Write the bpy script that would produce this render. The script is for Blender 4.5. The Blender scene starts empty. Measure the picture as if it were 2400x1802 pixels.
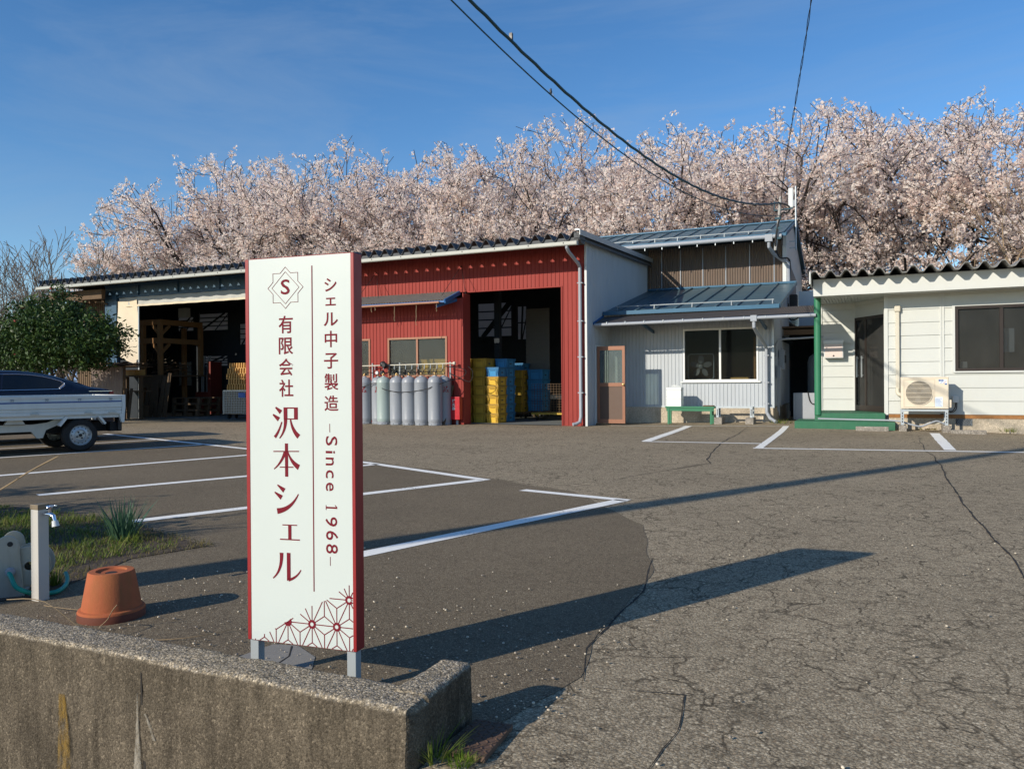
import bpy, bmesh, math, random
import numpy as np
from mathutils import Vector, Matrix, noise as mnoise

# ---------------------------------------------------------------- camera, world, sun
SC = bpy.context.scene
COL = SC.collection
R = math.radians

YAW, PITCH, ROLL = 0.430852, -0.003054, -0.00733
def cam_axes(yaw, pitch, roll):
    cy, sy = math.cos(yaw), math.sin(yaw)
    f = Vector((-sy*math.cos(pitch), cy*math.cos(pitch), math.sin(pitch)))
    r = Vector((cy, sy, 0.0)); u = r.cross(f)
    return r*math.cos(roll)+u*math.sin(roll), -r*math.sin(roll)+u*math.cos(roll), f
_r, _u, _f = cam_axes(YAW, PITCH, ROLL)
cd = bpy.data.cameras.new('camera'); cam = bpy.data.objects.new('camera', cd); COL.objects.link(cam)
mw = Matrix.Identity(4)
for i in range(3):
    mw[i][0] = _r[i]; mw[i][1] = _u[i]; mw[i][2] = -_f[i]
mw.translation = (0, 0, 1.0)
cam.matrix_world = mw
cd.sensor_width = 36; cd.lens = 36*1850/2400
cd.clip_start = 0.02; cd.clip_end = 3000
SC.camera = cam

SUN_EL = R(23.6)
SUN_DIR = Vector((0.465, 0.885, 0)).normalized()          # the way the light travels over the ground
LIGHT = Vector((SUN_DIR.x*math.cos(SUN_EL), SUN_DIR.y*math.cos(SUN_EL), -math.sin(SUN_EL)))
world = bpy.data.worlds.new('World'); SC.world = world; world.use_nodes = True
wn = world.node_tree.nodes; wl = world.node_tree.links
bg = wn['Background']; sky = wn.new('ShaderNodeTexSky'); sky.sky_type = 'NISHITA'
sky.sun_disc = False; sky.sun_elevation = SUN_EL
sky.sun_rotation = math.atan2(-SUN_DIR.x, -SUN_DIR.y)     # clockwise from +Y: where the sun stands
sky.altitude = 0; sky.air_density = 1.0; sky.dust_density = 0.15; sky.ozone_density = 3.5
hs = wn.new('ShaderNodeHueSaturation'); hs.inputs['Saturation'].default_value = 1.20; hs.inputs['Value'].default_value = 1.0; hs.inputs['Hue'].default_value = 0.503
wl.new(sky.outputs[0], hs.inputs['Color']); wtc = wn.new('ShaderNodeTexCoord'); wmp = wn.new('ShaderNodeMapping'); wmp.inputs['Scale'].default_value = (1.0, 1.6, 5.5); wmp.inputs['Rotation'].default_value = (0.0, R(8), R(30))
wno = wn.new('ShaderNodeTexNoise'); wno.inputs['Scale'].default_value = 2.2; wno.inputs['Detail'].default_value = 7; wno.inputs['Roughness'].default_value = .62; wno.inputs['Distortion'].default_value = .6
wrp = wn.new('ShaderNodeMapRange'); wrp.inputs['From Min'].default_value = .44; wrp.inputs['From Max'].default_value = .80; wrp.inputs['To Min'].default_value = 0.0; wrp.inputs['To Max'].default_value = .30
wmx = wn.new('ShaderNodeMix'); wmx.data_type = 'RGBA'; wmx.inputs[7].default_value = (2.2, 2.9, 3.9, 1)
wl.new(wtc.outputs['Generated'], wmp.inputs['Vector']); wl.new(wmp.outputs[0], wno.inputs['Vector']); wl.new(wno.outputs['Fac'], wrp.inputs[0]); wl.new(wrp.outputs[0], wmx.inputs[0])
wl.new(hs.outputs[0], wmx.inputs[6]); wl.new(wmx.outputs[2], bg.inputs[0]); bg.inputs[1].default_value = 0.15
sl = bpy.data.lights.new('sun', 'SUN'); sun = bpy.data.objects.new('sun', sl); COL.objects.link(sun)
sl.energy = 5.0; sl.angle = R(0.53); sl.color = (1.0, 0.91, 0.77)
sun.rotation_euler = LIGHT.to_track_quat('-Z', 'Y').to_euler()
sun.location = (-10, -20, 30)
SC.view_settings.view_transform = 'Standard'; SC.view_settings.look = 'None'
SC.view_settings.exposure = 0.0; SC.view_settings.gamma = 1.0
SC.cycles.max_bounces = 6; SC.cycles.transparent_max_bounces = 12
SC.cycles.diffuse_bounces = 4; SC.cycles.glossy_bounces = 3

rnd = random.Random(7)

# ---------------------------------------------------------------- materials
MATS = {}
def srgb(r, g, b):
    f = lambda c: ((c/255+0.055)/1.055)**2.4 if c > 10 else c/255/12.92
    return (f(r), f(g), f(b))
class NT:
    def __init__(s, name):
        s.m = bpy.data.materials.new(name); s.m.use_nodes = True
        s.n = s.m.node_tree.nodes; s.l = s.m.node_tree.links
        s.b = s.n['Principled BSDF']; s.out = s.n['Material Output']
    def node(s, t, **kw):
        x = s.n.new(t)
        for k, v in kw.items():
            if k in x.inputs: x.inputs[k].default_value = v
            else: setattr(x, k, v)
        return x
    def link(s, a, b): s.l.new(a, b)
    def coord(s, scale=(1, 1, 1)):
        tc = s.node('ShaderNodeTexCoord'); mp = s.node('ShaderNodeMapping')
        mp.inputs['Scale'].default_value = scale
        s.link(tc.outputs['Object'], mp.inputs['Vector']); return mp.outputs[0]
    def noise(s, vec, scale, detail=4, rough=.6, dist=0):
        n = s.node('ShaderNodeTexNoise'); n.inputs['Scale'].default_value = scale
        n.inputs['Detail'].default_value = detail; n.inputs['Roughness'].default_value = rough
        n.inputs['Distortion'].default_value = dist
        s.link(vec, n.inputs['Vector']); return n.outputs['Fac']
    def voro(s, vec, scale, feature='F1', out='Distance', rand=1.0):
        n = s.node('ShaderNodeTexVoronoi'); n.feature = feature; n.inputs['Scale'].default_value = scale
        n.inputs['Randomness'].default_value = rand
        s.link(vec, n.inputs['Vector']); return n.outputs[out]
    def ramp(s, fac, stops):
        r = s.node('ShaderNodeValToRGB'); e = r.color_ramp.elements
        while len(e) < len(stops): e.new(0.5)
        for i, (p, c) in enumerate(stops):
            e[i].position = p; e[i].color = (*c, 1) if not isinstance(c, (int, float)) else (c, c, c, 1)
        s.link(fac, r.inputs[0]); return r.outputs[0]
    def mix(s, fac, a, b, mode='MIX'):
        x = s.node('ShaderNodeMix'); x.data_type = 'RGBA'; x.blend_type = mode
        for sock, v in ((x.inputs[0], fac), (x.inputs[6], a), (x.inputs[7], b)):
            if isinstance(v, (int, float)): sock.default_value = v
            elif isinstance(v, tuple): sock.default_value = (*v, 1) if len(v) == 3 else v
            else: s.link(v, sock)
        return x.outputs[2]
    def math(s, op, a, b=None):
        x = s.node('ShaderNodeMath'); x.operation = op
        for sock, v in ((x.inputs[0], a), (x.inputs[1], b)):
            if v is None: continue
            if isinstance(v, (int, float)): sock.default_value = v
            else: s.link(v, sock)
        return x.outputs[0]
    def bump(s, h, strength=.3, dist=.01):
        b = s.node('ShaderNodeBump'); b.inputs['Strength'].default_value = strength
        b.inputs['Distance'].default_value = dist; s.link(h, b.inputs['Height'])
        s.link(b.outputs[0], s.b.inputs['Normal'])
    def color(s, c):
        if isinstance(c, tuple): s.b.inputs['Base Color'].default_value = (*c, 1)
        else: s.link(c, s.b.inputs['Base Color'])

def M(name, col, rough=.55, metal=0.0, var=.12, scale=6.0, stretch=(1, 1, 1), bump=0, bscale=60, dirt=0, dirtcol=(.1, .085, .07), spec=.4):
    """a worn painted / metal / plastic surface: base colour broken by soft noise, optional streaky dirt and fine bump"""
    if name in MATS: return MATS[name]
    t = NT(name); v = t.coord(stretch)
    f = t.noise(v, scale, 5, .65)
    lo = tuple(c*(1-var) for c in col); hi = tuple(min(1, c*(1+var)) for c in col)
    c = t.mix(f, lo, hi)
    if dirt:
        v2 = t.coord((1, 1, .18)); d = t.noise(v2, 9, 6, .7)
        d = t.ramp(d, [(.48, 0.0), (.78, 1.0)])
        c = t.mix(t.math('MULTIPLY', d, dirt), c, dirtcol)
    t.color(c)
    t.b.inputs['Roughness'].default_value = rough; t.b.inputs['Metallic'].default_value = metal
    t.b.inputs['Specular IOR Level'].default_value = spec
    rr = t.noise(v, scale*2.3, 3); t.link(t.ramp(rr, [(0, max(.05, rough-.12)), (1, min(1, rough+.12))]), t.b.inputs['Roughness'])
    if bump:
        t.bump(t.noise(t.coord(), bscale, 3), bump, .004)
    MATS[name] = t.m; return t.m

def glass_mat(name, tint, gloss=.25, rough=.02, film=0.0, filmcol=(.3, .3, .3)):
    if name in MATS: return MATS[name]
    t = NT(name); t.n.remove(t.b)
    tr = t.node('ShaderNodeBsdfTransparent'); tr.inputs[0].default_value = (*tint, 1)
    gl = t.node('ShaderNodeBsdfGlossy'); gl.inputs['Roughness'].default_value = rough
    lw = t.node('ShaderNodeLayerWeight'); lw.inputs[0].default_value = gloss
    m1 = t.node('ShaderNodeMixShader'); t.link(lw.outputs['Fresnel'], m1.inputs[0]); t.link(tr.outputs[0], m1.inputs[1]); t.link(gl.outputs[0], m1.inputs[2])
    o = m1.outputs[0]
    if film:
        df = t.node('ShaderNodeBsdfDiffuse'); df.inputs[0].default_value = (*filmcol, 1)
        m2 = t.node('ShaderNodeMixShader'); n = t.noise(t.coord((1, 1, .6)), 3, 4)
        t.link(t.ramp(n, [(.2, film*.6), (.8, min(1, film*1.3))]), m2.inputs[0])
        t.link(o, m2.inputs[1]); t.link(df.outputs[0], m2.inputs[2]); o = m2.outputs[0]
    t.link(o, t.out.inputs[0]); MATS[name] = t.m; return t.m

def translucent_mat(name, col, clear=.0, trans=.6):
    if name in MATS: return MATS[name]
    t = NT(name); t.n.remove(t.b)
    n = t.noise(t.coord((1, 1, .3)), 5, 5); c = t.mix(n, tuple(x*.8 for x in col), col)
    d = t.node('ShaderNodeBsdfDiffuse'); t.link(c, d.inputs[0])
    tl = t.node('ShaderNodeBsdfTranslucent'); t.link(c, tl.inputs[0])
    m = t.node('ShaderNodeMixShader'); m.inputs[0].default_value = trans
    t.link(d.outputs[0], m.inputs[1]); t.link(tl.outputs[0], m.inputs[2]); o = m.outputs[0]
    if clear:
        tr = t.node('ShaderNodeBsdfTransparent'); tr.inputs[0].default_value = (*[min(1, x*1.6+.2) for x in col], 1)
        m2 = t.node('ShaderNodeMixShader'); m2.inputs[0].default_value = clear
        t.link(o, m2.inputs[1]); t.link(tr.outputs[0], m2.inputs[2]); o = m2.outputs[0]
    t.link(o, t.out.inputs[0]); MATS[name] = t.m; return t.m

def leaf_mat(name, cols, trans=.35, rough=.6, gloss=0.0):
    """small leaves or petals: every card its own shade of a few tones, partly see-through to light"""
    if name in MATS: return MATS[name]
    t = NT(name); t.n.remove(t.b)
    g = t.node('ShaderNodeNewGeometry')
    c = t.ramp(g.outputs['Random Per Island'], [(i/(len(cols)-1), x) for i, x in enumerate(cols)])
    d = t.node('ShaderNodeBsdfPrincipled'); t.link(c, d.inputs['Base Color']); d.inputs['Roughness'].default_value = rough
    d.inputs['Specular IOR Level'].default_value = gloss
    tl = t.node('ShaderNodeBsdfTranslucent'); t.link(c, tl.inputs[0])
    m = t.node('ShaderNodeMixShader'); m.inputs[0].default_value = trans
    t.link(d.outputs[0], m.inputs[1]); t.link(tl.outputs[0], m.inputs[2]); t.link(m.outputs[0], t.out.inputs[0])
    MATS[name] = t.m; return t.m

def asphalt_mat(name, base, stone, grain=110., crack=1.0, contrast=1.0):
    """worn asphalt: pebbles of many tones set in dark binder, larger soiled areas, fine cracks"""
    t = NT(name); v = t.coord()
    big = t.noise(v, .55, 5, .62); mid = t.noise(v, 4.2, 5, .65)
    tone = t.math('ADD', t.ramp(big, [(.25, .80), (.75, 1.12)]), t.ramp(mid, [(.3, -.10), (.72, .10)]))
    n = t.node('ShaderNodeTexVoronoi'); n.inputs['Scale'].default_value = grain; t.link(v, n.inputs['Vector'])
    sp = t.node('ShaderNodeSeparateColor'); t.link(n.outputs['Color'], sp.inputs[0])
    c1 = t.ramp(sp.outputs[0], [(0., tuple(x*.42 for x in base)), (.25, stone[1]), (.55, base), (.80, stone[0]), (.95, stone[2]), (1., tuple(min(.9, x*1.25) for x in stone[2]))])
    c1 = t.mix(t.ramp(sp.outputs[1], [(.80, 0.), (.95, .6)]), c1, stone[3])
    gap = t.ramp(n.outputs['Distance'], [(.38, 0.), (.72, .75*contrast)])
    c1 = t.mix(gap, c1, tuple(x*.26 for x in base))
    n2 = t.node('ShaderNodeTexVoronoi'); n2.inputs['Scale'].default_value = grain*2.6; t.link(v, n2.inputs['Vector'])
    sp2 = t.node('ShaderNodeSeparateColor'); t.link(n2.outputs['Color'], sp2.inputs[0])
    c2 = t.ramp(sp2.outputs[0], [(0., tuple(x*.35 for x in base)), (.5, tuple(x*.9 for x in base)), (1., stone[2])])
    c = t.mix(t.ramp(t.noise(v, grain*.12, 3), [(.40, .25), (.62, .75)]), c1, c2)
    c = t.mix(1.0, c, tone, 'MULTIPLY')
    h = t.math('SUBTRACT', t.math('MULTIPLY', sp.outputs[2], .6), gap)
    if crack:
        vd = t.node('ShaderNodeVectorMath'); vd.operation = 'ADD'
        nn = t.node('ShaderNodeTexNoise'); nn.inputs['Scale'].default_value = 5; nn.inputs['Detail'].default_value = 6; t.link(v, nn.inputs['Vector'])
        sc2 = t.node('ShaderNodeVectorMath'); sc2.operation = 'SCALE'; sc2.inputs['Scale'].default_value = .24; t.link(nn.outputs['Color'], sc2.inputs[0])
        t.link(v, vd.inputs[0]); t.link(sc2.outputs[0], vd.inputs[1])
        tot = None
        for s, w, lo in ((2.9, .019, .40), (6.4, .027, .40), (13., .036, .54)):
            e = t.voro(vd.outputs[0], s, 'DISTANCE_TO_EDGE')
            k = t.ramp(e, [(w*.35, 1.), (w, 0.)])
            keep = t.ramp(t.noise(v, .9*s/2.6, 3), [(lo, 0.), (lo+.16, 1.)])
            k = t.math('MULTIPLY', k, keep)
            tot = k if tot is None else t.math('MAXIMUM', tot, k)
        c = t.mix(t.math('MULTIPLY', tot, .80*crack), c, tuple(x*.16 for x in base))
    t.color(c); t.b.inputs['Roughness'].default_value = .95; t.b.inputs['Specular IOR Level'].default_value = .15
    t.bump(h, .35, .003)
    MATS[name] = t.m; return t.m

A_BASE = (0.3234, 0.2562, 0.168)
ST = ((0.4386, 0.3612, 0.2451), (0.2064, 0.172, 0.1247), (0.6192, 0.5246, 0.3698), (0.344, 0.2408, 0.1462))
ASPHALT = asphalt_mat('asphalt_worn', A_BASE, ST, 105, 1.0)
ASPHALT2 = asphalt_mat('asphalt_patch', (0.172, 0.1344, 0.0896), ((0.246, 0.1952, 0.1271), (0.123, 0.0992, 0.0713), (0.3608, 0.2993, 0.205), (0.2009, 0.1443, 0.0918)), 170, 0.0, .8)

def line_mat():
    t = NT('road_paint'); v = t.coord()
    c = t.mix(t.noise(v, 30, 4), (.78, .76, .70), (.95, .93, .86))
    t.color(c); t.b.inputs['Roughness'].default_value = .8
    tr = t.node('ShaderNodeBsdfTransparent'); m = t.node('ShaderNodeMixShader')
    a = t.noise(v, 55, 5, .75); b = t.noise(v, 3.1, 4)
    k = t.ramp(t.math('ADD', t.math('MULTIPLY', a, .7), t.math('MULTIPLY', b, .5)), [(.69, 0.), (.79, .9)])
    t.link(k, m.inputs[0]); t.link(t.b.outputs[0], m.inputs[1]); t.link(tr.outputs[0], m.inputs[2]); t.link(m.outputs[0], t.out.inputs[0])
    MATS['road_paint'] = t.m; return t.m
PAINT = line_mat()

def concrete_mat(name, base, speck=1.0, scale=1.0, stain=.5, top=0.0):
    """weathered concrete: small stones and grit in the paste, soot-dark runs, pits; its washed top shows pale pebbles"""
    t = NT(name); v = t.coord()
    big = t.noise(v, 3.0*scale, 6, .70); c = t.mix(t.ramp(big, [(.30, 0.), (.70, 1.)]), tuple(x*.62 for x in base), tuple(x*1.25 for x in base))
    st = t.noise(t.coord((1, 1, .13)), 13*scale, 6, .72)
    c = t.mix(t.math('MULTIPLY', t.ramp(st, [(.46, 0.), (.66, 1.)]), stain), c, tuple(x*.42 for x in base))
    st2 = t.noise(t.coord((1, 1, .2)), 21*scale, 5, .7)
    c = t.mix(t.math('MULTIPLY', t.ramp(st2, [(.56, 0.), (.70, 1.)]), stain*.55), c, tuple(min(1, x*2.0) for x in base))
    def grit(sc):
        n = t.node('ShaderNodeTexVoronoi'); n.inputs['Scale'].default_value = sc*scale; t.link(v, n.inputs['Vector'])
        s = t.node('ShaderNodeSeparateColor'); t.link(n.outputs['Color'], s.inputs[0]); return n, s
    n1, s1 = grit(125); n2, s2 = grit(300)
    m1 = t.ramp(s1.outputs[0], [(0., .30), (.35, .85), (.75, 1.1), (.93, 1.5), (1., 2.6)]); m2 = t.ramp(s2.outputs[0], [(0., .40), (.5, 1.0), (.9, 1.35), (1., 2.0)])
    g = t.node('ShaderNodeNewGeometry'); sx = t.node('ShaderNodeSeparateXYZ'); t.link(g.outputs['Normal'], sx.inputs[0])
    c = t.mix(.75*speck, c, m1, 'MULTIPLY'); c = t.mix(.8*speck, c, m2, 'MULTIPLY')
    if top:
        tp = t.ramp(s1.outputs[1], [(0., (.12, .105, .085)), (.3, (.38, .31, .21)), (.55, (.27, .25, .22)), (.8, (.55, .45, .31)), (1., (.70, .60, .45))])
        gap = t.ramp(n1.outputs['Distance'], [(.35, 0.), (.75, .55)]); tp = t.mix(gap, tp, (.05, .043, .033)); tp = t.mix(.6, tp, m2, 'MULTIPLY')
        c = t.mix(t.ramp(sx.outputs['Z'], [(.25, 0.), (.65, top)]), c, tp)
    pit = t.ramp(t.voro(v, 60*scale), [(.06, 1.), (.16, 0.)]); pit = t.math('MULTIPLY', pit, t.ramp(t.noise(v, 20*scale, 2), [(.54, 0.), (.60, 1.)]))
    c = t.mix(t.math('MULTIPLY', pit, .8), c, (.02, .017, .013))
    t.color(c); t.b.inputs['Roughness'].default_value = .95; t.b.inputs['Specular IOR Level'].default_value = .15
    h = t.math('SUBTRACT', t.math('SUBTRACT', t.math('MULTIPLY', s2.outputs[1], .5), t.math('MULTIPLY', n1.outputs['Distance'], .9)), t.math('MULTIPLY', pit, 1.5))
    t.bump(h, .55, .005)
    MATS[name] = t.m; return t.m
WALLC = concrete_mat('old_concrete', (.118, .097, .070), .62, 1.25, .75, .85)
FOUND = concrete_mat('pale_concrete', (.50, .43, .33), .35, .5, .25)
BLOCK = concrete_mat('block_concrete', (.30, .27, .23), .8, .8, .3)

RED = M('red_steel', (.285, .046, .037), .6, 0, .16, 1.4, (1, 1, .35), dirt=.2, dirtcol=(.22, .03, .025), spec=.15)
SILVER = M('galvanised_siding', (.42, .45, .475), .5, .05, .12, 2.5, (1, 1, .3), dirt=.25, dirtcol=(.30, .31, .32))
ROOFDK = M('slate_roof', (.095, .10, .105), .8, 0, .3, 5, dirt=.3)
GUTTER = M('cream_gutter', (.40, .41, .37), .45, 0, .08, 4, dirt=.25, dirtcol=(.35, .33, .28))
WHITE = M('white_paint', (.60, .62, .61), .4, 0, .05, 3)
BLUEST = M('blue_steel', (.030, .085, .145), .5, 0, .25, 3, dirt=.3, dirtcol=(.03, .03, .035))
BLUEBR = M('blue_fascia', (.025, .115, .30), .5, 0, .2, 5)
TARP = M('cream_tarpaulin', (.66, .56, .41), .6, 0, .10, 2.2, bump=.25, bscale=7)
TARPG = M('grey_tarpaulin', (.42, .42, .39), .6, 0, .10, 2.2, bump=.25, bscale=7)
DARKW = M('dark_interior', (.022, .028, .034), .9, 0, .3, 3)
DARKFLOOR = M('shop_floor', (.16, .17, .165), .75, 0, .25, 3)
BROWNAL = M('bronze_aluminium', (.27, .125, .075), .45, .2, .15, 5)
BROWNDK = M('dark_bronze_frame', (.035, .026, .022), .4, .2, .15, 5)
BROWNPANEL = M('brown_door_panel', (.115, .072, .052), .55, 0, .12, 4)
OFFW = M('office_siding', (.545, .56, .525), .55, 0, .05, 2.0, (1, 1, .5), dirt=.16, dirtcol=(.52, .50, .42), bump=.15, bscale=180)
OFFTRIM = M('office_trim', (.57, .585, .555), .5, 0, .05, 3, dirt=.15, dirtcol=(.5, .48, .4))
GREEN = M('green_paint', (.030, .175, .088), .5, 0, .15, 3, dirt=.2, dirtcol=(.06, .13, .08))
GREENSTEP = M('green_step_paint', (.028, .135, .07), .7, 0, .2, 6, dirt=.3, dirtcol=(.10, .15, .10), bump=.3, bscale=80)
ROOFBL = M('blue_grey_roof', (.075, .135, .165), .42, .15, .2, 1.6, dirt=.35, dirtcol=(.12, .15, .16))
ROOFBE = M('blue_roof_edge', (.03, .11, .19), .45, .1, .15, 3)
AWNT = M('awning_sheet', (.20, .175, .155), .75, 0, .25, 6, dirt=.3)
RAILM = M('weathered_rail', (.22, .25, .27), .5, .3, .15, 10)
FANG = M('fan_grey', (.10, .105, .11), .5, 0, .1, 8)
GALV = M('galvanised_steel', (.46, .50, .52), .42, .5, .15, 14)
GREYPIPE = M('grey_pvc', (.31, .335, .37), .5, 0, .1, 6)
CREAMPIPE = M('cream_pvc', (.58, .54, .44), .5, 0, .08, 6)
ACBODY = M('ac_casing', (.67, .59, .46), .45, 0, .05, 5)
BLACK = M('black_rubber', (.018, .018, .019), .75, 0, .3, 20)
BLACKPL = M('black_plastic', (.022, .022, .024), .45, 0, .2, 8)
BEAMR = M('painted_beam', (.42, .20, .11), .8, 0, .2, 6)
RUST = M('rusty_iron', (.28, .13, .045), .85, 0, .5, 14)
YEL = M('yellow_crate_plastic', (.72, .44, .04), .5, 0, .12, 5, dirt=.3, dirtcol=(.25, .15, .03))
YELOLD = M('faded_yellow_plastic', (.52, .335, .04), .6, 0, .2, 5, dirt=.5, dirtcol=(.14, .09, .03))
YELRIM = M('yellow_crate_rim_gap_shade', (.36, .215, .025), .55, 0, .2, 5, dirt=.5, dirtcol=(.15, .09, .02))  # rim tone darkened to paint in the shaded gaps between stacked crates
BLURIM = M('blue_crate_rim_gap_shade', (.025, .15, .31), .5, 0, .15, 5)  # same gap shade painted into the blue rims
BLU = M('blue_crate_plastic', (.045, .26, .52), .45, 0, .12, 5, dirt=.2, dirtcol=(.03, .12, .22))
WOOD = M('orange_timber', (.25, .125, .045), .75, 0, .25, 6, (1, 1, .2))
WOODDK = M('old_timber', (.12, .078, .045), .85, 0, .3, 6)
TRAYWOOD = M('tray_wood', (.55, .31, .095), .75, 0, .2, 6)
TERRA = M('terracotta', (.385, .115, .052), .85, 0, .18, 9, bump=.3, bscale=110, dirt=.55, dirtcol=(.20, .12, .035), spec=.15)
TERRADK = M('damp_terracotta', (.13, .038, .022), .75, 0, .2, 9)
SIGNW = M('sign_white', (.555, .605, .575), .35, 0, .02, 4, spec=.3)
SIGNR = M('sign_red', (.27, .016, .018), .45, 0, .06, 6)
SIGNT = M('sign_lettering', (.165, .012, .022), .6, 0, .05, 6, spec=.1)
POSTG = M('grey_post', (.36, .40, .42), .4, .1, .08, 9)
CYL = M('gas_cylinder_grey', (.27, .29, .32), .4, 0, .08, 4, dirt=.2, dirtcol=(.33, .33, .33))
REDBOX = M('red_cabinet', (.42, .012, .022), .35, 0, .06, 5)
BRASS = M('brass', (.42, .28, .12), .4, .7, .15, 20)
TRUCKW = M('truck_white', (.70, .71, .68), .35, 0, .05, 3, dirt=.2, dirtcol=(.40, .36, .30))
TRUCKFR = M('truck_frame', (.55, .53, .46), .55, 0, .15, 5, dirt=.35, dirtcol=(.30, .26, .2))
CARNAVY = M('navy_car_paint', (.007, .010, .024), .16, .0, .1, 2, spec=.6)
CARGLASS = M('car_glass', (.010, .013, .017), .06, 0, .1, 2, spec=.6)
CHROME = M('chrome', (.70, .74, .80), .18, 1.0, .05, 8)
STEELRIM = M('steel_wheel', (.52, .54, .55), .38, .5, .1, 12)
STRIPE = M('blue_stripe', (.035, .075, .27), .5, 0, .05, 5)
BARK = M('cherry_bark', (.048, .038, .034), .95, 0, .4, 8, bump=.6, bscale=14)
BARKG = M('grey_bark', (.125, .098, .075), .95, 0, .3, 8)
FOAM = M('foam_box', (.82, .83, .80), .7, 0, .03, 8)
LABELW = M('paper_label', (.70, .76, .80), .6, 0, .04, 30)
LABELB = M('blue_label', (.03, .11, .35), .5, 0, .05, 30)
HOSE = M('green_hose', (.010, .26, .20), .35, 0, .1, 9)
REEL = M('hose_reel_plastic', (.42, .40, .33), .6, 0, .12, 8, dirt=.6, dirtcol=(.20, .17, .11))
POSTW = M('water_post_pvc', (.50, .475, .43), .45, 0, .05, 6)
BROWNCAP = M('brown_cap', (.20, .155, .10), .6, 0, .1, 9)
GRATE = M('rusty_plate', (.135, .085, .06), .8, .2, .3, 25)
SOIL = M('soil', (.075, .055, .04), 1.0, 0, .4, 18, bump=.8, bscale=90)
PADC = M('smooth_pad', (.24, .225, .20), .85, 0, .15, 7, bump=.3, bscale=70)
CRACK = M('crack_dark', (.030, .026, .022), 1.0, 0, .3, 30)
CABLE = M('teal_cable', (.010, .060, .085), .5, 0, .2, 6)
POLEC = M('concrete_pole', (.36, .35, .33), .9, 0, .1, 4)
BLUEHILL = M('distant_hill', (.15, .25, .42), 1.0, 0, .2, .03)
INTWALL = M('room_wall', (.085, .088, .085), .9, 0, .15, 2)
REDMACH = M('red_machine', (.16, .022, .014), .6, 0, .2, 5)
SHUTTER = M('roller_shutter_grey', (.17, .165, .15), .6, .1, .1, 4)
CORR = M('brown_corrugated', (.30, .24, .21), .7, 0, .2, 4, (1, 1, .25), dirt=.4)
PALEGREEN = M('pale_green_cylinder', (.31, .38, .36), .4, 0, .08, 4)
TANK = M('tank_plastic', (.34, .40, .44), .5, 0, .1, 4)

PANE_OFFICE = glass_mat('office_glass', (.50, .52, .53), .18, .02, .13, (.20, .20, .19))
PANE_RED = glass_mat('workshop_glass', (.82, .84, .82), .22, .03, .10, (.30, .32, .31))
PANE_ANNEX = glass_mat('annex_glass', (.72, .76, .76), .12, .02, .02, (.2, .2, .2))
PANE_DOOR = glass_mat('door_glass', (.55, .62, .58), .22, .05, .35, (.24, .29, .30))
REARLIGHT = translucent_mat('rear_frosted_panel', (.62, .64, .66), 0., .85)
BROWNFRP = translucent_mat('brown_frp_sheet', (.36, .29, .24), .42, .25)
GREYFRP = translucent_mat('grey_frp_sheet', (.22, .20, .19), .22, .35)

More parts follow.
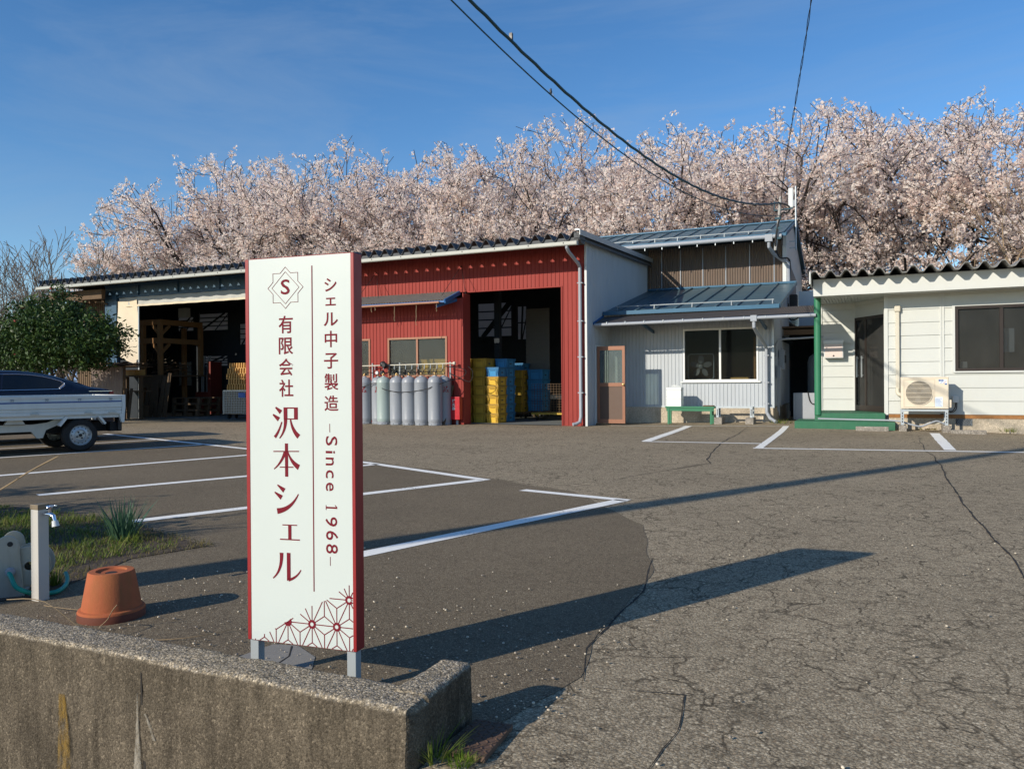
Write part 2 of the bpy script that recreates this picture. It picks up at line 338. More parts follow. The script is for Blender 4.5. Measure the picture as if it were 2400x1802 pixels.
# ---------------------------------------------------------------- mesh helpers
class MB:
    def __init__(s): s.v = []; s.f = []
    def add(s, vs, fs):
        o = len(s.v); s.v += [tuple(x) for x in vs]; s.f += [tuple(i+o for i in f) for f in fs]; return s
    def box(s, x0, x1, y0, y1, z0, z1):
        return s.add([(x0,y0,z0),(x1,y0,z0),(x1,y1,z0),(x0,y1,z0),(x0,y0,z1),(x1,y0,z1),(x1,y1,z1),(x0,y1,z1)],
              [(0,3,2,1),(4,5,6,7),(0,1,5,4),(1,2,6,5),(2,3,7,6),(3,0,4,7)])
    def bar(s, p0, p1, w, h, up=(0, 0, 1)):
        p0, p1 = Vector(p0), Vector(p1); d = (p1-p0).normalized(); a = d.cross(Vector(up))
        if a.length < 1e-4: a = d.cross(Vector((1, 0, 0)))
        a.normalize(); b = a.cross(d).normalized(); a = a*w/2; b = b*h/2
        return s.add([p0-a-b, p0+a-b, p0+a+b, p0-a+b, p1-a-b, p1+a-b, p1+a+b, p1-a+b],
              [(0,1,2,3),(7,6,5,4),(0,4,5,1),(1,5,6,2),(2,6,7,3),(3,7,4,0)])
    def tube(s, pts, r, n=8, cap=True):
        pts = [Vector(p) for p in pts]; rs = r if isinstance(r, (list, tuple)) else [r]*len(pts)
        o = len(s.v); a = None
        for i, p in enumerate(pts):
            d = (pts[min(i+1, len(pts)-1)]-pts[max(i-1, 0)]).normalized()
            if a is None:
                a = d.cross(Vector((0, 0, 1)));
                if a.length < .05: a = d.cross(Vector((0, 1, 0)))
            else: a = a-d*a.dot(d)
            a.normalize(); b = d.cross(a)
            for k in range(n):
                t = 2*math.pi*k/n; s.v.append(tuple(p+a*math.cos(t)*rs[i]+b*math.sin(t)*rs[i]))
        for i in range(len(pts)-1):
            for k in range(n):
                k2 = (k+1) % n; s.f.append((o+i*n+k, o+i*n+k2, o+(i+1)*n+k2, o+(i+1)*n+k))
        if cap:
            s.f.append(tuple(o+k for k in range(n))[::-1]); s.f.append(tuple(o+(len(pts)-1)*n+k for k in range(n)))
        return s
    def lathe(s, prof, n=24, c=(0, 0, 0), axis='z'):
        o = len(s.v)
        for (r, z) in prof:
            for k in range(n):
                t = 2*math.pi*k/n; x, y = r*math.cos(t), r*math.sin(t)
                p = (x, y, z) if axis == 'z' else ((x, z, y) if axis == 'y' else (z, x, y))
                s.v.append((p[0]+c[0], p[1]+c[1], p[2]+c[2]))
        for i in range(len(prof)-1):
            for k in range(n):
                k2 = (k+1) % n; s.f.append((o+i*n+k, o+i*n+k2, o+(i+1)*n+k2, o+(i+1)*n+k))
        return s
    def prism(s, poly, fn, d0, d1):
        """poly in 2D, fn(a, b, d) -> 3D"""
        n = len(poly); vs = [fn(a, b, d0) for a, b in poly]+[fn(a, b, d1) for a, b in poly]
        fs = [tuple(range(n))[::-1], tuple(range(n, 2*n))]+[(i, (i+1) % n, n+(i+1) % n, n+i) for i in range(n)]
        return s.add(vs, fs)
    def sheet(s, prof, a0, a1, fn, thick=0.0, tn=None):
        """prof: 2D polyline (p, q); swept from a0 to a1; fn(p, q, a) -> 3D; doubled by tn*thick"""
        o = len(s.v); n = len(prof)
        for a in (a0, a1):
            for p, q in prof: s.v.append(tuple(fn(p, q, a)))
        for i in range(n-1): s.f.append((o+i, o+i+1, o+n+i+1, o+n+i))
        if thick:
            t = Vector(tn)*thick; o2 = len(s.v)
            for i in range(2*n): s.v.append(tuple(Vector(s.v[o+i])+t))
            for i in range(n-1):
                s.f.append((o2+i, o2+n+i, o2+n+i+1, o2+i+1))
                s.f.append((o+i, o2+i, o2+i+1, o+i+1)); s.f.append((o+n+i, o+n+i+1, o2+n+i+1, o2+n+i))
            s.f.append((o, o+n, o2+n, o2)); s.f.append((o+n-1, o2+n-1, o2+2*n-1, o+2*n-1))
        return s
    def build(s, name, mat, parent=None, smooth=False, bevel=0.0, world=True, segs=2):
        me = bpy.data.meshes.new(name); me.from_pydata(s.v, [], s.f); me.update()
        bm = bmesh.new(); bm.from_mesh(me); bmesh.ops.recalc_face_normals(bm, faces=bm.faces); bm.to_mesh(me); bm.free()
        me.materials.append(mat)
        if smooth:
            me.polygons.foreach_set('use_smooth', [True]*len(me.polygons)); me.set_sharp_from_angle(angle=R(38))
        o = bpy.data.objects.new(name, me); COL.objects.link(o)
        if bevel:
            b = o.modifiers.new('bevel', 'BEVEL'); b.width = bevel; b.segments = segs; b.limit_method = 'ANGLE'
        if parent is not None: put(o, parent, world)
        return o

def put(o, parent, world=True):
    o.parent = parent
    if world and parent.parent is None and not parent.get('local'):
        o.matrix_parent_inverse = Matrix.Translation(parent.location).inverted()
def np_mesh(name, V, F, mat, parent=None, smooth=False, world=True):
    me = bpy.data.meshes.new(name); V = np.asarray(V, dtype=np.float32); F = np.asarray(F, dtype=np.int32)
    k = F.shape[1]
    me.vertices.add(len(V)); me.vertices.foreach_set('co', V.ravel())
    me.loops.add(F.size); me.loops.foreach_set('vertex_index', F.ravel())
    me.polygons.add(len(F)); me.polygons.foreach_set('loop_start', np.arange(0, F.size, k, dtype=np.int32))
    try: me.polygons.foreach_set('loop_total', np.full(len(F), k, dtype=np.int32))
    except Exception: pass
    if smooth: me.polygons.foreach_set('use_smooth', np.ones(len(F), dtype=bool))
    me.update(calc_edges=True); me.validate()
    me.materials.append(mat)
    o = bpy.data.objects.new(name, me); COL.objects.link(o)
    if parent is not None: put(o, parent, world)
    return o
def tag(o, label=None, cat=None, group=None, kind=None):
    if label: o['label'] = label
    if cat: o['category'] = cat
    if group: o['group'] = group
    if kind: o['kind'] = kind
    return o
def thing(name, label, cat, loc=(0, 0, 0), group=None, local=False, rotz=0):
    o = bpy.data.objects.new(name, None); o.empty_display_size = .2; COL.objects.link(o)
    o.location = loc; o.rotation_euler = (0, 0, rotz)
    if local: o['local'] = 1
    return tag(o, label, cat, group)
def copy_tree(o, parent=None):
    c = o.copy(); COL.objects.link(c)
    if parent is not None: c.parent = parent
    for ch in list(o.children): copy_tree(ch, c)
    return c
def struct(o): o['kind'] = 'structure'; return o

def smooth_pts(pts, n=6):
    out = []; P_ = [Vector(p) for p in pts]
    for i in range(len(P_)-1):
        p0, p1, p2, p3 = P_[max(0, i-1)], P_[i], P_[i+1], P_[min(len(P_)-1, i+2)]
        for k in range(n):
            t = k/n; out.append(.5*((2*p1)+(p2-p0)*t+(2*p0-5*p1+4*p2-p3)*t*t+(p1*3-p0-p2*3+p3)*t**3))
    out.append(P_[-1]); return out
def rib_profile(a0, a1, pitch, depth, flat=.72):
    """siding with narrow ribs: list of (a, q) from a0 to a1, ribs keyed to multiples of pitch"""
    pts = [(a0, 0.)]; k = math.ceil(a0/pitch)
    while k*pitch < a1:
        c = k*pitch; w = pitch*(1-flat)/2; e = w*.55
        for a, q in ((c-w, 0.), (c-w+e, depth), (c+w-e, depth), (c+w, 0.)):
            if a0 < a < a1: pts.append((a, q))
        k += 1
    pts.append((a1, 0.)); return pts
def wave_profile(a0, a1, pitch, amp, per=8, phase=0.):
    n = max(2, int((a1-a0)/pitch*per)); return [(a0+(a1-a0)*i/n, amp*math.cos(2*math.pi*((a0+(a1-a0)*i/n)-phase)/pitch)) for i in range(n+1)]

# facing -Y wall sheet (ribs towards the camera) and facing +X wall sheet
def wall_front(mb, x0, x1, z0, z1, y, pitch=.10, depth=.012, zt=None):
    pr = rib_profile(x0, x1, pitch, depth)
    return mb.sheet(pr, z0, z1, lambda p, q, a: (p, y-q, a), .02, (0, 1, 0))
def wall_side(mb, y0, y1, z0, z1, x, pitch=.10, depth=.012, zb=None):
    pr = rib_profile(y0, y1, pitch, depth)
    return mb.sheet(pr, 0, 1, lambda p, q, a: (x+q, p, z0 if a == 0 else (z1(p) if callable(z1) else z1)), .02, (-1, 0, 0))

def text_mesh(body, size, offset=0.0, extrude=.0006, bold=0.0, xscale=1.0):
    cu = bpy.data.curves.new('text', 'FONT'); cu.body = body; cu.size = size; cu.align_x = 'CENTER'; cu.align_y = 'CENTER'
    cu.offset = bold; cu.extrude = extrude; cu.resolution_u = 3
    o = bpy.data.objects.new('text', cu); COL.objects.link(o)
    dg = bpy.context.evaluated_depsgraph_get(); me = bpy.data.meshes.new_from_object(o.evaluated_get(dg))
    bpy.data.objects.remove(o); 
    V = [Vector((v.co.x*xscale, v.co.y, v.co.z)) for v in me.vertices]; F = [tuple(p.vertices) for p in me.polygons]
    bpy.data.meshes.remove(me)
    if V:
        cx = (min(v.x for v in V)+max(v.x for v in V))/2; cy = (min(v.y for v in V)+max(v.y for v in V))/2
        V = [Vector((v.x-cx, v.y-cy, v.z)) for v in V]
    return V, F


# ---------------------------------------------------------------- ground, road, painted lines
def gz(x, y):
    z = 0.075*math.exp(-((x+1.6)/2.3)**2-((y-18.6)/1.7)**2) - 0.06*math.exp(-((x-3.4)/1.5)**2-((y-17.2)/1.2)**2)
    if y < 1.5:
        t = min(1, (1.5-y)/2.6); z -= .55*t*t*(3-2*t)
    return z
def axis_steps(stops):
    out = []
    for a, b, n in stops: out += [a+(b-a)*i/n for i in range(n)]
    return out+[stops[-1][1]]
def ground_sheet():
    xs = axis_steps([(-900, -60, 12), (-60, -16, 8), (-16, -1.08, 30), (-1.08, 6, 28), (6, 30, 8), (30, 600, 10)])
    ys = axis_steps([(-60, -4, 6), (-4, 1.80, 18), (1.80, 16, 30), (16, 21, 20), (21, 60, 8), (60, 1200, 14)])
    V = []; F = []; nx = len(xs)
    for y in ys:
        for x in xs: V.append((x, y, gz(x, y)))
    for j in range(len(ys)-1):
        for i in range(nx-1):
            if ys[j+1] <= 1.81 and xs[i+1] <= -1.07: continue
            F.append((j*nx+i, j*nx+i+1, (j+1)*nx+i+1, (j+1)*nx+i))
    m = MB(); m.v = V; m.f = F
    # the cut faces where the lot drops to the road in front of the wall
    k = [i for i, x in enumerate(xs) if abs(x+1.08) < 1e-6][0]
    pts = [(-1.08, y, gz(-1.08, y)) for y in ys if y <= 1.81]
    for a, b in zip(pts[:-1], pts[1:]): m.add([a, b, (b[0], b[1], -.8), (a[0], a[1], -.8)], [(0, 1, 2, 3)])
    m.add([(-60, 1.8, 0), (-1.08, 1.8, 0), (-1.08, 1.8, -.8), (-60, 1.8, -.8)], [(0, 1, 2, 3)])
    o = m.build('asphalt_lot', ASPHALT, smooth=False); struct(o)
    return o
ground_sheet()
struct(MB().add([(-200, -60, -.56), (-1.0, -60, -.56), (-1.0, 1.81, -.56), (-200, 1.81, -.56)], [(0, 1, 2, 3)]).build('road', ASPHALT2))

def flat_poly(name, pts, z, mat, kind='structure', relief=False):
    m = MB(); vs = [(x, y, z+(gz(x, y) if relief else 0)) for x, y in pts]
    m.add(vs, [tuple(range(len(pts)))]); o = m.build(name, mat)
    if o.data.polygons[0].normal.z < 0: o.data.flip_normals()
    if kind: o['kind'] = kind
    return o
def wobble(pts, step=.25, amp=.03, seed=0):
    out = []
    for (x0, y0), (x1, y1) in zip(pts[:-1], pts[1:]):
        n = max(1, int(math.hypot(x1-x0, y1-y0)/step))
        for i in range(n):
            t = i/n; x = x0+(x1-x0)*t; y = y0+(y1-y0)*t
            d = mnoise.noise_vector(Vector((x*1.7+seed, y*1.7, seed*3.1))); out.append((x+d.x*amp, y+d.y*amp))
    out.append(pts[-1]); return out
# older, smoother and browner surface on the left, its edge running up the lot
seam = wobble([(-1.09, 1.83), (-.92, 2.37), (-.90, 2.50), (-.97, 2.85), (-.99, 3.2), (-1.02, 3.68), (-1.17, 4.43), (-1.43, 5.35), (-2.0, 6.1), (-2.5, 6.75), (-3.0, 7.0), (-3.6, 7.35), (-5.8, 8.4), (-8.7, 9.5), (-14, 11.4), (-18, 13.4)], .06, .075, 3)
flat_poly('asphalt_patch', seam+[(-26, 14.0), (-26, 1.83)], .002, ASPHALT2)
def ribbon(name, pts, w, z, mat, kind='structure', jag=0.0, seed=1, taper=False):
    m = MB(); L = []; n = len(pts)
    for i, (x, y) in enumerate(pts):
        a = pts[max(0, i-1)]; b = pts[min(n-1, i+1)]; d = Vector((b[0]-a[0], b[1]-a[1])).normalized()
        ww = w/2*(1+jag*(mnoise.noise(Vector((x*9+seed, y*9, 0)))))
        if taper: ww *= min(1, .25+3*min(i, n-1-i)/n)
        L.append(((x-d.y*ww, y+d.x*ww, z+gz(x, y)), (x+d.y*ww, y-d.x*ww, z+gz(x, y))))
    for (a, b), (c, d) in zip(L[:-1], L[1:]): m.add([a, b, d, c], [(0, 1, 2, 3)])
    o = m.build(name, mat)
    if o.data.polygons[0].normal.z < 0: o.data.flip_normals()
    if kind: o['kind'] = kind
    return o
def line(p0, p1, w):
    n = max(2, int(math.hypot(p1[0]-p0[0], p1[1]-p0[1])/.2))
    return ribbon('parking_line', [(p0[0]+(p1[0]-p0[0])*i/n, p0[1]+(p1[1]-p0[1])*i/n) for i in range(n+1)], w, .0045, PAINT, jag=.12)
for p0, p1, w in [((-9.6, 2.95), (-7.86, 9.0), .130), ((-6.93, 4.72), (-5.56, 8.12), .130), ((-5.0, 3.92), (-3.66, 7.18), .130), ((-2.83, 3.45), (-1.93, 6.40), .130),
                  ((-14.3, 11.18), (-8.73, 9.31), .12), ((-8.73, 9.31), (-5.82, 8.24), .12), ((-5.82, 8.24), (-3.60, 7.20), .12), ((-2.96, 6.66), (-1.88, 6.40), .11),
                  ((-11.9, 4.4), (-10.1, 9.78), .10), ((-13.2, 6.2), (-11.84, 10.3), .07), ((-14.9, 7.4), (-13.74, 11.0), .10),
                  ((-3.50, 12.76), (-1.60, 12.93), .12), ((-3.45, 12.80), (-3.68, 17.2), .16), ((-1.63, 12.02), (2.9, 12.70), .13), ((-1.56, 12.10), (-1.68, 17.3), .12), ((.955, 12.6), (.99, 16.4), .16), ((-5.4, 17.05), (-1.7, 17.2), .06)]:
    line(p0, p1, w)
# cracks along the seam and across the right half
for i, (pts, w) in enumerate([([(.68, 3.2), (.68, 4.15), (.67, 4.66), (.67, 5.55), (.65, 7.18), (.68, 10.34), (.65, 12.45), (.68, 15.7)], .014),
                              ([(-.90, 2.48), (-.97, 2.8), (-.97, 3.08), (-1.0, 3.35), (-1.02, 3.68), (-1.17, 4.43)], .008),
                              ([(-2.41, 17.0), (-2.23, 12.75), (-1.94, 10.08), (-1.81, 9.68), (-2.07, 8.9), (-2.35, 7.98), (-2.42, 7.35)], .014),
                              ([(-.89, 2.46), (-.79, 2.48), (-.66, 2.5), (-.55, 2.52), (-.53, 2.24), (-.54, 2.12), (-.53, 1.9)], .0035)]):
    ribbon('asphalt_crack', wobble(pts, .03, .035, i+11), w, .0030, CRACK, jag=1.1, seed=i, taper=True)

# ---------------------------------------------------------------- retaining wall
def wall_block(mb, x0, x1, y0, y1, z0, z1, r=.018, st=.012, seed=0., along='x'):
    """a rough cast concrete length: rounded top edges, every vertex nudged by noise"""
    a0, a1 = (x0, x1) if along == 'x' else (y0, y1)
    c0, c1 = (y0, y1) if along == 'x' else (x0, x1)
    prof = []
    nz = max(4, int((z1-r-z0)/.02))
    for i in range(nz): prof.append((c0, z0+(z1-r-z0)*i/nz))
    for i in range(5): t = math.pi/2*i/4; prof.append((c0+r-r*math.cos(t), z1-r+r*math.sin(t)))
    nt = max(3, int((c1-c0-2*r)/st))
    for i in range(1, nt): prof.append((c0+r+(c1-c0-2*r)*i/nt, z1))
    for i in range(5): t = math.pi/2*i/4; prof.append((c1-r+r*math.sin(t), z1-r+r*math.cos(t)))
    for i in range(nz): prof.append((c1, z1-r-(z1-r-z0)*(i+1)/nz))
    n = len(prof); na = max(3, int((a1-a0)/st)); o = len(mb.v)
    ncap = [a0+r*.15, a0+r*.5]; 
    As = [a0+(a1-a0)*i/na for i in range(na+1)]
    for ai, a in enumerate(As):
        e = min(a-a0, a1-a); k = 1.0 if e > r else math.sqrt(max(0, 1-(1-e/r)**2))
        for c, z in prof:
            cc = (c0+c1)/2+(c-(c0+c1)/2)*(1-(1-k)*r/((c1-c0)/2)); zz = z-(1-k)*r if z > z1-r*1.01 else z
            p = Vector((a, cc, zz)) if along == 'x' else Vector((cc, a, zz))
            q = Vector((p.x, p.y, p.z+seed))
            top = .6+.9*max(0., min(1., (zz-(z1-.06))/.06))
            d = mnoise.noise_vector(q*38)*.0016*top + mnoise.noise_vector(q*110)*.0018*top + mnoise.noise_vector(q*7)*.006
            mb.v.append(tuple(p+d))
    for i in range(na):
        for k in range(n-1): mb.f.append((o+i*n+k, o+i*n+k+1, o+(i+1)*n+k+1, o+(i+1)*n+k))
    mb.f.append(tuple(o+k for k in range(n))); mb.f.append(tuple(o+na*n+k for k in range(n))[::-1])
W_TOP = .165
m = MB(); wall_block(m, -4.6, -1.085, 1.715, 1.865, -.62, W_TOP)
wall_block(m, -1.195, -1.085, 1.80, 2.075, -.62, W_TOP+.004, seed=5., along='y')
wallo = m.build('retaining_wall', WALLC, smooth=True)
tag(wallo, 'low weathered concrete retaining wall with pebbly top in front of the sign', 'wall')
# lime runs below the joint, and the yellow paint mark
def streak(name, pts, mat, y=1.713, parent=None):
    m = MB(); n = len(pts); vs = [(x, y, z) for x, z in pts]+[(x, y+.003, z) for x, z in pts]
    m.add(vs, [tuple(range(n)), tuple(range(n, 2*n))[::-1]]+[(i, (i+1) % n, n+(i+1) % n, n+i) for i in range(n)])
    return m.build(name, mat, parent)
LIME = M('lime_run', (.50, .45, .36), .9, 0, .35, 40)
def ragged_mat(name, col, thr=.5):
    t = NT(name); v = t.coord((1, 1, .35)); t.color(t.mix(t.noise(v, 40, 4), tuple(c*.7 for c in col), col)); t.b.inputs['Roughness'].default_value = .95
    tr = t.node('ShaderNodeBsdfTransparent'); m = t.node('ShaderNodeMixShader')
    a = t.noise(v, 38, 6, .85); t.link(t.ramp(a, [(thr-.14, 0.), (thr+.10, .75)]), m.inputs[0])
    t.link(tr.outputs[0], m.inputs[1]); t.link(t.b.outputs[0], m.inputs[2]); t.link(m.outputs[0], t.out.inputs[0]); return t.m
LIMER = ragged_mat('lime_ragged', (.42, .38, .31), .52); YELR = ragged_mat('yellow_ragged', (.30, .18, .03), .58); MOSS = ragged_mat('moss_stain', (.17, .16, .04), .5)
streak('joint', [(-2.045, .12), (-2.035, -.1), (-2.0, -.45), (-2.015, -.45), (-2.045, -.1), (-2.05, .12)], CRACK, 1.7165, wallo)
streak('lime_run', [(-2.055, .06), (-2.05, -.06), (-2.03, -.30), (-2.01, -.47), (-2.09, -.47), (-2.085, -.3), (-2.065, -.1)], LIMER, 1.7085, wallo)
streak('lime_run', [(-2.02, .0), (-2.0, -.03), (-1.98, -.075), (-1.99, -.075), (-2.01, -.03), (-2.025, .0)], LIMER, 1.7085, wallo)
streak('paint_mark', [(-2.415, .0), (-2.385, .0), (-2.365, -.15), (-2.365, -.40), (-2.43, -.40), (-2.42, -.15)], YELR, 1.7085, wallo)

# ---------------------------------------------------------------- the shop sign
TH = math.atan2(.0907, .9959)
sign = thing('pylon_sign', 'tall white sign board with dark red edges and red lettering behind the low wall', 'sign', (-1.9329, 2.05, 0), None, True, TH)
SW, SH, SZ, SD = .4195, 1.2815, .1375, .050
m = MB(); m.box(.0145, SW-.0125, .0015, SD-.002, SZ+.001, SZ+SH-.001); m.build('panel', SIGNW, sign)
m = MB(); m.box(0, .0145, 0, SD, SZ, SZ+SH); m.box(SW-.0125, SW, 0, SD, SZ, SZ+SH); m.box(.0145, SW-.0125, .004, SD, SZ+SH-.001, SZ+SH+.002); m.box(.0145, SW-.0125, .004, SD, SZ-.002, SZ+.001)
m.build('side_frame', SIGNR, sign, bevel=.0015)
for x in (.0, .376):
    MB().box(x, x+.033, .0125, SD-.004, -.05, SZ-.0005).build('post', POSTG, sign, bevel=.002)
def onsign(V): return [(v[0], .0015-.0012-v[2]*.5, v[1]+SZ) for v in V]
def sign_text(body, u, v, h, bold=.0, w=None, name='lettering', rot=False):
    V, F = text_mesh(body, 1.0, bold=bold)
    if not V: return
    x0, x1 = min(p.x for p in V), max(p.x for p in V); y0, y1 = min(p.y for p in V), max(p.y for p in V)
    if rot:
        V = [Vector((p.y, -p.x, p.z)) for p in V]; x0, x1, y0, y1 = y0, y1, -x1, -x0
    sy = h/(y1-y0); sx = (w/(x1-x0)) if w else sy
    m = MB(); m.add([(u+p.x*sx, .0005 if p.z > 0 else .0016, v+SZ+p.y*sy) for p in V], F)
    return m.build(name, SIGNT, sign)
def poly_part(name, polys, y0=.0005, y1=.0017, par=sign, mat=SIGNT):
    m = MB()
    for pl in polys: m.prism(pl, lambda a, b, d: (a, d, b+SZ), y0, y1)
    return m.build(name, mat, par)
def stroke(pts, ws, n=10):
    """tapered brush-like stroke through points (quadratic when three are given)"""
    if len(pts) == 3:
        p0, p1, p2 = [Vector(p) for p in pts]; C = [(1-t)**2*p0+2*t*(1-t)*p1+t*t*p2 for t in [i/n for i in range(n+1)]]
    else: C = [Vector(pts[0])+(Vector(pts[1])-Vector(pts[0]))*i/n for i in range(n+1)]
    L = []; Rr = []
    for i, c in enumerate(C):
        d = (C[min(i+1, n)]-C[max(i-1, 0)]).normalized(); w = (ws[0]+(ws[1]-ws[0])*i/n)/2
        L.append((c.x-d.y*w, c.y+d.x*w)); Rr.append((c.x+d.y*w, c.y-d.x*w))
    return L+Rr[::-1]
# emblem: an eight-pointed outline, a square on its point inside, the letter S
def outline(poly, w):
    out = []; n = len(poly)
    for i in range(n):
        a, b = Vector(poly[i]), Vector(poly[(i+1) % n]); d = (b-a).normalized(); k = Vector((-d.y, d.x))*w/2; e = d*w/2
        out.append([tuple(a-e-k), tuple(b+e-k), tuple(b+e+k), tuple(a-e+k)])
    return out
ec = (.1598, 1.1803); star = []
for k in range(8):
    t = math.pi/2+k*math.pi/4; star.append((ec[0]+.0688*math.cos(t), ec[1]+.0688*math.sin(t)))
    t2 = t+math.pi/8; star.append((ec[0]+.0525*math.cos(t2), ec[1]+.0525*math.sin(t2)))
poly_part('emblem', outline(star, .0013)+outline([(ec[0], ec[1]+.053), (ec[0]-.053, ec[1]), (ec[0], ec[1]-.053), (ec[0]+.053, ec[1])], .0011))
sign_text('S', .1595, 1.1830, .050, .010, .035)
poly_part('divider', [[(.2595, .182), (.2630, .182), (.2645, 1.248), (.2610, 1.248)]])
for ch, v, h in (('有', 1.0588, .0585), ('限', .9878, .0560), ('会', .9177, .0566), ('社', .8478, .0574)): sign_text(ch, .1600, v, h, .010, .0550)
for ch, v, h, w in (('シ', 1.1822, .0431, .045), ('ェ', 1.1274, .0256, .038), ('ル', 1.0705, .0436, .053), ('中', 1.0064, .0530, .046), ('子', .9356, .0508, .052), ('製', .8675, .0540, .0515), ('造', .7983, .0503, .0515)):
    sign_text(ch, .3325, v, h, .010, w)
poly_part('lettering', [[(.3247, .7041), (.3263, .7041), (.3263, .7316), (.3247, .7316)], [(.3229, .2706), (.3245, .2706), (.3245, .2997), (.3229, .2997)]])
for ch, v, h, w, u in (('S', .6759, .0306, .0425, .3317), ('i', .6396, .0090, .034, .327), ('n', .6093, .0257, .0297, .3246), ('c', .5683, .0262, .0291, .324), ('e', .5271, .0276, .0291, .3236),
                    ('9', .4140, .0309, .0439, .3288), ('6', .3692, .0300, .045, .3311), ('8', .3259, .0310, .0439, .3302)):
    sign_text(ch, u, v, h, .004, w, rot=True)
poly_part('lettering', [[(.3085, .4515), (.3105, .4515), (.3105, .4565), (.3510, .4565), (.3510, .4620), (.3440, .4685), (.3422, .4680), (.3465, .4620), (.3105, .4620), (.3105, .4668), (.3085, .4668)]])
# the large name: drawn stroke by stroke
def big(polys_fn, u0, u1, v0, v1):
    return [[(u0+(u1-u0)*a, v0+(v1-v0)*b) for a, b in p] for p in polys_fn]
def S(*a, **k): return stroke(*a, **k)
K_TAKU = [S([(.10, .985), (.30, .83)], (.05, .15)), S([(.0, .755), (.22, .60)], (.05, .15)), S([(.33, .52), (.22, .2), (.06, .03)], (.04, .10)),
          [(.40, .985), (.93, .985), (.93, .60), (.79, .60), (.79, .945), (.54, .945), (.54, .60), (.40, .60)], [(.54, .60), (.79, .60), (.79, .635), (.54, .635)],
          S([(.47, .62), (.48, .25), (.24, .0)], (.13, .035)), S([(.655, .60), (.72, .25), (.96, .06)], (.05, .16))]
poly_part('lettering', big(K_TAKU, .1073, .2116, .6815, .7859))
K_HON = [[(.0, .735), (.98, .755), (.98, .785), (.0, .765)], [(.445, .0), (.56, .0), (.56, 1.), (.445, 1.)], S([(.45, .74), (.30, .40), (.02, .22)], (.11, .03)), S([(.56, .74), (.66, .45), (.97, .29)], (.03, .17)), [(.24, .265), (.76, .275), (.76, .305), (.24, .295)]]
poly_part('lettering', big(K_HON, .1078, .2098, .5545, .6648))
K_SHI = [S([(.12, .985), (.40, .80)], (.04, .17)), S([(.0, .735), (.29, .555)], (.04, .17)), S([(.10, .085), (.68, .16), (.98, .70)], (.20, .035))]
poly_part('lettering', big(K_SHI, .1113, .2062, .4305, .5275))
K_E = [[(.13, .93), (.87, .95), (.87, 1.01), (.13, .99)], [(.42, .07), (.58, .07), (.58, .96), (.42, .96)], [(.0, .02), (1., .05), (1., .12), (.0, .09)]]
poly_part('lettering', big(K_E, .1310, .2081, .3427, .3961))
K_RU = [S([(.31, .97), (.33, .35), (.0, .06)], (.13, .04)), [(.50, .985), (.63, .985), (.63, .10), (.50, .0)], S([(.55, .035), (.86, .14), (1.0, .42)], (.10, .035))]
poly_part('lettering', big(K_RU, .1026, .2116, .2085, .3037))
# hemp-leaf pattern in the lower corner
LA, LH, U0, V0 = .0935, .0905, .2527, .0738
fpl = [(.02, .0), (.11, .047), (.16, .076), (.2068, .1024), (.2145, .118), (.2535, .138), (.266, .118), (.288, .149), (.32, .1645), (.345, .182), (.36, .194), (.393, .213), (.42, .22)]
def flim(u):
    if u <= fpl[0][0]: return 0
    for (a, b), (c, d) in zip(fpl[:-1], fpl[1:]):
        if u <= c: return b+(d-b)*(u-a)/(c-a)
    return fpl[-1][1]
def clip_seg(a, b, n=60):
    runs = []; cur = None
    for i in range(n+1):
        t = i/n; u = a[0]+(b[0]-a[0])*t; v = a[1]+(b[1]-a[1])*t
        ok = .0150 < u < SW-.0128 and .0012 < v < flim(u)
        if ok: cur = [(u, v), (u, v)] if cur is None else [cur[0], (u, v)]
        if (not ok or i == n) and cur is not None:
            if math.dist(*cur) > .003: runs.append(cur)
            cur = None
    return runs
P = {}
for j in range(-2, 3):
    for i in range(-5, 5): P[i, j] = (U0+LA*i+(LA/2 if j % 2 else 0), V0+LH*j)
segs = []
for (i, j), p in P.items():
    if (i+1, j) in P: segs.append((p, P[i+1, j]))
    for q in ((i, j+1), (i-1, j+1)) if j % 2 == 0 else ((i, j+1), (i+1, j+1)):
        if q in P: segs.append((p, P[q]))
    if (i+1, j) in P:
        for dj in (1, -1):
            q = (i, j+dj) if j % 2 == 0 else (i+1, j+dj)
            if q in P:
                c = tuple(sum(x)/3 for x in zip(p, P[i+1, j], P[q])); segs += [(p, c), (P[i+1, j], c), (P[q], c)]
polys = []
for a, b in segs:
    for r in clip_seg(a, b):
        polys.append(stroke(r, (.0031, .0031), 1))
poly_part('pattern', polys, .0008, .0017)
rings = []; dots = []
for p in P.values():
    if .02 < p[0] < SW+.01 and p[1] < flim(min(p[0], SW-.02))+.006 and p[1] > -.01:
        for k in range(24):
            t0, t1 = 2*math.pi*k/24, 2*math.pi*(k+1)/24
            q = [(p[0]+r*math.cos(t), p[1]+r*math.sin(t)) for r, t in ((.0062, t0), (.0145, t0), (.0145, t1), (.0062, t1))]
            if all(.0150 < u < SW-.0128 and .0012 < v < flim(u)+.004 for u, v in q): rings.append(q)
        dot = [(p[0]+.0063*math.cos(2*math.pi*k/16), p[1]+.0063*math.sin(2*math.pi*k/16)) for k in range(16)]
        if all(.0150 < u < SW-.0128 and .0012 < v < flim(u)+.004 for u, v in dot): dots.append(dot)
poly_part('pattern', rings, .0003, .0017)
poly_part('pattern', dots, .0001, .0017, mat=SIGNW)

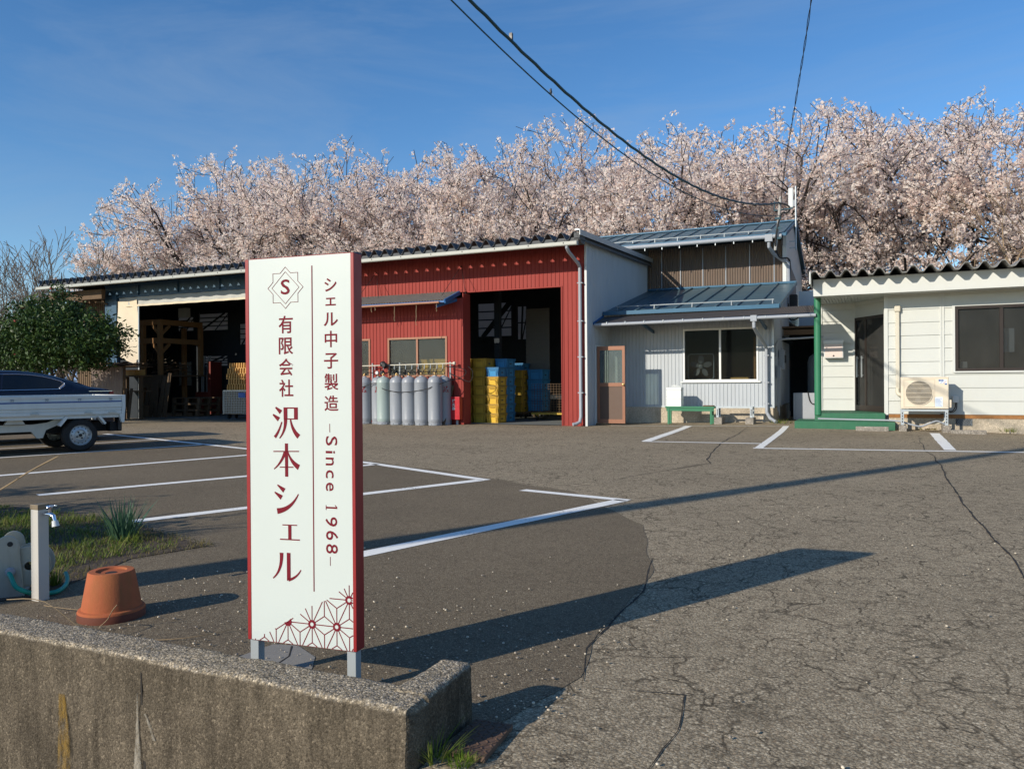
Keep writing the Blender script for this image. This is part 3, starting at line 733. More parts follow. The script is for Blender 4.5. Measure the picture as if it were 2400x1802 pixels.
# ---------------------------------------------------------------- things by the wall
pot = thing('flower_pot', 'terracotta flower pot turned upside down behind the concrete wall', 'flower pot', (-3.0, 2.37, 0), None, True)
pot.scale = (.94, .94, .94)
m = MB(); PS = .128
prof = [(.132, .0), (.140, .004), (.142, .038), (.138, .046), (.126, .050), (.098, .208), (.094, .214), (.066, .214), (.063, .205), (.026, .203), (.024, .19), (.022, .15)]
m.lathe(prof, 48); m.build('body', TERRA, pot, smooth=True)
MB().lathe([(.1425, .001), (.1428, .034), (.1402, .0395), (.137, .0395), (.137, .001)], 48).build('rim', TERRADK, pot, smooth=True)
m = MB(); m.lathe([(.0, .204), (.024, .204)], 20); m.build('drain_hole', BLACK, pot)

wp = thing('water_post', 'white square water post with brown cap and chrome tap beside the grass bed', 'water post', (-3.54, 2.42, 0), None, True, R(0))
MB().box(-.0265, .0265, -.0265, .0265, 0, .425).build('post', POSTW, wp, bevel=.003)
MB().box(-.029, .029, -.029, .029, .425, .449).build('cap', BROWNCAP, wp, bevel=.003)
tap = MB().tube([(.03, 0, .405), (.075, 0, .405), (.098, 0, .398), (.106, 0, .375)], [.009, .010, .010, .008], 10).tube([(.07, 0, .405), (.07, 0, .435)], .007, 8).build('tap', CHROME, wp, smooth=True)
MB().bar((.05, 0, .441), (.115, .0, .447), .012, .006).lathe([(.012, .430), (.014, .438), (.006, .446)], 10, (.07, 0, 0)).build('tap_lever', CHROME, tap, bevel=.002)
MB().tube([(.106, 0, .378), (.112, 0, .352)], [.013, .016], 10).build('spout', WHITE, tap, smooth=True)

reel = thing('hose_reel', 'dirty cream plastic hose reel with a green hose beside the water post', 'hose reel', (-3.735, 2.40, 0), None, True, R(46))
def arch_plate(mb, y0, y1, w=.068, h=.285):
    pts = [(-w, 0), (w, 0), (w*.70, h-.04)]
    for k in range(11): t = math.pi*k/10; pts.append((w*.66*math.cos(t), h-.035+.045*math.sin(t)))
    pts.append((-w*.70, h-.04)); mb.prism(pts, lambda a, b, d: (a, d, b), y0, y1)
m = MB(); arch_plate(m, -.035, -.02); m.box(-.066, .066, -.02, .10, .002, .02); m.build('frame', REEL, reel, bevel=.004)
m = MB(); arch_plate(m, .10, .113); m.build('frame', REEL, reel, bevel=.004)
MB().lathe([(.02, -.014), (.092, -.014), (.094, -.010), (.092, -.006), (.045, -.004), (.045, .080), (.092, .082), (.094, .086), (.092, .09), (.02, .09)], 40, (.085, 0, .142), 'y').build('drum', REEL, reel, smooth=True)
MB().lathe([(.0, -.062), (.016, -.061), (.019, -.052), (.022, -.036)], 18, (.012, 0, .125), 'y').build('hub', GREYPIPE, reel, smooth=True)
MB().lathe([(0, -.0365), (.012, -.0365), (.012, -.034)], 14, (.012, 0, .255), 'y').build('handle', BLACKPL, reel)
hp_ = [(-3.69, 2.37, .125), (-3.668, 2.365, .11), (-3.63, 2.365, .065), (-3.595, 2.40, .035), (-3.595, 2.45, .018), (-3.56, 2.485, .016), (-3.56, 2.53, .018), (-3.60, 2.59, .026), (-3.65, 2.635, .04), (-3.71, 2.67, .055)]
rinv = (Matrix.Translation(reel.location) @ Matrix.Rotation(R(46), 4, 'Z')).inverted()
MB().tube([rinv @ Vector(p) for p in smooth_pts(hp_)], .0105, 12).build('hose', HOSE, reel, smooth=True)

gr = thing('drain_cover', 'rusty checker plate drain cover tilted beside the end of the wall', 'drain cover', (-1.0, 1.945, 0), None, True, R(4))
m = MB(); m.box(-.058, .058, -.105, .105, .004, .018)
for i in range(6):
    for j in range(11):
        x, y = -.05+i*.02, -.098+j*.0195; s = 1 if (i+j) % 2 else -1
        m.bar((x-.005, y-.005*s, .0187), (x+.005, y+.005*s, .0187), .0035, .003)
m.build('plate', GRATE, gr)
struct(flat_poly('concrete_pad', [(-2.16, 1.90), (-1.62, 1.90), (-1.80, 2.22), (-1.86, 2.31), (-2.0, 2.385), (-2.10, 2.36)], .004, PADC))
ribbon('pad_crack', wobble([(-2.02, 2.37), (-1.955, 2.28), (-1.935, 2.18), (-1.95, 2.05), (-1.94, 1.92)], .03, .01, 4), .006, .0050, CRACK, jag=.6)

# loose pebbles, mostly near the wall: nobody could count them
def pebbles():
    bm0 = bmesh.new(); bmesh.ops.create_icosphere(bm0, subdivisions=1, radius=1.0)
    bv = np.array([v.co[:] for v in bm0.verts]); bf = np.array([[v.index for v in f.verts] for f in bm0.faces]); bm0.free()
    V = []; F = []; r_ = random.Random(5)
    for i in range(900):
        if i < 700: x = r_.uniform(-3.3, -.85); y = 2.0+abs(r_.gauss(0, .7)); 
        else: x = r_.uniform(-1., 1.6); y = r_.uniform(1.9, 7)
        if i < 700 and x > -1.25 and y < 2.1: continue
        s = .0022+.0045*r_.random()**2.2; a = r_.uniform(0, 6.28); k = np.array([s*r_.uniform(.8, 1.3), s*r_.uniform(.7, 1.1), s*r_.uniform(.5, .8)])
        q = bv*k; q = np.stack([q[:, 0]*math.cos(a)-q[:, 1]*math.sin(a), q[:, 0]*math.sin(a)+q[:, 1]*math.cos(a), q[:, 2]], 1)+np.array([x, y, .006+k[2]*.7])
        F.append(bf+len(V)*len(bv)); V.append(q)
    t = NT('pebble'); g = t.node('ShaderNodeNewGeometry')
    t.color(t.ramp(g.outputs['Random Per Island'], [(0, (.24, .21, .18)), (.5, (.45, .39, .30)), (1, (.66, .58, .45))])); t.b.inputs['Roughness'].default_value = .9
    o = np_mesh('pebbles', np.concatenate(V), np.concatenate(F), t.m, smooth=True); tag(o, kind='stuff')
pebbles()

# ---------------------------------------------------------------- grass bed, weeds, daffodil clump
BED = [(-9.0, 4.35), (-6.6, 4.2), (-6.08, 4.18), (-5.38, 4.14), (-4.63, 3.93), (-4.1, 3.74), (-3.74, 3.64), (-3.80, 3.45), (-3.88, 3.19), (-3.78, 2.95), (-3.66, 2.62), (-3.60, 2.45), (-3.70, 2.30), (-4.2, 2.0), (-9, 2.0)]
struct(flat_poly('soil_bed', BED, .006, SOIL))
def inside(x, y, poly):
    c = False; n = len(poly)
    for i in range(n):
        x0, y0 = poly[i]; x1, y1 = poly[(i+1) % n]
        if (y0 > y) != (y1 > y) and x < (x1-x0)*(y-y0)/(y1-y0)+x0: c = not c
    return c
GRASSM = leaf_mat('grass_blade', [(.075, .115, .016), (.12, .185, .022), (.19, .25, .04), (.26, .24, .08), (.08, .135, .02)], .35, .55, .25)
DRYM = leaf_mat('dry_grass', [(.20, .155, .075), (.13, .115, .04), (.25, .20, .11), (.09, .11, .03)], .25, .7)
DAFM = leaf_mat('daffodil_leaf', [(.045, .105, .055), (.065, .135, .075), (.085, .165, .10)], .25, .45, .35)
def blade(V, F, x, y, z, h, w, lean, az, bend=.5, n=3):
    o = len(V); dx, dy = math.cos(az), math.sin(az); px, py = -dy*w/2, dx*w/2
    for i in range(n+1):
        t = i/n; r = lean*h*(t+bend*t*t); zz = z+h*(t-.25*bend*lean*t*t); ww = (1-t)**.7 if i < n else 0.03
        V.append((x+dx*r-px*ww, y+dy*r-py*ww, zz)); V.append((x+dx*r+px*ww, y+dy*r+py*ww, zz))
    for i in range(n): F.append((o+2*i, o+2*i+1, o+2*i+3, o+2*i+2))
def grass(name, n, region, hmin, hmax, w, mat, seed, dens=None):
    r_ = random.Random(seed); V = []; F = []; k = 0
    xs = [p[0] for p in region]; ys = [p[1] for p in region]
    while k < n:
        x, y = r_.uniform(min(xs), max(xs)), r_.uniform(min(ys), max(ys))
        if not inside(x, y, region): continue
        d = .5+.5*mnoise.noise(Vector((x*3.1, y*3.1, seed)))+.35*mnoise.noise(Vector((x*9, y*9, seed)))
        if r_.random() > d*1.3: continue
        k += 1
        blade(V, F, x, y, .008, r_.uniform(hmin, hmax)*(.25+1.5*d*d), w*r_.uniform(.6, 1.4), r_.uniform(.1, 1.0), r_.uniform(0, 6.28), r_.uniform(.2, 1.1), 2)
    o = np_mesh(name, V, F, mat); tag(o, kind='stuff'); return o
grass('grass', 17000, [(-7.5, 2.25), (-7.5, 4.2), (-5.4, 4.1), (-4.63, 3.86), (-4.05, 3.68), (-3.86, 3.5), (-3.98, 3.2), (-4.0, 2.9), (-3.8, 2.5), (-4.3, 2.2)], .022, .070, .0055, GRASSM, 3)
grass('dry_grass', 6500, [(-5.6, 2.9), (-5.3, 4.15), (-4.6, 3.93), (-4.05, 3.76), (-3.70, 3.66), (-3.76, 3.45), (-3.85, 3.19), (-3.70, 2.75), (-3.58, 2.4), (-4.2, 2.3)], .012, .042, .0035, DRYM, 9)
def clump(name, label, cat, x, y, n, h, w, mat, seed, lean=.45, spread=.04):
    r_ = random.Random(seed); V = []; F = []
    for i in range(n):
        a = r_.uniform(0, 6.28); s = spread*math.sqrt(r_.random())
        blade(V, F, x+s*math.cos(a), y+s*math.sin(a), .008, h*r_.uniform(.6, 1.05), w*r_.uniform(.7, 1.2), r_.uniform(.05, lean), a+r_.uniform(-.6, .6), r_.uniform(.1, .6), 5)
    o = np_mesh(name, V, F, mat); return tag(o, label, cat)
clump('daffodil_plant', 'clump of upright grey green daffodil leaves at the edge of the grass bed', 'plant', -4.40, 3.56, 85, .27, .014, DAFM, 2, .55, .07)
clump('leafy_weed', 'small rosette of narrow green leaves beside the white water post', 'plant', -3.72, 2.62, 60, .095, .007, GRASSM, 4, .9, .03)
clump('grass_tuft', 'tuft of long curved grass at the foot of the wall end by the drain cover', 'grass', -1.058, 1.79, 42, .080, .0045, GRASSM, 6, 1.3, .03)
SPROUT = leaf_mat('sprout', [(.10, .17, .02), (.15, .24, .03), (.2, .28, .05)], .4)
clump('horsetail_sprout', 'low bright green sprout growing in front of the drain cover', 'plant', -.985, 1.803, 110, .034, .0028, SPROUT, 8, .9, .032)
clump('grass_tuft', 'thin grass growing at the foot of the white office foundation', 'grass', 2.25, 17.15, 60, .10, .008, GRASSM, 16, 1.0, .14)['label']
clump('grass_tuft', 'weeds growing between the annex wall and the green step', 'grass', -1.85, 18.0, 90, .16, .012, GRASSM, 17, 1.0, .22)
# dry twigs and stems lying about
def twig(pts, r, label): 
    o = MB().tube(smooth_pts(pts, 4), [r]*(4*(len(pts)-1))+[r*.3], 5).build('dry_stem', DRYSTEM, smooth=True); tag(o, label, 'dry stem')
DRYSTEM = M('dry_stem', (.30, .22, .13), .9, 0, .3, 20)
twig([(-2.86, 2.20, .02), (-2.83, 2.215, .05), (-2.80, 2.215, .09), (-2.765, 2.21, .12)], .0018, 'bent dry stem leaning against the upside down pot')
twig([(-3.05, 1.95, .175), (-2.9, 2.0, .17), (-2.75, 2.08, .04), (-2.6, 2.16, .015), (-2.45, 2.26, .012), (-2.36, 2.42, .012)], .0020, 'long dry stem lying along the wall top past the pot')
twig([(-3.40, 2.34, .012), (-3.25, 2.33, .018), (-3.12, 2.36, .014), (-3.02, 2.37, .012)], .0016, 'short dry stem on the asphalt between the water post and the pot')
twig([(-6.95, 4.22, .012), (-6.84, 4.25, .071), (-6.63, 4.28, .175), (-6.46, 4.3, .263), (-6.32, 4.36, .345), (-6.187, 4.4, .41)], .007, 'dry knotted stem leaning up over the parking lines beyond the grass bed')

# ---------------------------------------------------------------- red workshop with the open garage bay
F0 = 16.75
ws = thing('workshop_building', 'long red and blue corrugated workshop with wavy dark roof and two open bays', 'workshop', (-14, F0, 0))
m = MB()
wall_front(m, -14.2, -6.45, 3.17, 4.06, F0)              # header over the openings
wall_front(m, -6.45, -5.85, 0.0, 4.06, F0)               # pier right of the bay
m.build('upper_facade', RED, ws)
FL = 16.50                                               # the low wall under the awning stands a little forward
m = MB(); W1 = (-10.96, -9.28, 1.14, 2.107); W2 = (-13.17, -11.48, 1.14, 2.107)
for x0, x1, z0, z1 in ((-14.2, W2[0], 0, 3.0), (W2[1], W1[0], 0, 3.0), (W1[1], -8.85, 0, 3.0), (W2[0], W2[1], 0, 1.14), (W2[0], W2[1], 2.107, 3.0), (W1[0], W1[1], 0, 1.14), (W1[0], W1[1], 2.107, 3.0)):
    wall_front(m, x0, x1, z0, z1, FL)
m.box(-8.87, -8.85, FL+.02, F0+.12, 0, 3.12); m.build('front_wall', RED, ws)
m = MB(); m.box(-6.455, -6.43, F0-.018, F0+.12, 0, 3.17); m.box(-8.85, -6.43, F0-.016, F0+.12, 3.15, 3.172); m.build('bay_trim', RED, ws)
m = MB(); m.box(-5.885, -5.832, F0-.03, F0+.012, 0, 4.15); m.build('corner_trim', WHITE, ws, bevel=.004)
def win(par, W, y, frame, pane, mid=True, fw=.045, dep=.07, sash=.0):
    x0, x1, z0, z1 = W; m = MB()
    m.box(x0, x1, y-.02, y+dep, z0, z0+fw); m.box(x0, x1, y-.02, y+dep, z1-fw, z1); m.box(x0, x0+fw, y-.02, y+dep, z0+fw, z1-fw); m.box(x1-fw, x1, y-.02, y+dep, z0+fw, z1-fw)
    if mid: c = (x0+x1)/2; m.box(c-fw*.55, c+fw*.55, y-.008, y+dep-.012, z0+fw, z1-fw)
    w = m.build('window', frame, par)
    MB().box(x0+fw, x1-fw, y+.022, y+.026, z0+fw, z1-fw).build('pane', pane, w)
    return w
win(ws, W1, FL, BROWNAL, PANE_RED); win(ws, W2, FL, BROWNAL, PANE_RED)
# silver side wall with the side door opening
m = MB(); rake = lambda y: 4.20+(y-16.9)*.034
wall_side(m, F0+.015, 17.36, 0.0, lambda y: rake(y), -5.85); wall_side(m, 17.36, 18.2, 1.80, lambda y: rake(y), -5.85); wall_side(m, 18.2, 22.0, 0, lambda y: rake(y), -5.85)
m.build('side_wall', SILVER, ws)
m = MB(); m.box(-5.90, -5.815, 17.30, 17.36, .04, 1.84); m.box(-5.90, -5.815, 18.2, 18.26, .04, 1.84); m.box(-5.90, -5.815, 17.36, 18.2, 1.80, 1.84); m.build('door_frame', WHITE, ws)
# roof of deep wavy sheets, one long shed
m = MB(); PITCH = .3014
prof = wave_profile(-23.32, -5.72, PITCH, .092, 10, -6.152)
rz = lambda y: 4.12+(y-15.95)*.034
m.sheet(prof, 15.95, 22.3, lambda p, q, a: (p, a, rz(a)+q), .012, (0, 0, 1)); roof = m.build('roof', ROOFDK, ws, smooth=True)
m = MB(); m.bar((-5.76, 15.90, 4.245), (-5.76, 22.0, 4.46), .10, .03); m.bar((-5.695, 15.90, 4.19), (-5.695, 22.0, 4.405), .012, .12); m.build('roof_flashing', GALV, ws)
m = MB(); m.prism([(15.96, 4.19), (16.3, 4.20), (16.3, 3.98), (16.1, 3.98), (15.96, 4.08)], lambda a, b, d: (d, a, b), -5.85, -5.72); m.build('bargeboard_end', ROOFDK, ws)
m = MB(); m.box(-23.3, -5.76, 15.845, 15.855, 3.925, 3.998); m.box(-23.3, -5.76, 15.855, 15.94, 3.915, 3.925); m.box(-23.3, -5.76, 15.94, 15.95, 3.925, 3.99); m.box(-5.76, -5.748, 15.845, 15.95, 3.915, 4.0)
g = m.build('gutter', GUTTER, ws, bevel=.004)
m = MB(); fp = [(p, min(4.12+q-.004, 4.095)) for p, q in wave_profile(-23.28, -5.76, PITCH, .092, 16, -6.152)]
m.sheet(fp, 0, 1, lambda p, q, a: (p, 15.985, q if a else 3.93), .02, (0, 1, 0)); m.build('eaves_filler', ROOFDK, ws)
for x in [-6.05-.82*k for k in range(22)]:
    MB().box(x-.008, x+.008, 15.838, 15.96, 3.955, 3.985).box(x-.006, x+.006, 15.90, 15.915, 3.985, 4.06).build('gutter_hook', BLACKPL, g)
MB().tube([(-5.99, 15.90, 3.95), (-5.99, 15.90, 3.88), (-5.985, 16.0, 3.80), (-5.97, 16.55, 3.62), (-5.97, 16.66, 3.54), (-5.97, 16.66, .22), (-5.98, 16.62, .10), (-6.05, 16.55, .055), (-6.10, 16.50, .05)], .038, 14).build('downspout', GREYPIPE, ws, smooth=True)
for z in (3.2, 2.35, 1.55, .75): MB().box(-6.03, -5.91, 16.63, 16.74, z-.012, z+.012).build('pipe_clamp', GREYPIPE, ws)
# awning over the gas cylinders: corrugated sheet, blue fascia, thin gutter, stays
m = MB(); aw = wave_profile(-14.3, -8.98, .075, .010, 6)
m.sheet(aw, 0, 1, lambda p, q, a: (p, FL+.02-a*.62, 3.16-a*.25+q), .004, (0, 0, 1)); aws = m.build('awning', AWNT, ws)
m = MB(); m.box(-14.3, -9.0, 15.90, 15.93, 2.85, 2.895); m.bar((-8.96, 16.55, 3.13), (-8.98, 15.86, 2.87), .04, .09); m.bar((-9.02, 16.5, 2.96), (-9.25, 15.95, 2.78), .05, .07); m.build('awning_fascia', BLUEBR, aws)
MB().tube([(-14.3, 15.85, 2.83), (-9.12, 15.85, 2.85)], .028, 10).build('awning_gutter', BROWNAL, aws, smooth=True)
m = MB()
for x in (-11.45, -9.02):
    m.tube([(x-.15, 16.05, 3.02), (x+.02, F0-.03, 3.80)], .006, 5); m.tube([(x+.35, 16.3, 3.05), (x+.02, F0-.03, 3.80)], .006, 5)
m.build('stay_wire', BLACK, aws)
m = MB(); rr = random.Random(3)
for x, l in ((-11.0, .14), (-10.35, .38), (-9.75, .5), (-10.9, .1), (-9.2, .2)):
    m.tube([(x+rr.uniform(-.01, .01), 15.86+rr.uniform(-.01, .01), 2.84-l*k/6) for k in range(7)], .008, 4)
m.build('dry_creeper', DRYSTEM, aws)
# blue steel frame of the left bay
m = MB(); m.box(-21.33, -20.98, F0-.04, F0+.16, 0, 3.66); m.box(-20.97, -20.76, F0-.10, F0+.16, 0, 3.70); m.build('column', BLUEST, ws)
m = MB(); m.box(-21.33, -14.2, F0-.02, F0+.14, 3.62, 4.03); m.box(-21.33, -14.2, F0-.06, F0-.02, 3.98, 4.03); m.box(-21.33, -14.2, F0-.06, F0-.02, 3.62, 3.665)
for x in (-19.9, -18.3, -16.7, -15.2): m.box(x-.02, x+.02, F0-.06, F0-.02, 3.665, 3.98)
m.build('beam', BLUEST, ws)
m = MB(); wall_front(m, -23.0, -21.33, 0, 4.0, F0+.3, .09, .015); m.build('end_wall', WOODDK, ws)
m = MB(); m.box(-22.9, -20.95, 16.3, 16.42, 3.58, 3.86); m.box(-23.25, -22.9, 16.25, 16.5, 3.45, 3.9); m.bar((-22.5, 15.95, 3.9), (-21.2, 16.7, 3.45), .05, .05); m.build('eaves_bracket', WOODDK, ws)
# tarpaulin valance with its bright hem, and the side curtain
m = MB(); n = 90; pr = [(-20.72+6.52*i/n, .018*math.sin(i*.9)+.02*mnoise.noise(Vector((i*.13, 0, 0)))) for i in range(n+1)]
m.sheet(pr, 3.355, 3.615, lambda p, q, a: (p, F0-.03+q, a), .004, (0, 1, 0)); m.build('valance', TARPG, ws, smooth=True)
m = MB(); m.sheet(pr, 3.335, 3.39, lambda p, q, a: (p, F0-.045+q, a), .012, (0, -1, 0)); m.build('valance_hem', TARP, ws, smooth=True)
m = MB(); nx, nz = 20, 34; o = []
for j in range(nz+1):
    for i in range(nx+1):
        u, v = i/nx, j/nz; x = -20.73+.83*u; zb = 1.60+.30*(1-u)**1.5; z = zb+(3.52-zb)*v
        o.append((x, F0-.06-.045*math.sin(u*5+v*2.2)*(1-.4*v)-.05*mnoise.noise(Vector((u*2.3+v*1.5, v*2.1, 3.3))), z))
fs = [(j*(nx+1)+i, j*(nx+1)+i+1, (j+1)*(nx+1)+i+1, (j+1)*(nx+1)+i) for j in range(nz) for i in range(nx)]
m.add(o, fs); m.build('side_curtain', TARP, ws, smooth=True)
MB().tube([(-19.88, F0-.05, 0), (-19.87, F0-.05, 3.40)], .025, 8).build('curtain_pole', GALV, ws, smooth=True)
# inside: floor, back walls with frosted panels, dark ceiling frame
struct(flat_poly('shop_floor', [(-23, F0+.02), (-5.9, F0+.02), (-5.9, 21.9), (-23, 21.9)], .013, DARKFLOOR))
B1 = 20.3
def holed(mb, x0, x1, z0, z1, y, holes, t=.06):
    xs = sorted({x0, x1, *[h[0] for h in holes], *[h[1] for h in holes]})
    for a, b in zip(xs[:-1], xs[1:]):
        zc = z0
        for h in sorted([h for h in holes if h[0] <= a+1e-6 and h[1] >= b-1e-6], key=lambda h: h[2]):
            if h[2] > zc: mb.box(a, b, y, y+t, zc, h[2])
            zc = h[3]
        if zc < z1: mb.box(a, b, y, y+t, zc, z1)
H1 = [(-22.25, -21.50, 2.87, 3.34), (-21.24, -19.92, 2.85, 3.42), (-19.42, -18.6, 2.33, 3.02), (-21.2, -19.95, 1.63, 1.96)]
H2 = [(-11.25, -10.10, 2.42, 3.44), (-9.9, -9.6, 2.3, 3.3), (-6.85, -6.35, 2.55, 3.2)]
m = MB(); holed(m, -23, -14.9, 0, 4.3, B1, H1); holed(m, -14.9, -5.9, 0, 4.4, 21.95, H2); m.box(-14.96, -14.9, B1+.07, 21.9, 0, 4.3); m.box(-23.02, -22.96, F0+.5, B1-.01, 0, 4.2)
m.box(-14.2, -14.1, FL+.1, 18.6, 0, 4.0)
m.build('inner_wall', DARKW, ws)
for y, hs in ((B1, H1), (21.95, H2)):
    for h in hs:
        w = MB().box(h[0]-.02, h[1]+.02, y+.075, y+.08, h[2]-.02, h[3]+.02).build('rear_window', REARLIGHT, ws)
        m = MB(); n = 3 if h[1]-h[0] > .6 else 1
        for k in range(1, n+1):
            z = h[2]+(h[3]-h[2])*k/(n+1); m.box(h[0], h[1], y-.015, y-.002, z-.018, z+.018)
        m.bar((h[0]+.15, y-.03, h[2]), (h[1]-.1, y-.03, h[3]), .012, .06); m.bar((h[0]+.6*(h[1]-h[0]), y-.03, h[2]), (h[1]+.1, y-.03, h[3]), .012, .035)
        m.build('bar', DARKW, w)
m = MB()
for x in (-22.5, -19.5, -17, -14.6, -12, -9.3, -6.6): m.box(x-.06, x+.06, F0+.2, 21.8, 3.72, 3.9)
for y in (17.8, 19.6): m.box(-22.9, -6.0, y-.05, y+.05, 3.9, 4.02)
m.box(-9.15, -9.0, 18.8, 18.95, 0, 3.75); m.box(-11.9, -11.75, 21.2, 21.35, 0, 3.75); m.bar((-10.9, 21.5, 2.3), (-9.7, 21.5, 3.6), .05, .10)
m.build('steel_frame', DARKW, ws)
m = MB(); 
for k in range(52): m.box(-8.98, -8.27, 20.5+(.012 if k % 2 else 0), 20.55, .05+k*.058, .05+k*.058+.056)
m.build('roller_shutter', SHUTTER, ws)
MB().box(-21.95, -21.2, B1-.10, B1-.06, 3.0, 3.03).tube([(-21.0, B1-.2, 3.45), (-21.0, B1-.2, 3.05)], .004, 4).lathe([(0, 3.05), (.02, 3.03), (.03, 2.99), (.02, 2.95), (0, 2.94)], 10, (-21.0, B1-.2, 0)).build('hanging_lamp', GALV, ws)
MB().box(-20.35, -19.98, 18.6, 18.75, 3.15, 3.45).build('wall_heater', TARPG, ws)

# door leaf of the side entrance, swung open parallel to the facade
dl = thing('side_door', 'bronze glazed door standing open beside the silver side wall', 'door', (-5.82, 17.33, 0))
D0, D1, DZ0, DZ1, DY = -5.80, -5.14, .045, 1.80, 17.32
m = MB(); fw = .062
m.box(D0, D0+fw, DY-.02, DY+.02, DZ0, DZ1); m.box(D1-fw, D1, DY-.02, DY+.02, DZ0, DZ1); m.box(D0+fw, D1-fw, DY-.02, DY+.02, DZ1-.09, DZ1); m.box(D0+fw, D1-fw, DY-.02, DY+.02, DZ0, DZ0+.09); m.box(D0+fw, D1-fw, DY-.02, DY+.02, .885, .965)
m.build('frame', BROWNAL, dl)
MB().box(D0+fw, D1-fw, DY-.008, DY+.008, DZ0+.09, .885).build('panel', BROWNPANEL, dl)
MB().box(D0+fw, D1-fw, DY-.003, DY+.003, .965, DZ1-.09).build('pane', PANE_DOOR, dl)
MB().lathe([(0, DY-.075), (.022, DY-.07), (.026, DY-.055), (.012, DY-.04), (.012, DY-.02), (.03, DY-.022)], 14, (D1-.03, 0, .925), 'y').build('door_knob', BRASS, dl, smooth=True)

# gas cylinders
def make_cylinder():
    t = thing('gas_cylinder', 'grey gas cylinder', 'gas cylinder', (0, 0, 0), 'gas cylinders in front of the red wall', True)
    MB().lathe([(0, .05), (.12, .05), (.150, .075), (.155, .12), (.155, .13), (.1565, .135), (.155, .14), (.155, 1.0), (.1565, 1.005), (.155, 1.01), (.153, 1.04), (.140, 1.085), (.110, 1.12), (.07, 1.138), (.045, 1.145), (.04, 1.165), (0, 1.165)], 28).build('body', CYL, t, smooth=True)
    m = MB(); m.lathe([(.142, .0), (.145, .0), (.145, .075), (.135, .085)], 28)
    for k in range(8):
        a = k*math.pi/4+.2; m.box(*sorted((.1452*math.cos(a)-.012, .1452*math.cos(a)+.012)), .1452*math.sin(a)-.012, .1452*math.sin(a)+.012, .02, .036)
    m.build('foot_ring', CYL, t, smooth=True)
    v = MB().tube([(0, 0, 1.16), (0, 0, 1.215)], .016, 10).tube([(0, 0, 1.195), (0, -.05, 1.2)], .012, 8).lathe([(.0, 1.235), (.022, 1.234), (.024, 1.222), (.0, 1.215)], 10).build('valve', BRASS, t, smooth=True)
    return t
cyl0 = make_cylinder(); cyl0.scale = (1.09, 1.09, 1.0); used = [False]
ORD = ['first', 'second', 'third', 'fourth', 'fifth', 'sixth', 'seventh', 'eighth', 'ninth', 'tenth', 'eleventh', 'twelfth']
def cyl(x, y, label, mat=None, rz=0.0, txt=False):
    c = cyl0 if not used[0] else copy_tree(cyl0); used[0] = True
    c.location = (x, y, gz(x, y)+.004); c.rotation_euler = (0, 0, rz); c['label'] = label
    if mat:
        b = [k for k in c.children if k.name.startswith('body')][0]; b.data = b.data.copy(); b.data.materials[0] = mat
    if txt:
        V, F = text_mesh('LP', .09, bold=.004); V2, F2 = text_mesh('ガス', .075, bold=.004)
        for k, (VV, FF, z) in enumerate(((V, F, .88), (V2, F2, .80))):
            mm = MB(); mm.add([(-.06*0+.1575*math.sin(p.x/.1575+.25), -.1575*math.cos(p.x/.1575+.25)-.0005, z+p.y) for p in VV], FF); mm.build('lettering', REDBOX, c)
    return c
fx = [-10.77, -10.40, -10.06, -9.715, -9.345]
for k, x in enumerate(fx):
    cyl(x, 16.02, ['leftmost cylinder of the front row, with a pale green left edge', 'second cylinder from the left in the front row of five', 'middle cylinder of the front row of five', 'second cylinder from the right in the front row of five', 'rightmost cylinder of the front row, fully in the sun'][k], None, k*1.3)
cyl(-9.27, 16.30, 'cylinder at the right end of the back row, next to the leaning boards', None, .55, True)
for k, x in enumerate((-10.58, -10.23, -9.89, -9.53)):
    cyl(x, 16.30, ORD[k]+' from the left of the cylinders half hidden behind the front row of five', None, k*.7)
cyl(-11.06, 16.22, 'dull cylinder with red lettering just left of the pale green edged one', None, .25, True)
cyl(-11.42, 16.16, 'dull cylinder with red lettering half hidden by the sign edge', None, .15, True)
b_ = [k for t_ in COL.objects if t_.name.startswith('gas_cylinder') and t_.get('label', '').startswith('leftmost') for k in t_.children if k.name.startswith('body')][0]
b_.data = b_.data.copy(); b_.data.materials[0] = PALEGREEN
# gas pipe manifold on posts
gm = thing('gas_manifold', 'pale pipe rail with hoses and regulators above the gas cylinders', 'gas pipe', (-10.2, 16.36, 0))
PZ = 1.452
MB().tube([(-13.3, 16.36, PZ-.04), (-9.02, 16.36, PZ)], .013, 10).lathe([(0, -9.04), (.04, -9.04), (.04, -8.99), (0, -8.99)], 12, (0, 16.36, PZ), 'x').build('pipe', CREAMPIPE, gm, smooth=True)
for x in (-12.6, -11.35, -10.55, -9.14): MB().box(x-.016, x+.016, 16.38, 16.41, 0, PZ+.04).build('post', RAILM, gm)
m = MB(); mh = MB()
for k, x in enumerate([-11.25, -11.0, -10.83, -10.68, -10.36, -10.18, -10.0, -9.83, -9.66, -9.48, -9.32]):
    m.tube([(x, 16.36, PZ-.01), (x, 16.35, PZ-.13)], .012, 6)
    mh.tube(smooth_pts([(x, 16.35, PZ-.12), (x-.01, 16.30, PZ-.2), (x-.05, 16.20, 1.26), (x-.09, 16.08, 1.22), (x-.03, 16.03, 1.20)], 4), .009, 6)
m.build('valve_stub', RAILM, gm); mh.build('hose', BLACK, gm, smooth=True)
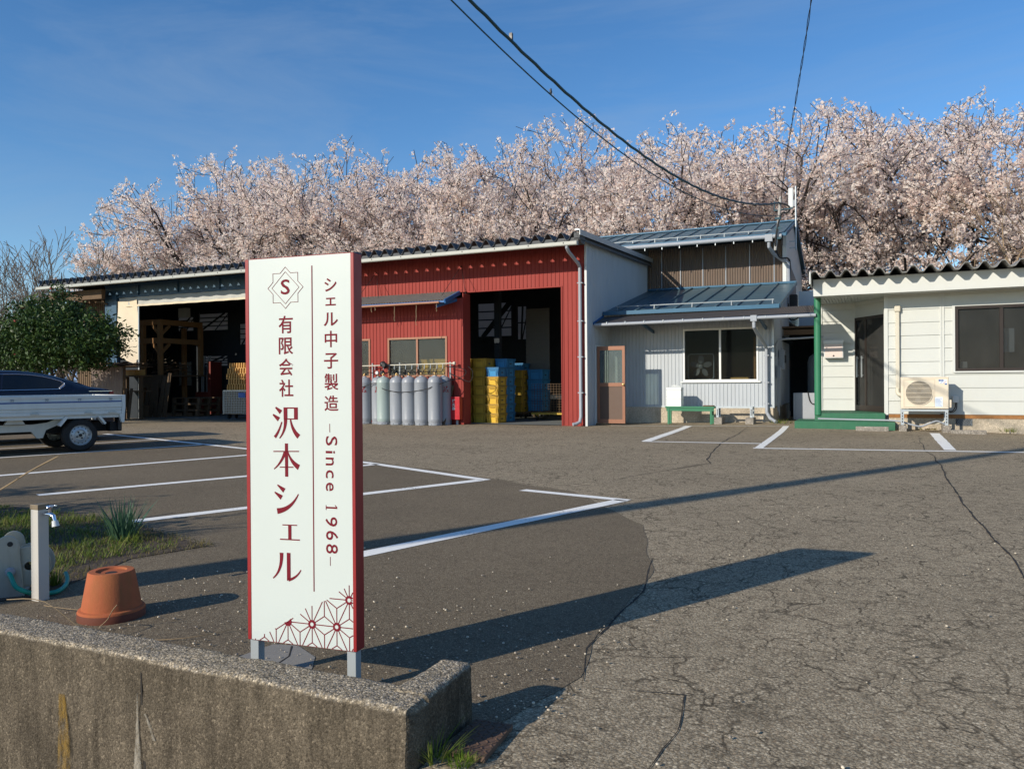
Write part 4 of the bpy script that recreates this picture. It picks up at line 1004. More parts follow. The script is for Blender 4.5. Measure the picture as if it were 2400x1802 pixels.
MB().tube(smooth_pts([(-9.2, 16.36, PZ-.06), (-9.0, 16.33, PZ-.1), (-8.78, 16.33, PZ-.13), (-8.70, 16.36, PZ-.22), (-8.85, 16.36, PZ-.33), (-9.1, 16.3, 1.2)], 6), .008, 6).tube(smooth_pts([(-9.15, 16.33, 1.24), (-8.9, 16.36, 1.12), (-8.62, 16.4, 1.02), (-8.57, 16.44, 1.25), (-8.7, 16.45, 1.38)], 6), .007, 6).build('hose', BLACK, gm, smooth=True)
m = MB(); m.lathe([(0, -11.06), (.045, -11.06), (.075, -11.02), (.075, -10.97), (.045, -10.93), (0, -10.93)], 16, (0, 16.33, PZ+.01), 'x'); m.lathe([(0, 16.20), (.045, 16.20), (.075, 16.25), (.05, 16.32), (0, 16.34)], 16, (-10.9, 0, PZ-.02), 'y'); m.lathe([(0, 16.15), (.04, 16.15), (.06, 16.2), (.03, 16.28), (0, 16.3)], 16, (-10.93, 0, 1.25), 'y')
m.build('regulator', BLACKPL, gm, smooth=True)
MB().lathe([(0, 16.10), (.04, 16.10), (.045, 16.13), (0, 16.14)], 18, (-11.03, 0, 1.25), 'y').build('gauge', WHITE, gm, smooth=True)
ch = MB().tube(smooth_pts([(-11.5, 16.0, .86), (-11.0, 15.99, 1.0), (-10.68, 15.853, .86), (-10.33, 15.85, .79), (-10.0, 15.85, .785), (-9.67, 15.85, .82), (-9.45, 15.853, .86), (-9.33, 15.853, .90), (-9.0, 16.14, 1.05), (-8.9, 16.44, 1.08)], 6), .009, 6).build('safety_chain', BLACK, smooth=True)
tag(ch, 'dark chain slung across the fronts of the gas cylinders', 'chain')
# leaning boards and fire extinguisher cabinet
for k, (x, t, l) in enumerate(((-9.22, .12, 1.0), (-9.17, .06, .95))):
    o = MB().bar((x-.02, 16.14, .02), (x+t, 16.44, l*.93), .06, .025, (0, 1, 0)).build('board', WOODDK)
    tag(o, ['flat old board leaning between the last cylinder and the red cabinet', 'second old board leaning against the red wall next to the red cabinet'][k], 'board')
fe = thing('extinguisher_cabinet', 'red fire extinguisher cabinet with white lettering on the red wall', 'fire extinguisher box', (-9.15, 16.4, 0))
MB().box(-9.125, -8.865, 16.33, 16.48, .125, .665).build('cabinet', REDBOX, fe, bevel=.008)
MB().box(-9.075, -9.055, 16.322, 16.33, .37, .42).build('handle', BLACKPL, fe)
for k, chh in enumerate('消火器'):
    V, F = text_mesh(chh, .075, bold=.004); mm = MB(); mm.add([(p.x-9.025, 16.327-.001*(p.z > 0), .565-.088*k+p.y) for p in V], F); mm.build('lettering', WHITE, fe)
MB().lathe([(.0, .0), (.03, .0), (.03, .09), (.02, .12), (0, .125)], 12, (-8.98, 16.42, 0)).build('outlet', GREYPIPE, fe, smooth=True)

# ---------------------------------------------------------------- crates
def make_crate(name, w, d, h, mat, cat='crate'):
    t = thing(name, name.replace('_', ' '), cat, (0, 0, 0), None, True)
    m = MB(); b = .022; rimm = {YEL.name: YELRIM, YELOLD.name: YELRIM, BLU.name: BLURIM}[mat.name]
    vs = [(-w/2+b, -d/2+b, 0), (w/2-b, -d/2+b, 0), (w/2-b, d/2-b, 0), (-w/2+b, d/2-b, 0), (-w/2, -d/2, h), (w/2, -d/2, h), (w/2, d/2, h), (-w/2, d/2, h)]
    m.add(vs, [(0, 3, 2, 1), (0, 1, 5, 4), (1, 2, 6, 5), (2, 3, 7, 6), (3, 0, 4, 7)])
    ins = [(x*.93, y*.95, z) for x, y, z in vs[4:]]+[(x*.93, y*.95, .02) for x, y, z in vs[:4]]
    m.add(ins, [(0, 1, 5, 4), (1, 2, 6, 5), (2, 3, 7, 6), (3, 0, 4, 7), (4, 5, 6, 7)])
    body = m.build('body', mat, t)
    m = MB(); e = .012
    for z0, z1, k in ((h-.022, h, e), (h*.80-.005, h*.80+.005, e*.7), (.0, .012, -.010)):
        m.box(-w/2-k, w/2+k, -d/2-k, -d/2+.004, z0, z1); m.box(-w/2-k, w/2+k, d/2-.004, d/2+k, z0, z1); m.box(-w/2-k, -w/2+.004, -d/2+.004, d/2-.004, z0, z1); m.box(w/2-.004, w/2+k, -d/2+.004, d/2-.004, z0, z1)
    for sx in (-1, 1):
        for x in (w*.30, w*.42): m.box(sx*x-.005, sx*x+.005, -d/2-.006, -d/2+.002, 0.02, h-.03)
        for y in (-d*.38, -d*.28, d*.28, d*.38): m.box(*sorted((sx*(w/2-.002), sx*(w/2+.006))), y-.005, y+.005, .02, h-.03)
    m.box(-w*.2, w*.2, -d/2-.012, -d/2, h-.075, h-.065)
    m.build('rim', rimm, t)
    mk = MB(); mk.box(w/2+.0005, w/2+.0022, -.08, .02, h*.38, h*.50); mk.build('stamp', BLACKPL, t)
    return t
protos = {}
def crate(kind, x, y, z, label, group, rz=0):
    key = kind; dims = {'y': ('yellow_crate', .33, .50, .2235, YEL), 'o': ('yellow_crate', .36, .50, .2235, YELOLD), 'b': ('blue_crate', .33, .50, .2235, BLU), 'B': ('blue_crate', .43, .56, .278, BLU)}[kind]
    if key not in protos: protos[key] = c = make_crate(*dims)
    else: c = copy_tree(protos[key])
    c.location = (x, y, z); c.rotation_euler = (0, 0, R(rz)); c['label'] = label; c['group'] = group; return c
LEV = ['bottom', 'second from the bottom', 'third from the bottom', 'fourth from the bottom', 'fifth from the bottom', 'sixth from the bottom', 'topmost']
def stack(kinds, x, y, z0, h, where, group):
    n = len(kinds); r_ = random.Random(int(abs(x*1000)+abs(y*100)))
    for k, kd in enumerate(kinds):
        colr = 'blue' if kd in 'bB' else 'yellow'
        lev = 'topmost' if k == n-1 else LEV[k]
        crate(kd, x+r_.uniform(-.006, .006), y+r_.uniform(-.008, .008), z0+k*h, f'{colr} crate, {lev} in the {where}', group, r_.uniform(-1.2, 1.2))
CH = .2245
stack('yyyyyb', -8.405, 17.38, .014, CH, 'sunlit front stack of the red bay', 'crates in the red bay')
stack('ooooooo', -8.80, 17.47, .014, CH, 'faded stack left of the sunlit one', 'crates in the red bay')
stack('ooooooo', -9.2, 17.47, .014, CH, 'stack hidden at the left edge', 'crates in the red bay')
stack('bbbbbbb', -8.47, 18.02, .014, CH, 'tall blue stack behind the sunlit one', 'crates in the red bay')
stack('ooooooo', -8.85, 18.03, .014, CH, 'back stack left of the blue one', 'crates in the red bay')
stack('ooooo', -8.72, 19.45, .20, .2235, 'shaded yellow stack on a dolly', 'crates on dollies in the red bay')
stack('BBBB', -8.28, 19.75, .22, .280, 'dark blue stack on a dolly', 'crates on dollies in the red bay')
stack('bbb', -9.0, 20.2, .85, CH, 'low blue pile at the very back', 'crates in the red bay')
def dolly(x, y, w, d, z, label):
    t = thing('dolly', label, 'dolly', (x, y, 0), 'dollies under crates', True)
    m = MB(); m.box(-w/2, w/2, -d/2, d/2, z-.05, z-.004); m.build('deck', WOODDK, t)
    for sx in (-1, 1):
        for sy in (-1, 1): MB().lathe([(0, -.015), (.05, -.015), (.05, .015), (0, .015)], 12, (sx*(w/2-.07), sy*(d/2-.08), z-.10+.0), 'x').build('caster', BLACK, t)
dolly(-8.72, 19.45, .4, .54, .196, 'low dolly carrying the shaded yellow stack'); dolly(-8.28, 19.75, .48, .6, .216, 'low dolly carrying the dark blue stack')
tb = thing('storage_table', 'dark table at the back of the red bay under the low blue pile', 'table', (-9.0, 20.2, 0), None, True)
MB().box(-.3, .3, -.35, .35, .80, .845).build('top', WOODDK, tb)
for sx in (-1, 1):
    for sy in (-1, 1): MB().box(sx*.26-.025, sx*.26+.025, sy*.3-.025, sy*.3+.025, 0, .80).build('leg', WOODDK, tb)
cg = thing('cage_cart', 'low yellow edged cage cart with mesh sides in the shade of the red bay', 'cart', (-7.55, 19.2, 0), None, True)
m = MB(); m.box(-.55, .55, -.4, .4, .16, .20); m.build('deck', YELOLD, cg)
m = MB()
for k in range(15): x = -.53+k*1.06/14; m.box(x-.004, x+.004, -.392, -.384, .20, .95)
for k in range(12): z = .23+k*.065; m.box(-.53, .53, -.394, -.382, z-.004, z+.004)
m.build('mesh_panel', WOODDK, cg)
for sx in (-1, 1): MB().lathe([(0, -.02), (.06, -.02), (.06, .02), (0, .02)], 12, (sx*.42, -.3, .074), 'x').build('caster', BLACK, cg); MB().box(sx*.42-.03, sx*.42+.03, -.33, -.27, .10, .16).build('caster_fork', YELOLD, cg)
# crates behind the red wall's window, on a table
tb2 = thing('work_table', 'table inside the window carrying yellow crates behind the gas cylinders', 'table', (-9.75, 17.2, 0), None, True)
MB().box(-.6, .6, -.35, .35, .86, .90).build('top', WOODDK, tb2)
for sx in (-1, 1):
    for sy in (-1, 1): MB().box(sx*.55-.025, sx*.55+.025, sy*.3-.025, sy*.3+.025, 0, .86).build('leg', WOODDK, tb2)
for k, x in enumerate((-10.02, -9.65, -9.28)):
    stack('yyy', x, 17.05, .905, CH, ['left', 'middle', 'right'][k]+' pile behind the red window', 'crates behind the window')

# ---------------------------------------------------------------- left bay contents
rk = thing('timber_rack', 'orange timber rack with brackets inside the left bay', 'rack', (-20.4, 17.6, 0))
for x, y, z0 in ((-20.02, 17.6, 1.30), (-20.02, 19.2, 1.3), (-20.75, 17.6, 0.0), (-20.75, 19.2, 0)): MB().box(x-.06, x+.06, y-.06, y+.06, z0, 2.85).build('post', WOOD, rk)
for z in (2.93, 2.36):
    m = MB(); m.box(-20.85, -19.95, 17.545, 17.655, z-.085, z+.085); m.box(-20.07, -19.97, 17.66, 19.25, z-.08, z+.08); m.build('beam', WOOD, rk)
for z in (2.84, 2.27):
    MB().bar((-20.32, 17.6, z), (-20.08, 17.6, z-.26), .07, .09).build('brace', WOOD, rk); MB().bar((-20.02, 17.95, z), (-20.02, 17.66, z-.26), .07, .09).build('brace', WOOD, rk)
MB().box(-20.85, -19.9, 17.5, 19.3, 1.25, 1.30).box(-20.85, -19.9, 17.52, 17.56, 0.9, 1.25).build('workbench', WOODDK, rk)
for k, (x, t) in enumerate(((-20.45, .08), (-20.2, .02), (-19.98, -.06), (-19.82, .12), (-19.6, .1))):
    o = MB().bar((x, 17.35, .015), (x+t, 17.48, .95+.1*k), .16, .025, (0, 1, 0)).build('plank', WOODDK)
    tag(o, f'{ORD[k]} old plank from the left leaning under the timber rack in the left bay', 'plank', 'planks in the left bay')
o = MB().box(-20.55, -20.22, 17.15, 17.35, .014, .38).build('wooden_crate', WOODDK, bevel=.01); tag(o, 'small wooden box standing just inside the left bay by the curtain pole', 'box')
sk = MB()
for k in range(26):
    r_ = random.Random(k); sk.bar((-20.7+r_.random()*.7, 17.6+r_.random(), 1.32+.012*k), (-20.5+r_.random()*.6, 17.9+r_.random(), 1.34+.014*k), .10, .02)
tag(sk.build('offcut_pile', WOODDK), 'untidy pile of timber offcuts on the bench in the left bay', 'timber', kind='stuff')
def make_pallet():
    t = thing('pallet', 'wooden pallet', 'pallet', (0, 0, 0), 'pallets stacked in the left bay', True)
    for k in range(5): MB().box(-.55, .55, -.45+k*.2, -.45+k*.2+.12, .165, .187).build('deck_board', WOODDK, t)
    for y in (-.41, .0, .41): MB().box(-.55, .55, y-.04, y+.04, .0, .022).build('skid', WOODDK, t)
    for x in (-.5, 0, .5):
        m = MB()
        for y in (-.41, .0, .41): m.box(x-.05, x+.05, y-.04, y+.04, .022, .143)
        m.box(x-.05, x+.05, -.45, .47, .143, .165); m.build('stringer', WOODDK, t)
    return t
pl = make_pallet()
for k in range(3):
    p = pl if k == 0 else copy_tree(pl); p.location = (-19.35+.02*k, 18.35, .014+k*.198); p.rotation_euler = (0, 0, R(k*1.5)); p['label'] = ['bottom', 'middle', 'top'][k]+' pallet of the pile of three in the left bay'
wb = thing('white_board', 'pale notice board on the dark back wall of the left bay', 'board', (-21.9, B1, 0)); 
MB().box(-22.15, -21.60, B1-.03, B1-.008, .99, 1.76).build('board', TARPG, wb); MB().box(-22.17, -21.58, B1-.04, B1-.03, .97, .99).box(-22.17, -21.58, B1-.04, B1-.03, 1.76, 1.78).build('frame', GALV, wb)
rm = thing('red_machine', 'red machine with a sloping side and grey tubes deep in the left bay', 'machine', (-20.2, 19.8, 0), None, True)
MB().prism([(-.45, 0), (.25, 0), (.25, 1.75), (.12, 1.75), (.1, .75), (-.45, .75)], lambda a, b, d: (a, d, b), -.25, .25).build('body', REDMACH, rm, bevel=.01)
m = MB()
for x in (-.35, -.28, -.12, -.04): m.tube([(x, -.05, .75), (x+.02, -.05, 1.6), (x+.1, -.05, 1.95)], .02, 8)
m.build('tube', GALV, rm, smooth=True)
cart = thing('mesh_cart', 'wire mesh cart on casters loaded with wooden trays beside the sign', 'cart', (-16.15, 17.2, 0), None, True)
m = MB()
for k in range(19): x = -.62+k*1.1/18; m.box(x-.004, x+.004, -.304, -.296, .17, .80)
for k in range(14): z = .18+k*.047; m.box(-.62, .48, -.306, -.294, z-.004, z+.004)
m.box(-.63, -.61, -.31, .31, .15, .82); m.box(.47, .49, -.31, .31, .15, .82); m.box(-.63, .49, -.31, -.29, .80, .83); m.box(-.63, .49, .29, .31, .80, .83)
m.build('mesh_panel', GALV, cart)
MB().box(-.62, .48, -.29, .29, .15, .18).box(-.6, .46, -.28, -.27, .19, .79).build('deck', WOODDK, cart)
MB().box(-.05, .2, -.318, -.309, .62, .76).build('name_plate', LABELB, cart)
for x in (-.5, .36): MB().lathe([(0, -.02), (.06, -.02), (.06, .02), (0, .02)], 12, (x, -.22, .075), 'x').build('caster', BLACK, cart)
cart2 = thing('side_cart', 'second narrower wire cart standing left of the loaded cart', 'cart', (-16.98, 17.6, 0), None, True)
m = MB()
for k in range(8): x = -.17+k*.34/7; m.box(x-.004, x+.004, -.2, -.192, .15, .80)
for k in range(9): z = .18+k*.075; m.box(-.17, .17, -.202, -.190, z-.004, z+.004)
m.box(-.17, .17, -.2, .2, .13, .15); m.build('mesh_panel', GALV, cart2)
for x in (-.12, .12): MB().lathe([(0, -.02), (.06, -.02), (.06, .02), (0, .02)], 12, (x, -.12, .07), 'x').build('caster', BLACK, cart2)
def make_tray():
    t = thing('wooden_tray', 'tray', 'tray', (0, 0, 0), 'wooden trays on the mesh cart', True)
    m = MB(); m.box(-.55, .55, -.27, .27, 0, .012); m.box(-.55, .55, .258, .27, .012, .14); m.build('bottom', TRAYWOOD, t)
    m = MB()
    for k in range(13): x = -.54+k*1.08/12; m.prism([(x-.005, .012), (x+.03, .012), (x+.038, .15), (x+.003, .15)], lambda a, b, d: (a, d, b), -.27, .25)
    m.build('divider', TRAYWOOD, t); return t
tr0 = make_tray()
for k in range(5):
    p = tr0 if k == 0 else copy_tree(tr0); p.location = (-16.12+[0, .06, -.02, .03, .08][k], 17.2, .835+k*.152); p.rotation_euler = (0, 0, R([0, 2, -1, 1.5, -2][k]))
    p['label'] = f'{["bottom", "second from the bottom", "middle", "fourth from the bottom", "top"][k]} wooden tray in the pile on the mesh cart'
MB_ = MB().box(-15.95, -15.7, 17.5, 17.75, 1.62, 1.95).build('cardboard_box', TRAYWOOD, bevel=.004); tag(MB_, 'small cardboard box on top of the wooden trays', 'box')
cs = thing('corrugated_screen', 'rusty brown corrugated screen with scrap on top beside the left bay', 'screen', (-19.7, 15.5, 0))
m = MB(); m.sheet(wave_profile(-20.36, -19.12, .066, .012, 8), .02, 1.50, lambda p, q, a: (p, 15.5+q, a), .004, (0, 1, 0)); m.build('sheet', CORR, cs, smooth=True)
MB().box(-19.13, -19.07, 15.52, 15.58, 0, 1.55).build('post', WOODDK, cs); MB().box(-20.36, -20.30, 15.52, 15.58, 0, 1.5).build('post', WOODDK, cs)
m = MB()
for k in range(16):
    r_ = random.Random(k+50); m.bar((-20.2+r_.random()*.8, 15.35+r_.random()*.8, 1.52+r_.random()*.1), (-19.4+r_.random()*.6, 15.4+r_.random()*.9, 1.52+r_.random()*.12), .14, .02)
m.box(-20.3, -18.95, 15.3, 16.4, 1.505, 1.52); m.build('roof_scrap', WOODDK, cs)
bx = MB().box(-20.02, -19.62, 16.35, 16.7, 1.28, 1.44).build('wooden_box', TRAYWOOD, bevel=.006); tag(bx, 'open wooden box on the shelf under the tarpaulin curtain', 'box')
bp_ = MB().box(-20.72, -19.93, 16.74, 16.77, 0, 1.75).build('shade_board', DARKW); tag(bp_, 'dark sheet added under the tarpaulin curtain to keep sun off the planks', 'board')  # added sun blocker for the left bay, coloured dark like the shade there
sh = thing('lean_to_shelf', 'dark shelf of stored boards between the screen and the curtain pole', 'shelf', (-19.8, 16.5, 0))
MB().box(-20.16, -19.35, 16.25, 16.72, 1.24, 1.275).build('board', WOODDK, sh); MB().box(-20.16, -19.35, 16.25, 16.72, .80, .83).build('board', WOODDK, sh)
MB().box(-19.43, -19.36, 16.3, 16.4, 0, 1.24).build('post', WOODDK, sh); MB().box(-20.12, -20.05, 16.4, 16.5, 0, 1.24).build('post', WOODDK, sh)
for k, x in enumerate((-20.0, -19.85, -19.68)):
    o = MB().bar((x, 16.15, .015), (x-.06+.05*k, 16.24, .9), .10, .02, (0, 1, 0)).build('plank', WOODDK); tag(o, f'{ORD[k]} plank leaning against the dark shelf left of the curtain pole', 'plank')

# ---------------------------------------------------------------- two storey annex behind the low blue roof
an = thing('annex_building', 'grey annex with a low blue metal roof and a taller brown sheeted upper part', 'building', (-4, 18.4, 0))
AY = 18.4; UY = 22.0
AW = (-4.06, -2.37, .985, 2.20)
m = MB()
for x0, x1, z0, z1 in ((-5.84, AW[0], .40, 2.62), (AW[0], AW[1], .40, AW[2]), (AW[0], AW[1], AW[3], 2.62), (AW[1], -2.05, .40, 2.62)): wall_front(m, x0, x1, z0, z1, AY, .085, .012)
m.build('front_wall', SILVER, an)
m = MB(); m.prism([(18.42, .4), (21.98, .4), (21.98, 3.44), (18.42, 2.62)], lambda a, b, d: (d, a, b), -2.09, -2.062); wall_side(m, 18.41, 21.98, .40, lambda y: 2.62+(y-18.42)*.23, -2.055, .085, .010); m.build('end_wall', SILVER, an)
m = MB(); m.box(-5.84, -2.055, AY-.035, AY+.2, -.1, .385); m.box(-2.25, -2.05, AY+.2, 22, -.1, .385); m.build('foundation', FOUND, an, bevel=.004)
m = MB(); m.box(-2.075, -2.03, AY-.03, AY+.02, .39, 2.6); m.box(-5.84, -2.03, AY-.036, AY, .385, .41); m.build('corner_trim', GALV, an)
WA = M('white_aluminium', (.72, .72, .69), .4, .1, .05, 6)
w = win(an, AW, AY, WA, PANE_ANNEX, True, .04, .06)
MB().box(AW[0]-.05, AW[1]+.05, AY-.055, AY-.02, AW[2]-.03, AW[2]).build('sill', WA, w)
# low roof with standing seams, snow rail, fascia
Y0, Z0, Y1, Z1 = 17.86, 2.62, 22.0, 3.55
def rf(x, t, up=0.): k = Vector((0, -(Z1-Z0), Y1-Y0)).normalized()*up; return (x, Y0+(Y1-Y0)*t+k.y, Z0+(Z1-Z0)*t+k.z)
def slope_roof(name, par, x0, x1, fn, seams, w=.045, h=.035):
    m = MB(); m.add([fn(x0, 0), fn(x1, 0), fn(x1, 1), fn(x0, 1), fn(x0, 0, -.03), fn(x1, 0, -.03), fn(x1, 1, -.03), fn(x0, 1, -.03)], [(0, 1, 2, 3), (7, 6, 5, 4), (0, 4, 5, 1), (1, 5, 6, 2), (2, 6, 7, 3), (3, 7, 4, 0)])
    o = m.build(name, ROOFBL, par)
    for x in seams: MB().bar(fn(x, .004, h*.5), fn(x, .992, h*.5), w, h).build('seam', ROOFBL, o)
    return o
lr = slope_roof('low_roof', an, -5.83, -1.86, rf, [-5.5+.455*k for k in range(9)])
MB().bar(rf(-5.83, -.004, -.02), rf(-1.86, -.004, -.02), .03, .085).bar(rf(-1.85, 0, -.01), rf(-1.85, 1, -.01), .02, .08).bar(rf(-5.83, .995, .03), rf(-1.86, .995, .03), .06, .05).build('roof_edge', ROOFBE, lr)
def snow_rail(par, x0, x1, fn, t, step, y0=0):
    m = MB(); m.bar(fn(x0, t, .085), fn(x1, t, .085), 0.012, .022, (0, 0, 1)); n = int((x1-x0)/step)
    for k in range(n+1): x = x0+.05+k*step; m.bar(fn(x, t-.012, .0), fn(x, t+.002, .10), .022, .010, (0, 1, 0)); m.bar(fn(x, t+.02, .0), fn(x, t+.002, .10), .022, .010, (0, 1, 0))
    return m.build('snow_rail', RAILM, par)
snow_rail(lr, -5.6, -2.0, rf, .075, .88)
# narrow corrugated canopy below the blue roof, running on to the office
m = MB(); pr = wave_profile(-5.84, -1.06, .034, .006, 5); m.sheet(pr, 0, 1, lambda p, q, a: (p, 17.95-a*.76, 2.555-a*.205+.012*(p+3.4)+q), .003, (0, 0, 1)); cp = m.build('canopy', GREYFRP, an)
m = MB(); m.bar((-5.5, 17.26, 2.315), (-1.2, 17.26, 2.36), .03, .055); m.bar((-5.84, 17.9, 2.53), (-5.84, 17.18, 2.32), .05, .06); m.build('canopy_beam', BLUEBR, cp)
for x in (-4.75, -2.2): MB().bar((x, 17.3, 2.30), (x, 18.38, 2.16), .04, .07).build('bracket', BLUEST, cp)
ag = MB().tube([(-5.80, 17.15, 2.285), (-1.08, 17.15, 2.315)], .036, 12).build('canopy_gutter', GREYPIPE, cp, smooth=True)
m = MB(); 
for k in range(11): x = -5.5+k*.43; m.box(x-.006, x+.006, 17.105, 17.2, 2.30, 2.345)
m.build('gutter_hook', GALV, ag)
ds = MB().box(-2.36, -2.235, 17.10, 17.20, 2.235, 2.36).tube([(-2.295, 17.15, 2.25), (-2.295, 17.15, 2.12), (-2.27, 17.35, 2.02), (-2.20, 18.15, 1.78), (-2.185, 18.32, 1.70), (-2.185, 18.32, .42), (-2.18, 18.28, .28), (-2.09, 18.1, .16), (-1.95, 17.95, .09)], .037, 12).build('downspout', GREYPIPE, an, smooth=True)
for z in (1.55, .95, .48): MB().box(-2.24, -2.13, 18.29, 18.39, z-.012, z+.012).build('pipe_clamp', GREYPIPE, ds)
# upper storey
m = MB(); pr = wave_profile(-5.84, -2.20, .067, .012, 6); m.sheet(pr, 3.50, 4.72, lambda p, q, a: (p, UY+.05+q, a), .003, (0, 1, 0)); us = m.build('translucent_wall', BROWNFRP, an)
for x in (-5.45, -4.92, -4.30, -3.68, -3.05, -2.42): MB().box(x-.012, x+.012, UY+.028, UY+.038, 3.50, 4.66).build('joint_strip', GREYPIPE, us)
m = MB(); m.box(-5.84, -2.2, UY+.09, UY+.20, 4.02, 4.12); 
for x in (-5.4, -4.05, -2.3): m.box(x-.05, x+.05, UY+.12, UY+.22, 3.45, 4.7)
m.bar((-3.2, UY+.2, 3.5), (-2.4, UY+.2, 4.05), .04, .08); m.box(-5.8, -2.2, UY+.12, UY+.2, 3.5, 3.56)
m.build('inner_beam', BEAMR, us)
m = MB(); m.box(-2.20, -2.105, UY-.02, UY+.06, 3.45, 4.55); m.build('corner_board', WHITE, an)
RY, RZ = 24.0, 5.545
def uf(x, t, up=0.): k = Vector((0, -(RZ-4.715), RY-21.05)).normalized()*up; return (x, 21.05+(RY-21.05)*t+k.y, 4.715+(RZ-4.715)*t+k.z)
def ub(x, t, up=0.): k = Vector((0, (RZ-4.35), 27.3-RY)).normalized()*up; return (x, RY+(27.3-RY)*t+k.y, RZ+(4.35-RZ)*t+k.z)
ur = slope_roof('upper_roof', an, -9.0, -2.02, uf, [-8.7+.44*k for k in range(16)], .035, .03)
slope_roof('rear_roof', an, -9.0, -2.02, ub, [])
MB().bar(uf(-9, -.003, -.02), uf(-2.02, -.003, -.02), .03, .085).bar(uf(-2.01, 0, -.01), uf(-2.01, 1, -.01), .02, .09).bar(uf(-9, 1, .03), uf(-2.02, 1, .03), .12, .04).bar(ub(-2.01, 0, -.02), ub(-2.01, 1, -.02), .02, .12).build('roof_edge', ROOFBE, ur)
snow_rail(ur, -8.6, -2.4, uf, .09, .62)
g2 = MB().tube([(-8.9, 20.99, 4.645), (-2.12, 20.99, 4.645)], .055, 12).build('upper_gutter', GREYPIPE, an, smooth=True)
m = MB()
for k in range(13): x = -8.0+k*.47; m.box(x-.010, x+.010, 20.98, 21.0, 4.53, 4.60)
m.build('gutter_hook', GALV, g2)
MB().box(-2.52, -2.34, 20.93, 21.07, 4.52, 4.70).tube([(-2.43, 21.0, 4.54), (-2.43, 21.02, 4.40), (-2.36, 21.4, 4.26), (-2.16, 21.92, 4.13), (-2.06, 21.98, 4.1), (-2.05, 22.0, 3.5)], .045, 12).build('upper_downspout', GREYPIPE, an, smooth=True)
gable = MB(); gable.prism([(UY+.07, 2.6), (27.0, 2.6), (27.0, 4.40), (24.0, 5.47), (UY+.07, 4.90)], lambda a, b, d: (d, a, b), -2.20, -2.11); gable.build('gable_wall', WHITE, an)
m = MB(); m.sheet([(UY+.35+.04*k, .004*(k % 2)) for k in range(60)], 3.0, 4.25, lambda p, q, a: (-2.105+q, p, a if a < 4 else a-(p-22.3)*.12), .003, (1, 0, 0)); m.build('gable_sheet', CORR, an)
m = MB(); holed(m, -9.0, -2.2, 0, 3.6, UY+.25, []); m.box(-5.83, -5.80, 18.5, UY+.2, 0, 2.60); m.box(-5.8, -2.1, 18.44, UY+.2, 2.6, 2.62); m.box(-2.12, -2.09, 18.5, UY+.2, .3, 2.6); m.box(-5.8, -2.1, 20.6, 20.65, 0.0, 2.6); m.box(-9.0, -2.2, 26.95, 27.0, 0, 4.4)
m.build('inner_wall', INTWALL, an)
struct(flat_poly('annex_floor', [(-5.8, 18.5), (-2.1, 18.5), (-2.1, 22.2), (-5.8, 22.2)], .20, DARKFLOOR))

# fan and boxes seen through the annex window
fan = thing('floor_fan', 'large floor fan in a square round cornered guard behind the annex window', 'fan', (-3.72, 18.75, 0), None, True)
FR = .30
def rsq(r, c, n=8):
    out = []
    for q in range(4):
        for k in range(n+1):
            a = math.pi/2*(q+k/n); out.append((math.cos(a)*c+(r-c)*(1 if q in (0, 3) else -1), math.sin(a)*c+(r-c)*(1 if q in (0, 1) else -1)))
    return out
P2 = [(x, 0, z+1.33) for x, z in rsq(FR, .07)]; P2.append(P2[0])
MB().tube(P2, .012, 8).build('guard', RAILM, fan, smooth=True)
m = MB()
for k in range(5):
    a = 2*math.pi*k/5+.3; pts = []
    for t in range(7):
        r = .06+.20*t/6; w = .03+.035*math.sin(math.pi*t/6); pts += [(r*math.cos(a)-w*math.sin(a), -.02, r*math.sin(a)+w*math.cos(a)+1.33), (r*math.cos(a)+w*math.sin(a), .03, r*math.sin(a)-w*math.cos(a)+1.33)]
    m.add(pts, [(2*i, 2*i+1, 2*i+3, 2*i+2) for i in range(6)])
m.lathe([(0, -.05), (.05, -.04), (.055, .02), (0, .06)], 16, (0, 0, 1.33), 'y'); m.build('blade', FANG, fan, smooth=True)
MB().tube([(-.2, 0, .21), (-.2, 0, 1.05)], .015, 8).tube([(.2, 0, .21), (.2, 0, 1.05)], .015, 8).bar((-.25, -.2, .22), (-.25, .2, .22), .03, .03).bar((.25, -.2, .22), (.25, .2, .22), .03, .03).build('stand', GALV, fan)
o = MB().box(-3.02, -2.62, 18.62, 18.8, .985, 1.07).build('cardboard_box', TRAYWOOD, bevel=.004); tag(o, 'shallow cardboard box on the sill inside the annex window', 'box')
st = thing('sill_table', 'dark table just inside the annex window under the cardboard box', 'table', (-2.8, 18.75, 0)); MB().box(-3.3, -2.3, 18.56, 19.0, .95, .983).build('top', WOODDK, st); MB().box(-3.28, -3.22, 18.6, 18.66, .2, .95).box(-2.4, -2.34, 18.6, 18.66, .2, .95).build('leg', WOODDK, st)
o = MB().box(-2.50, -2.455, 18.6, 18.65, .985, 1.98).build('timber_post', WOOD); tag(o, 'orange timber post standing inside the right end of the annex window', 'post')

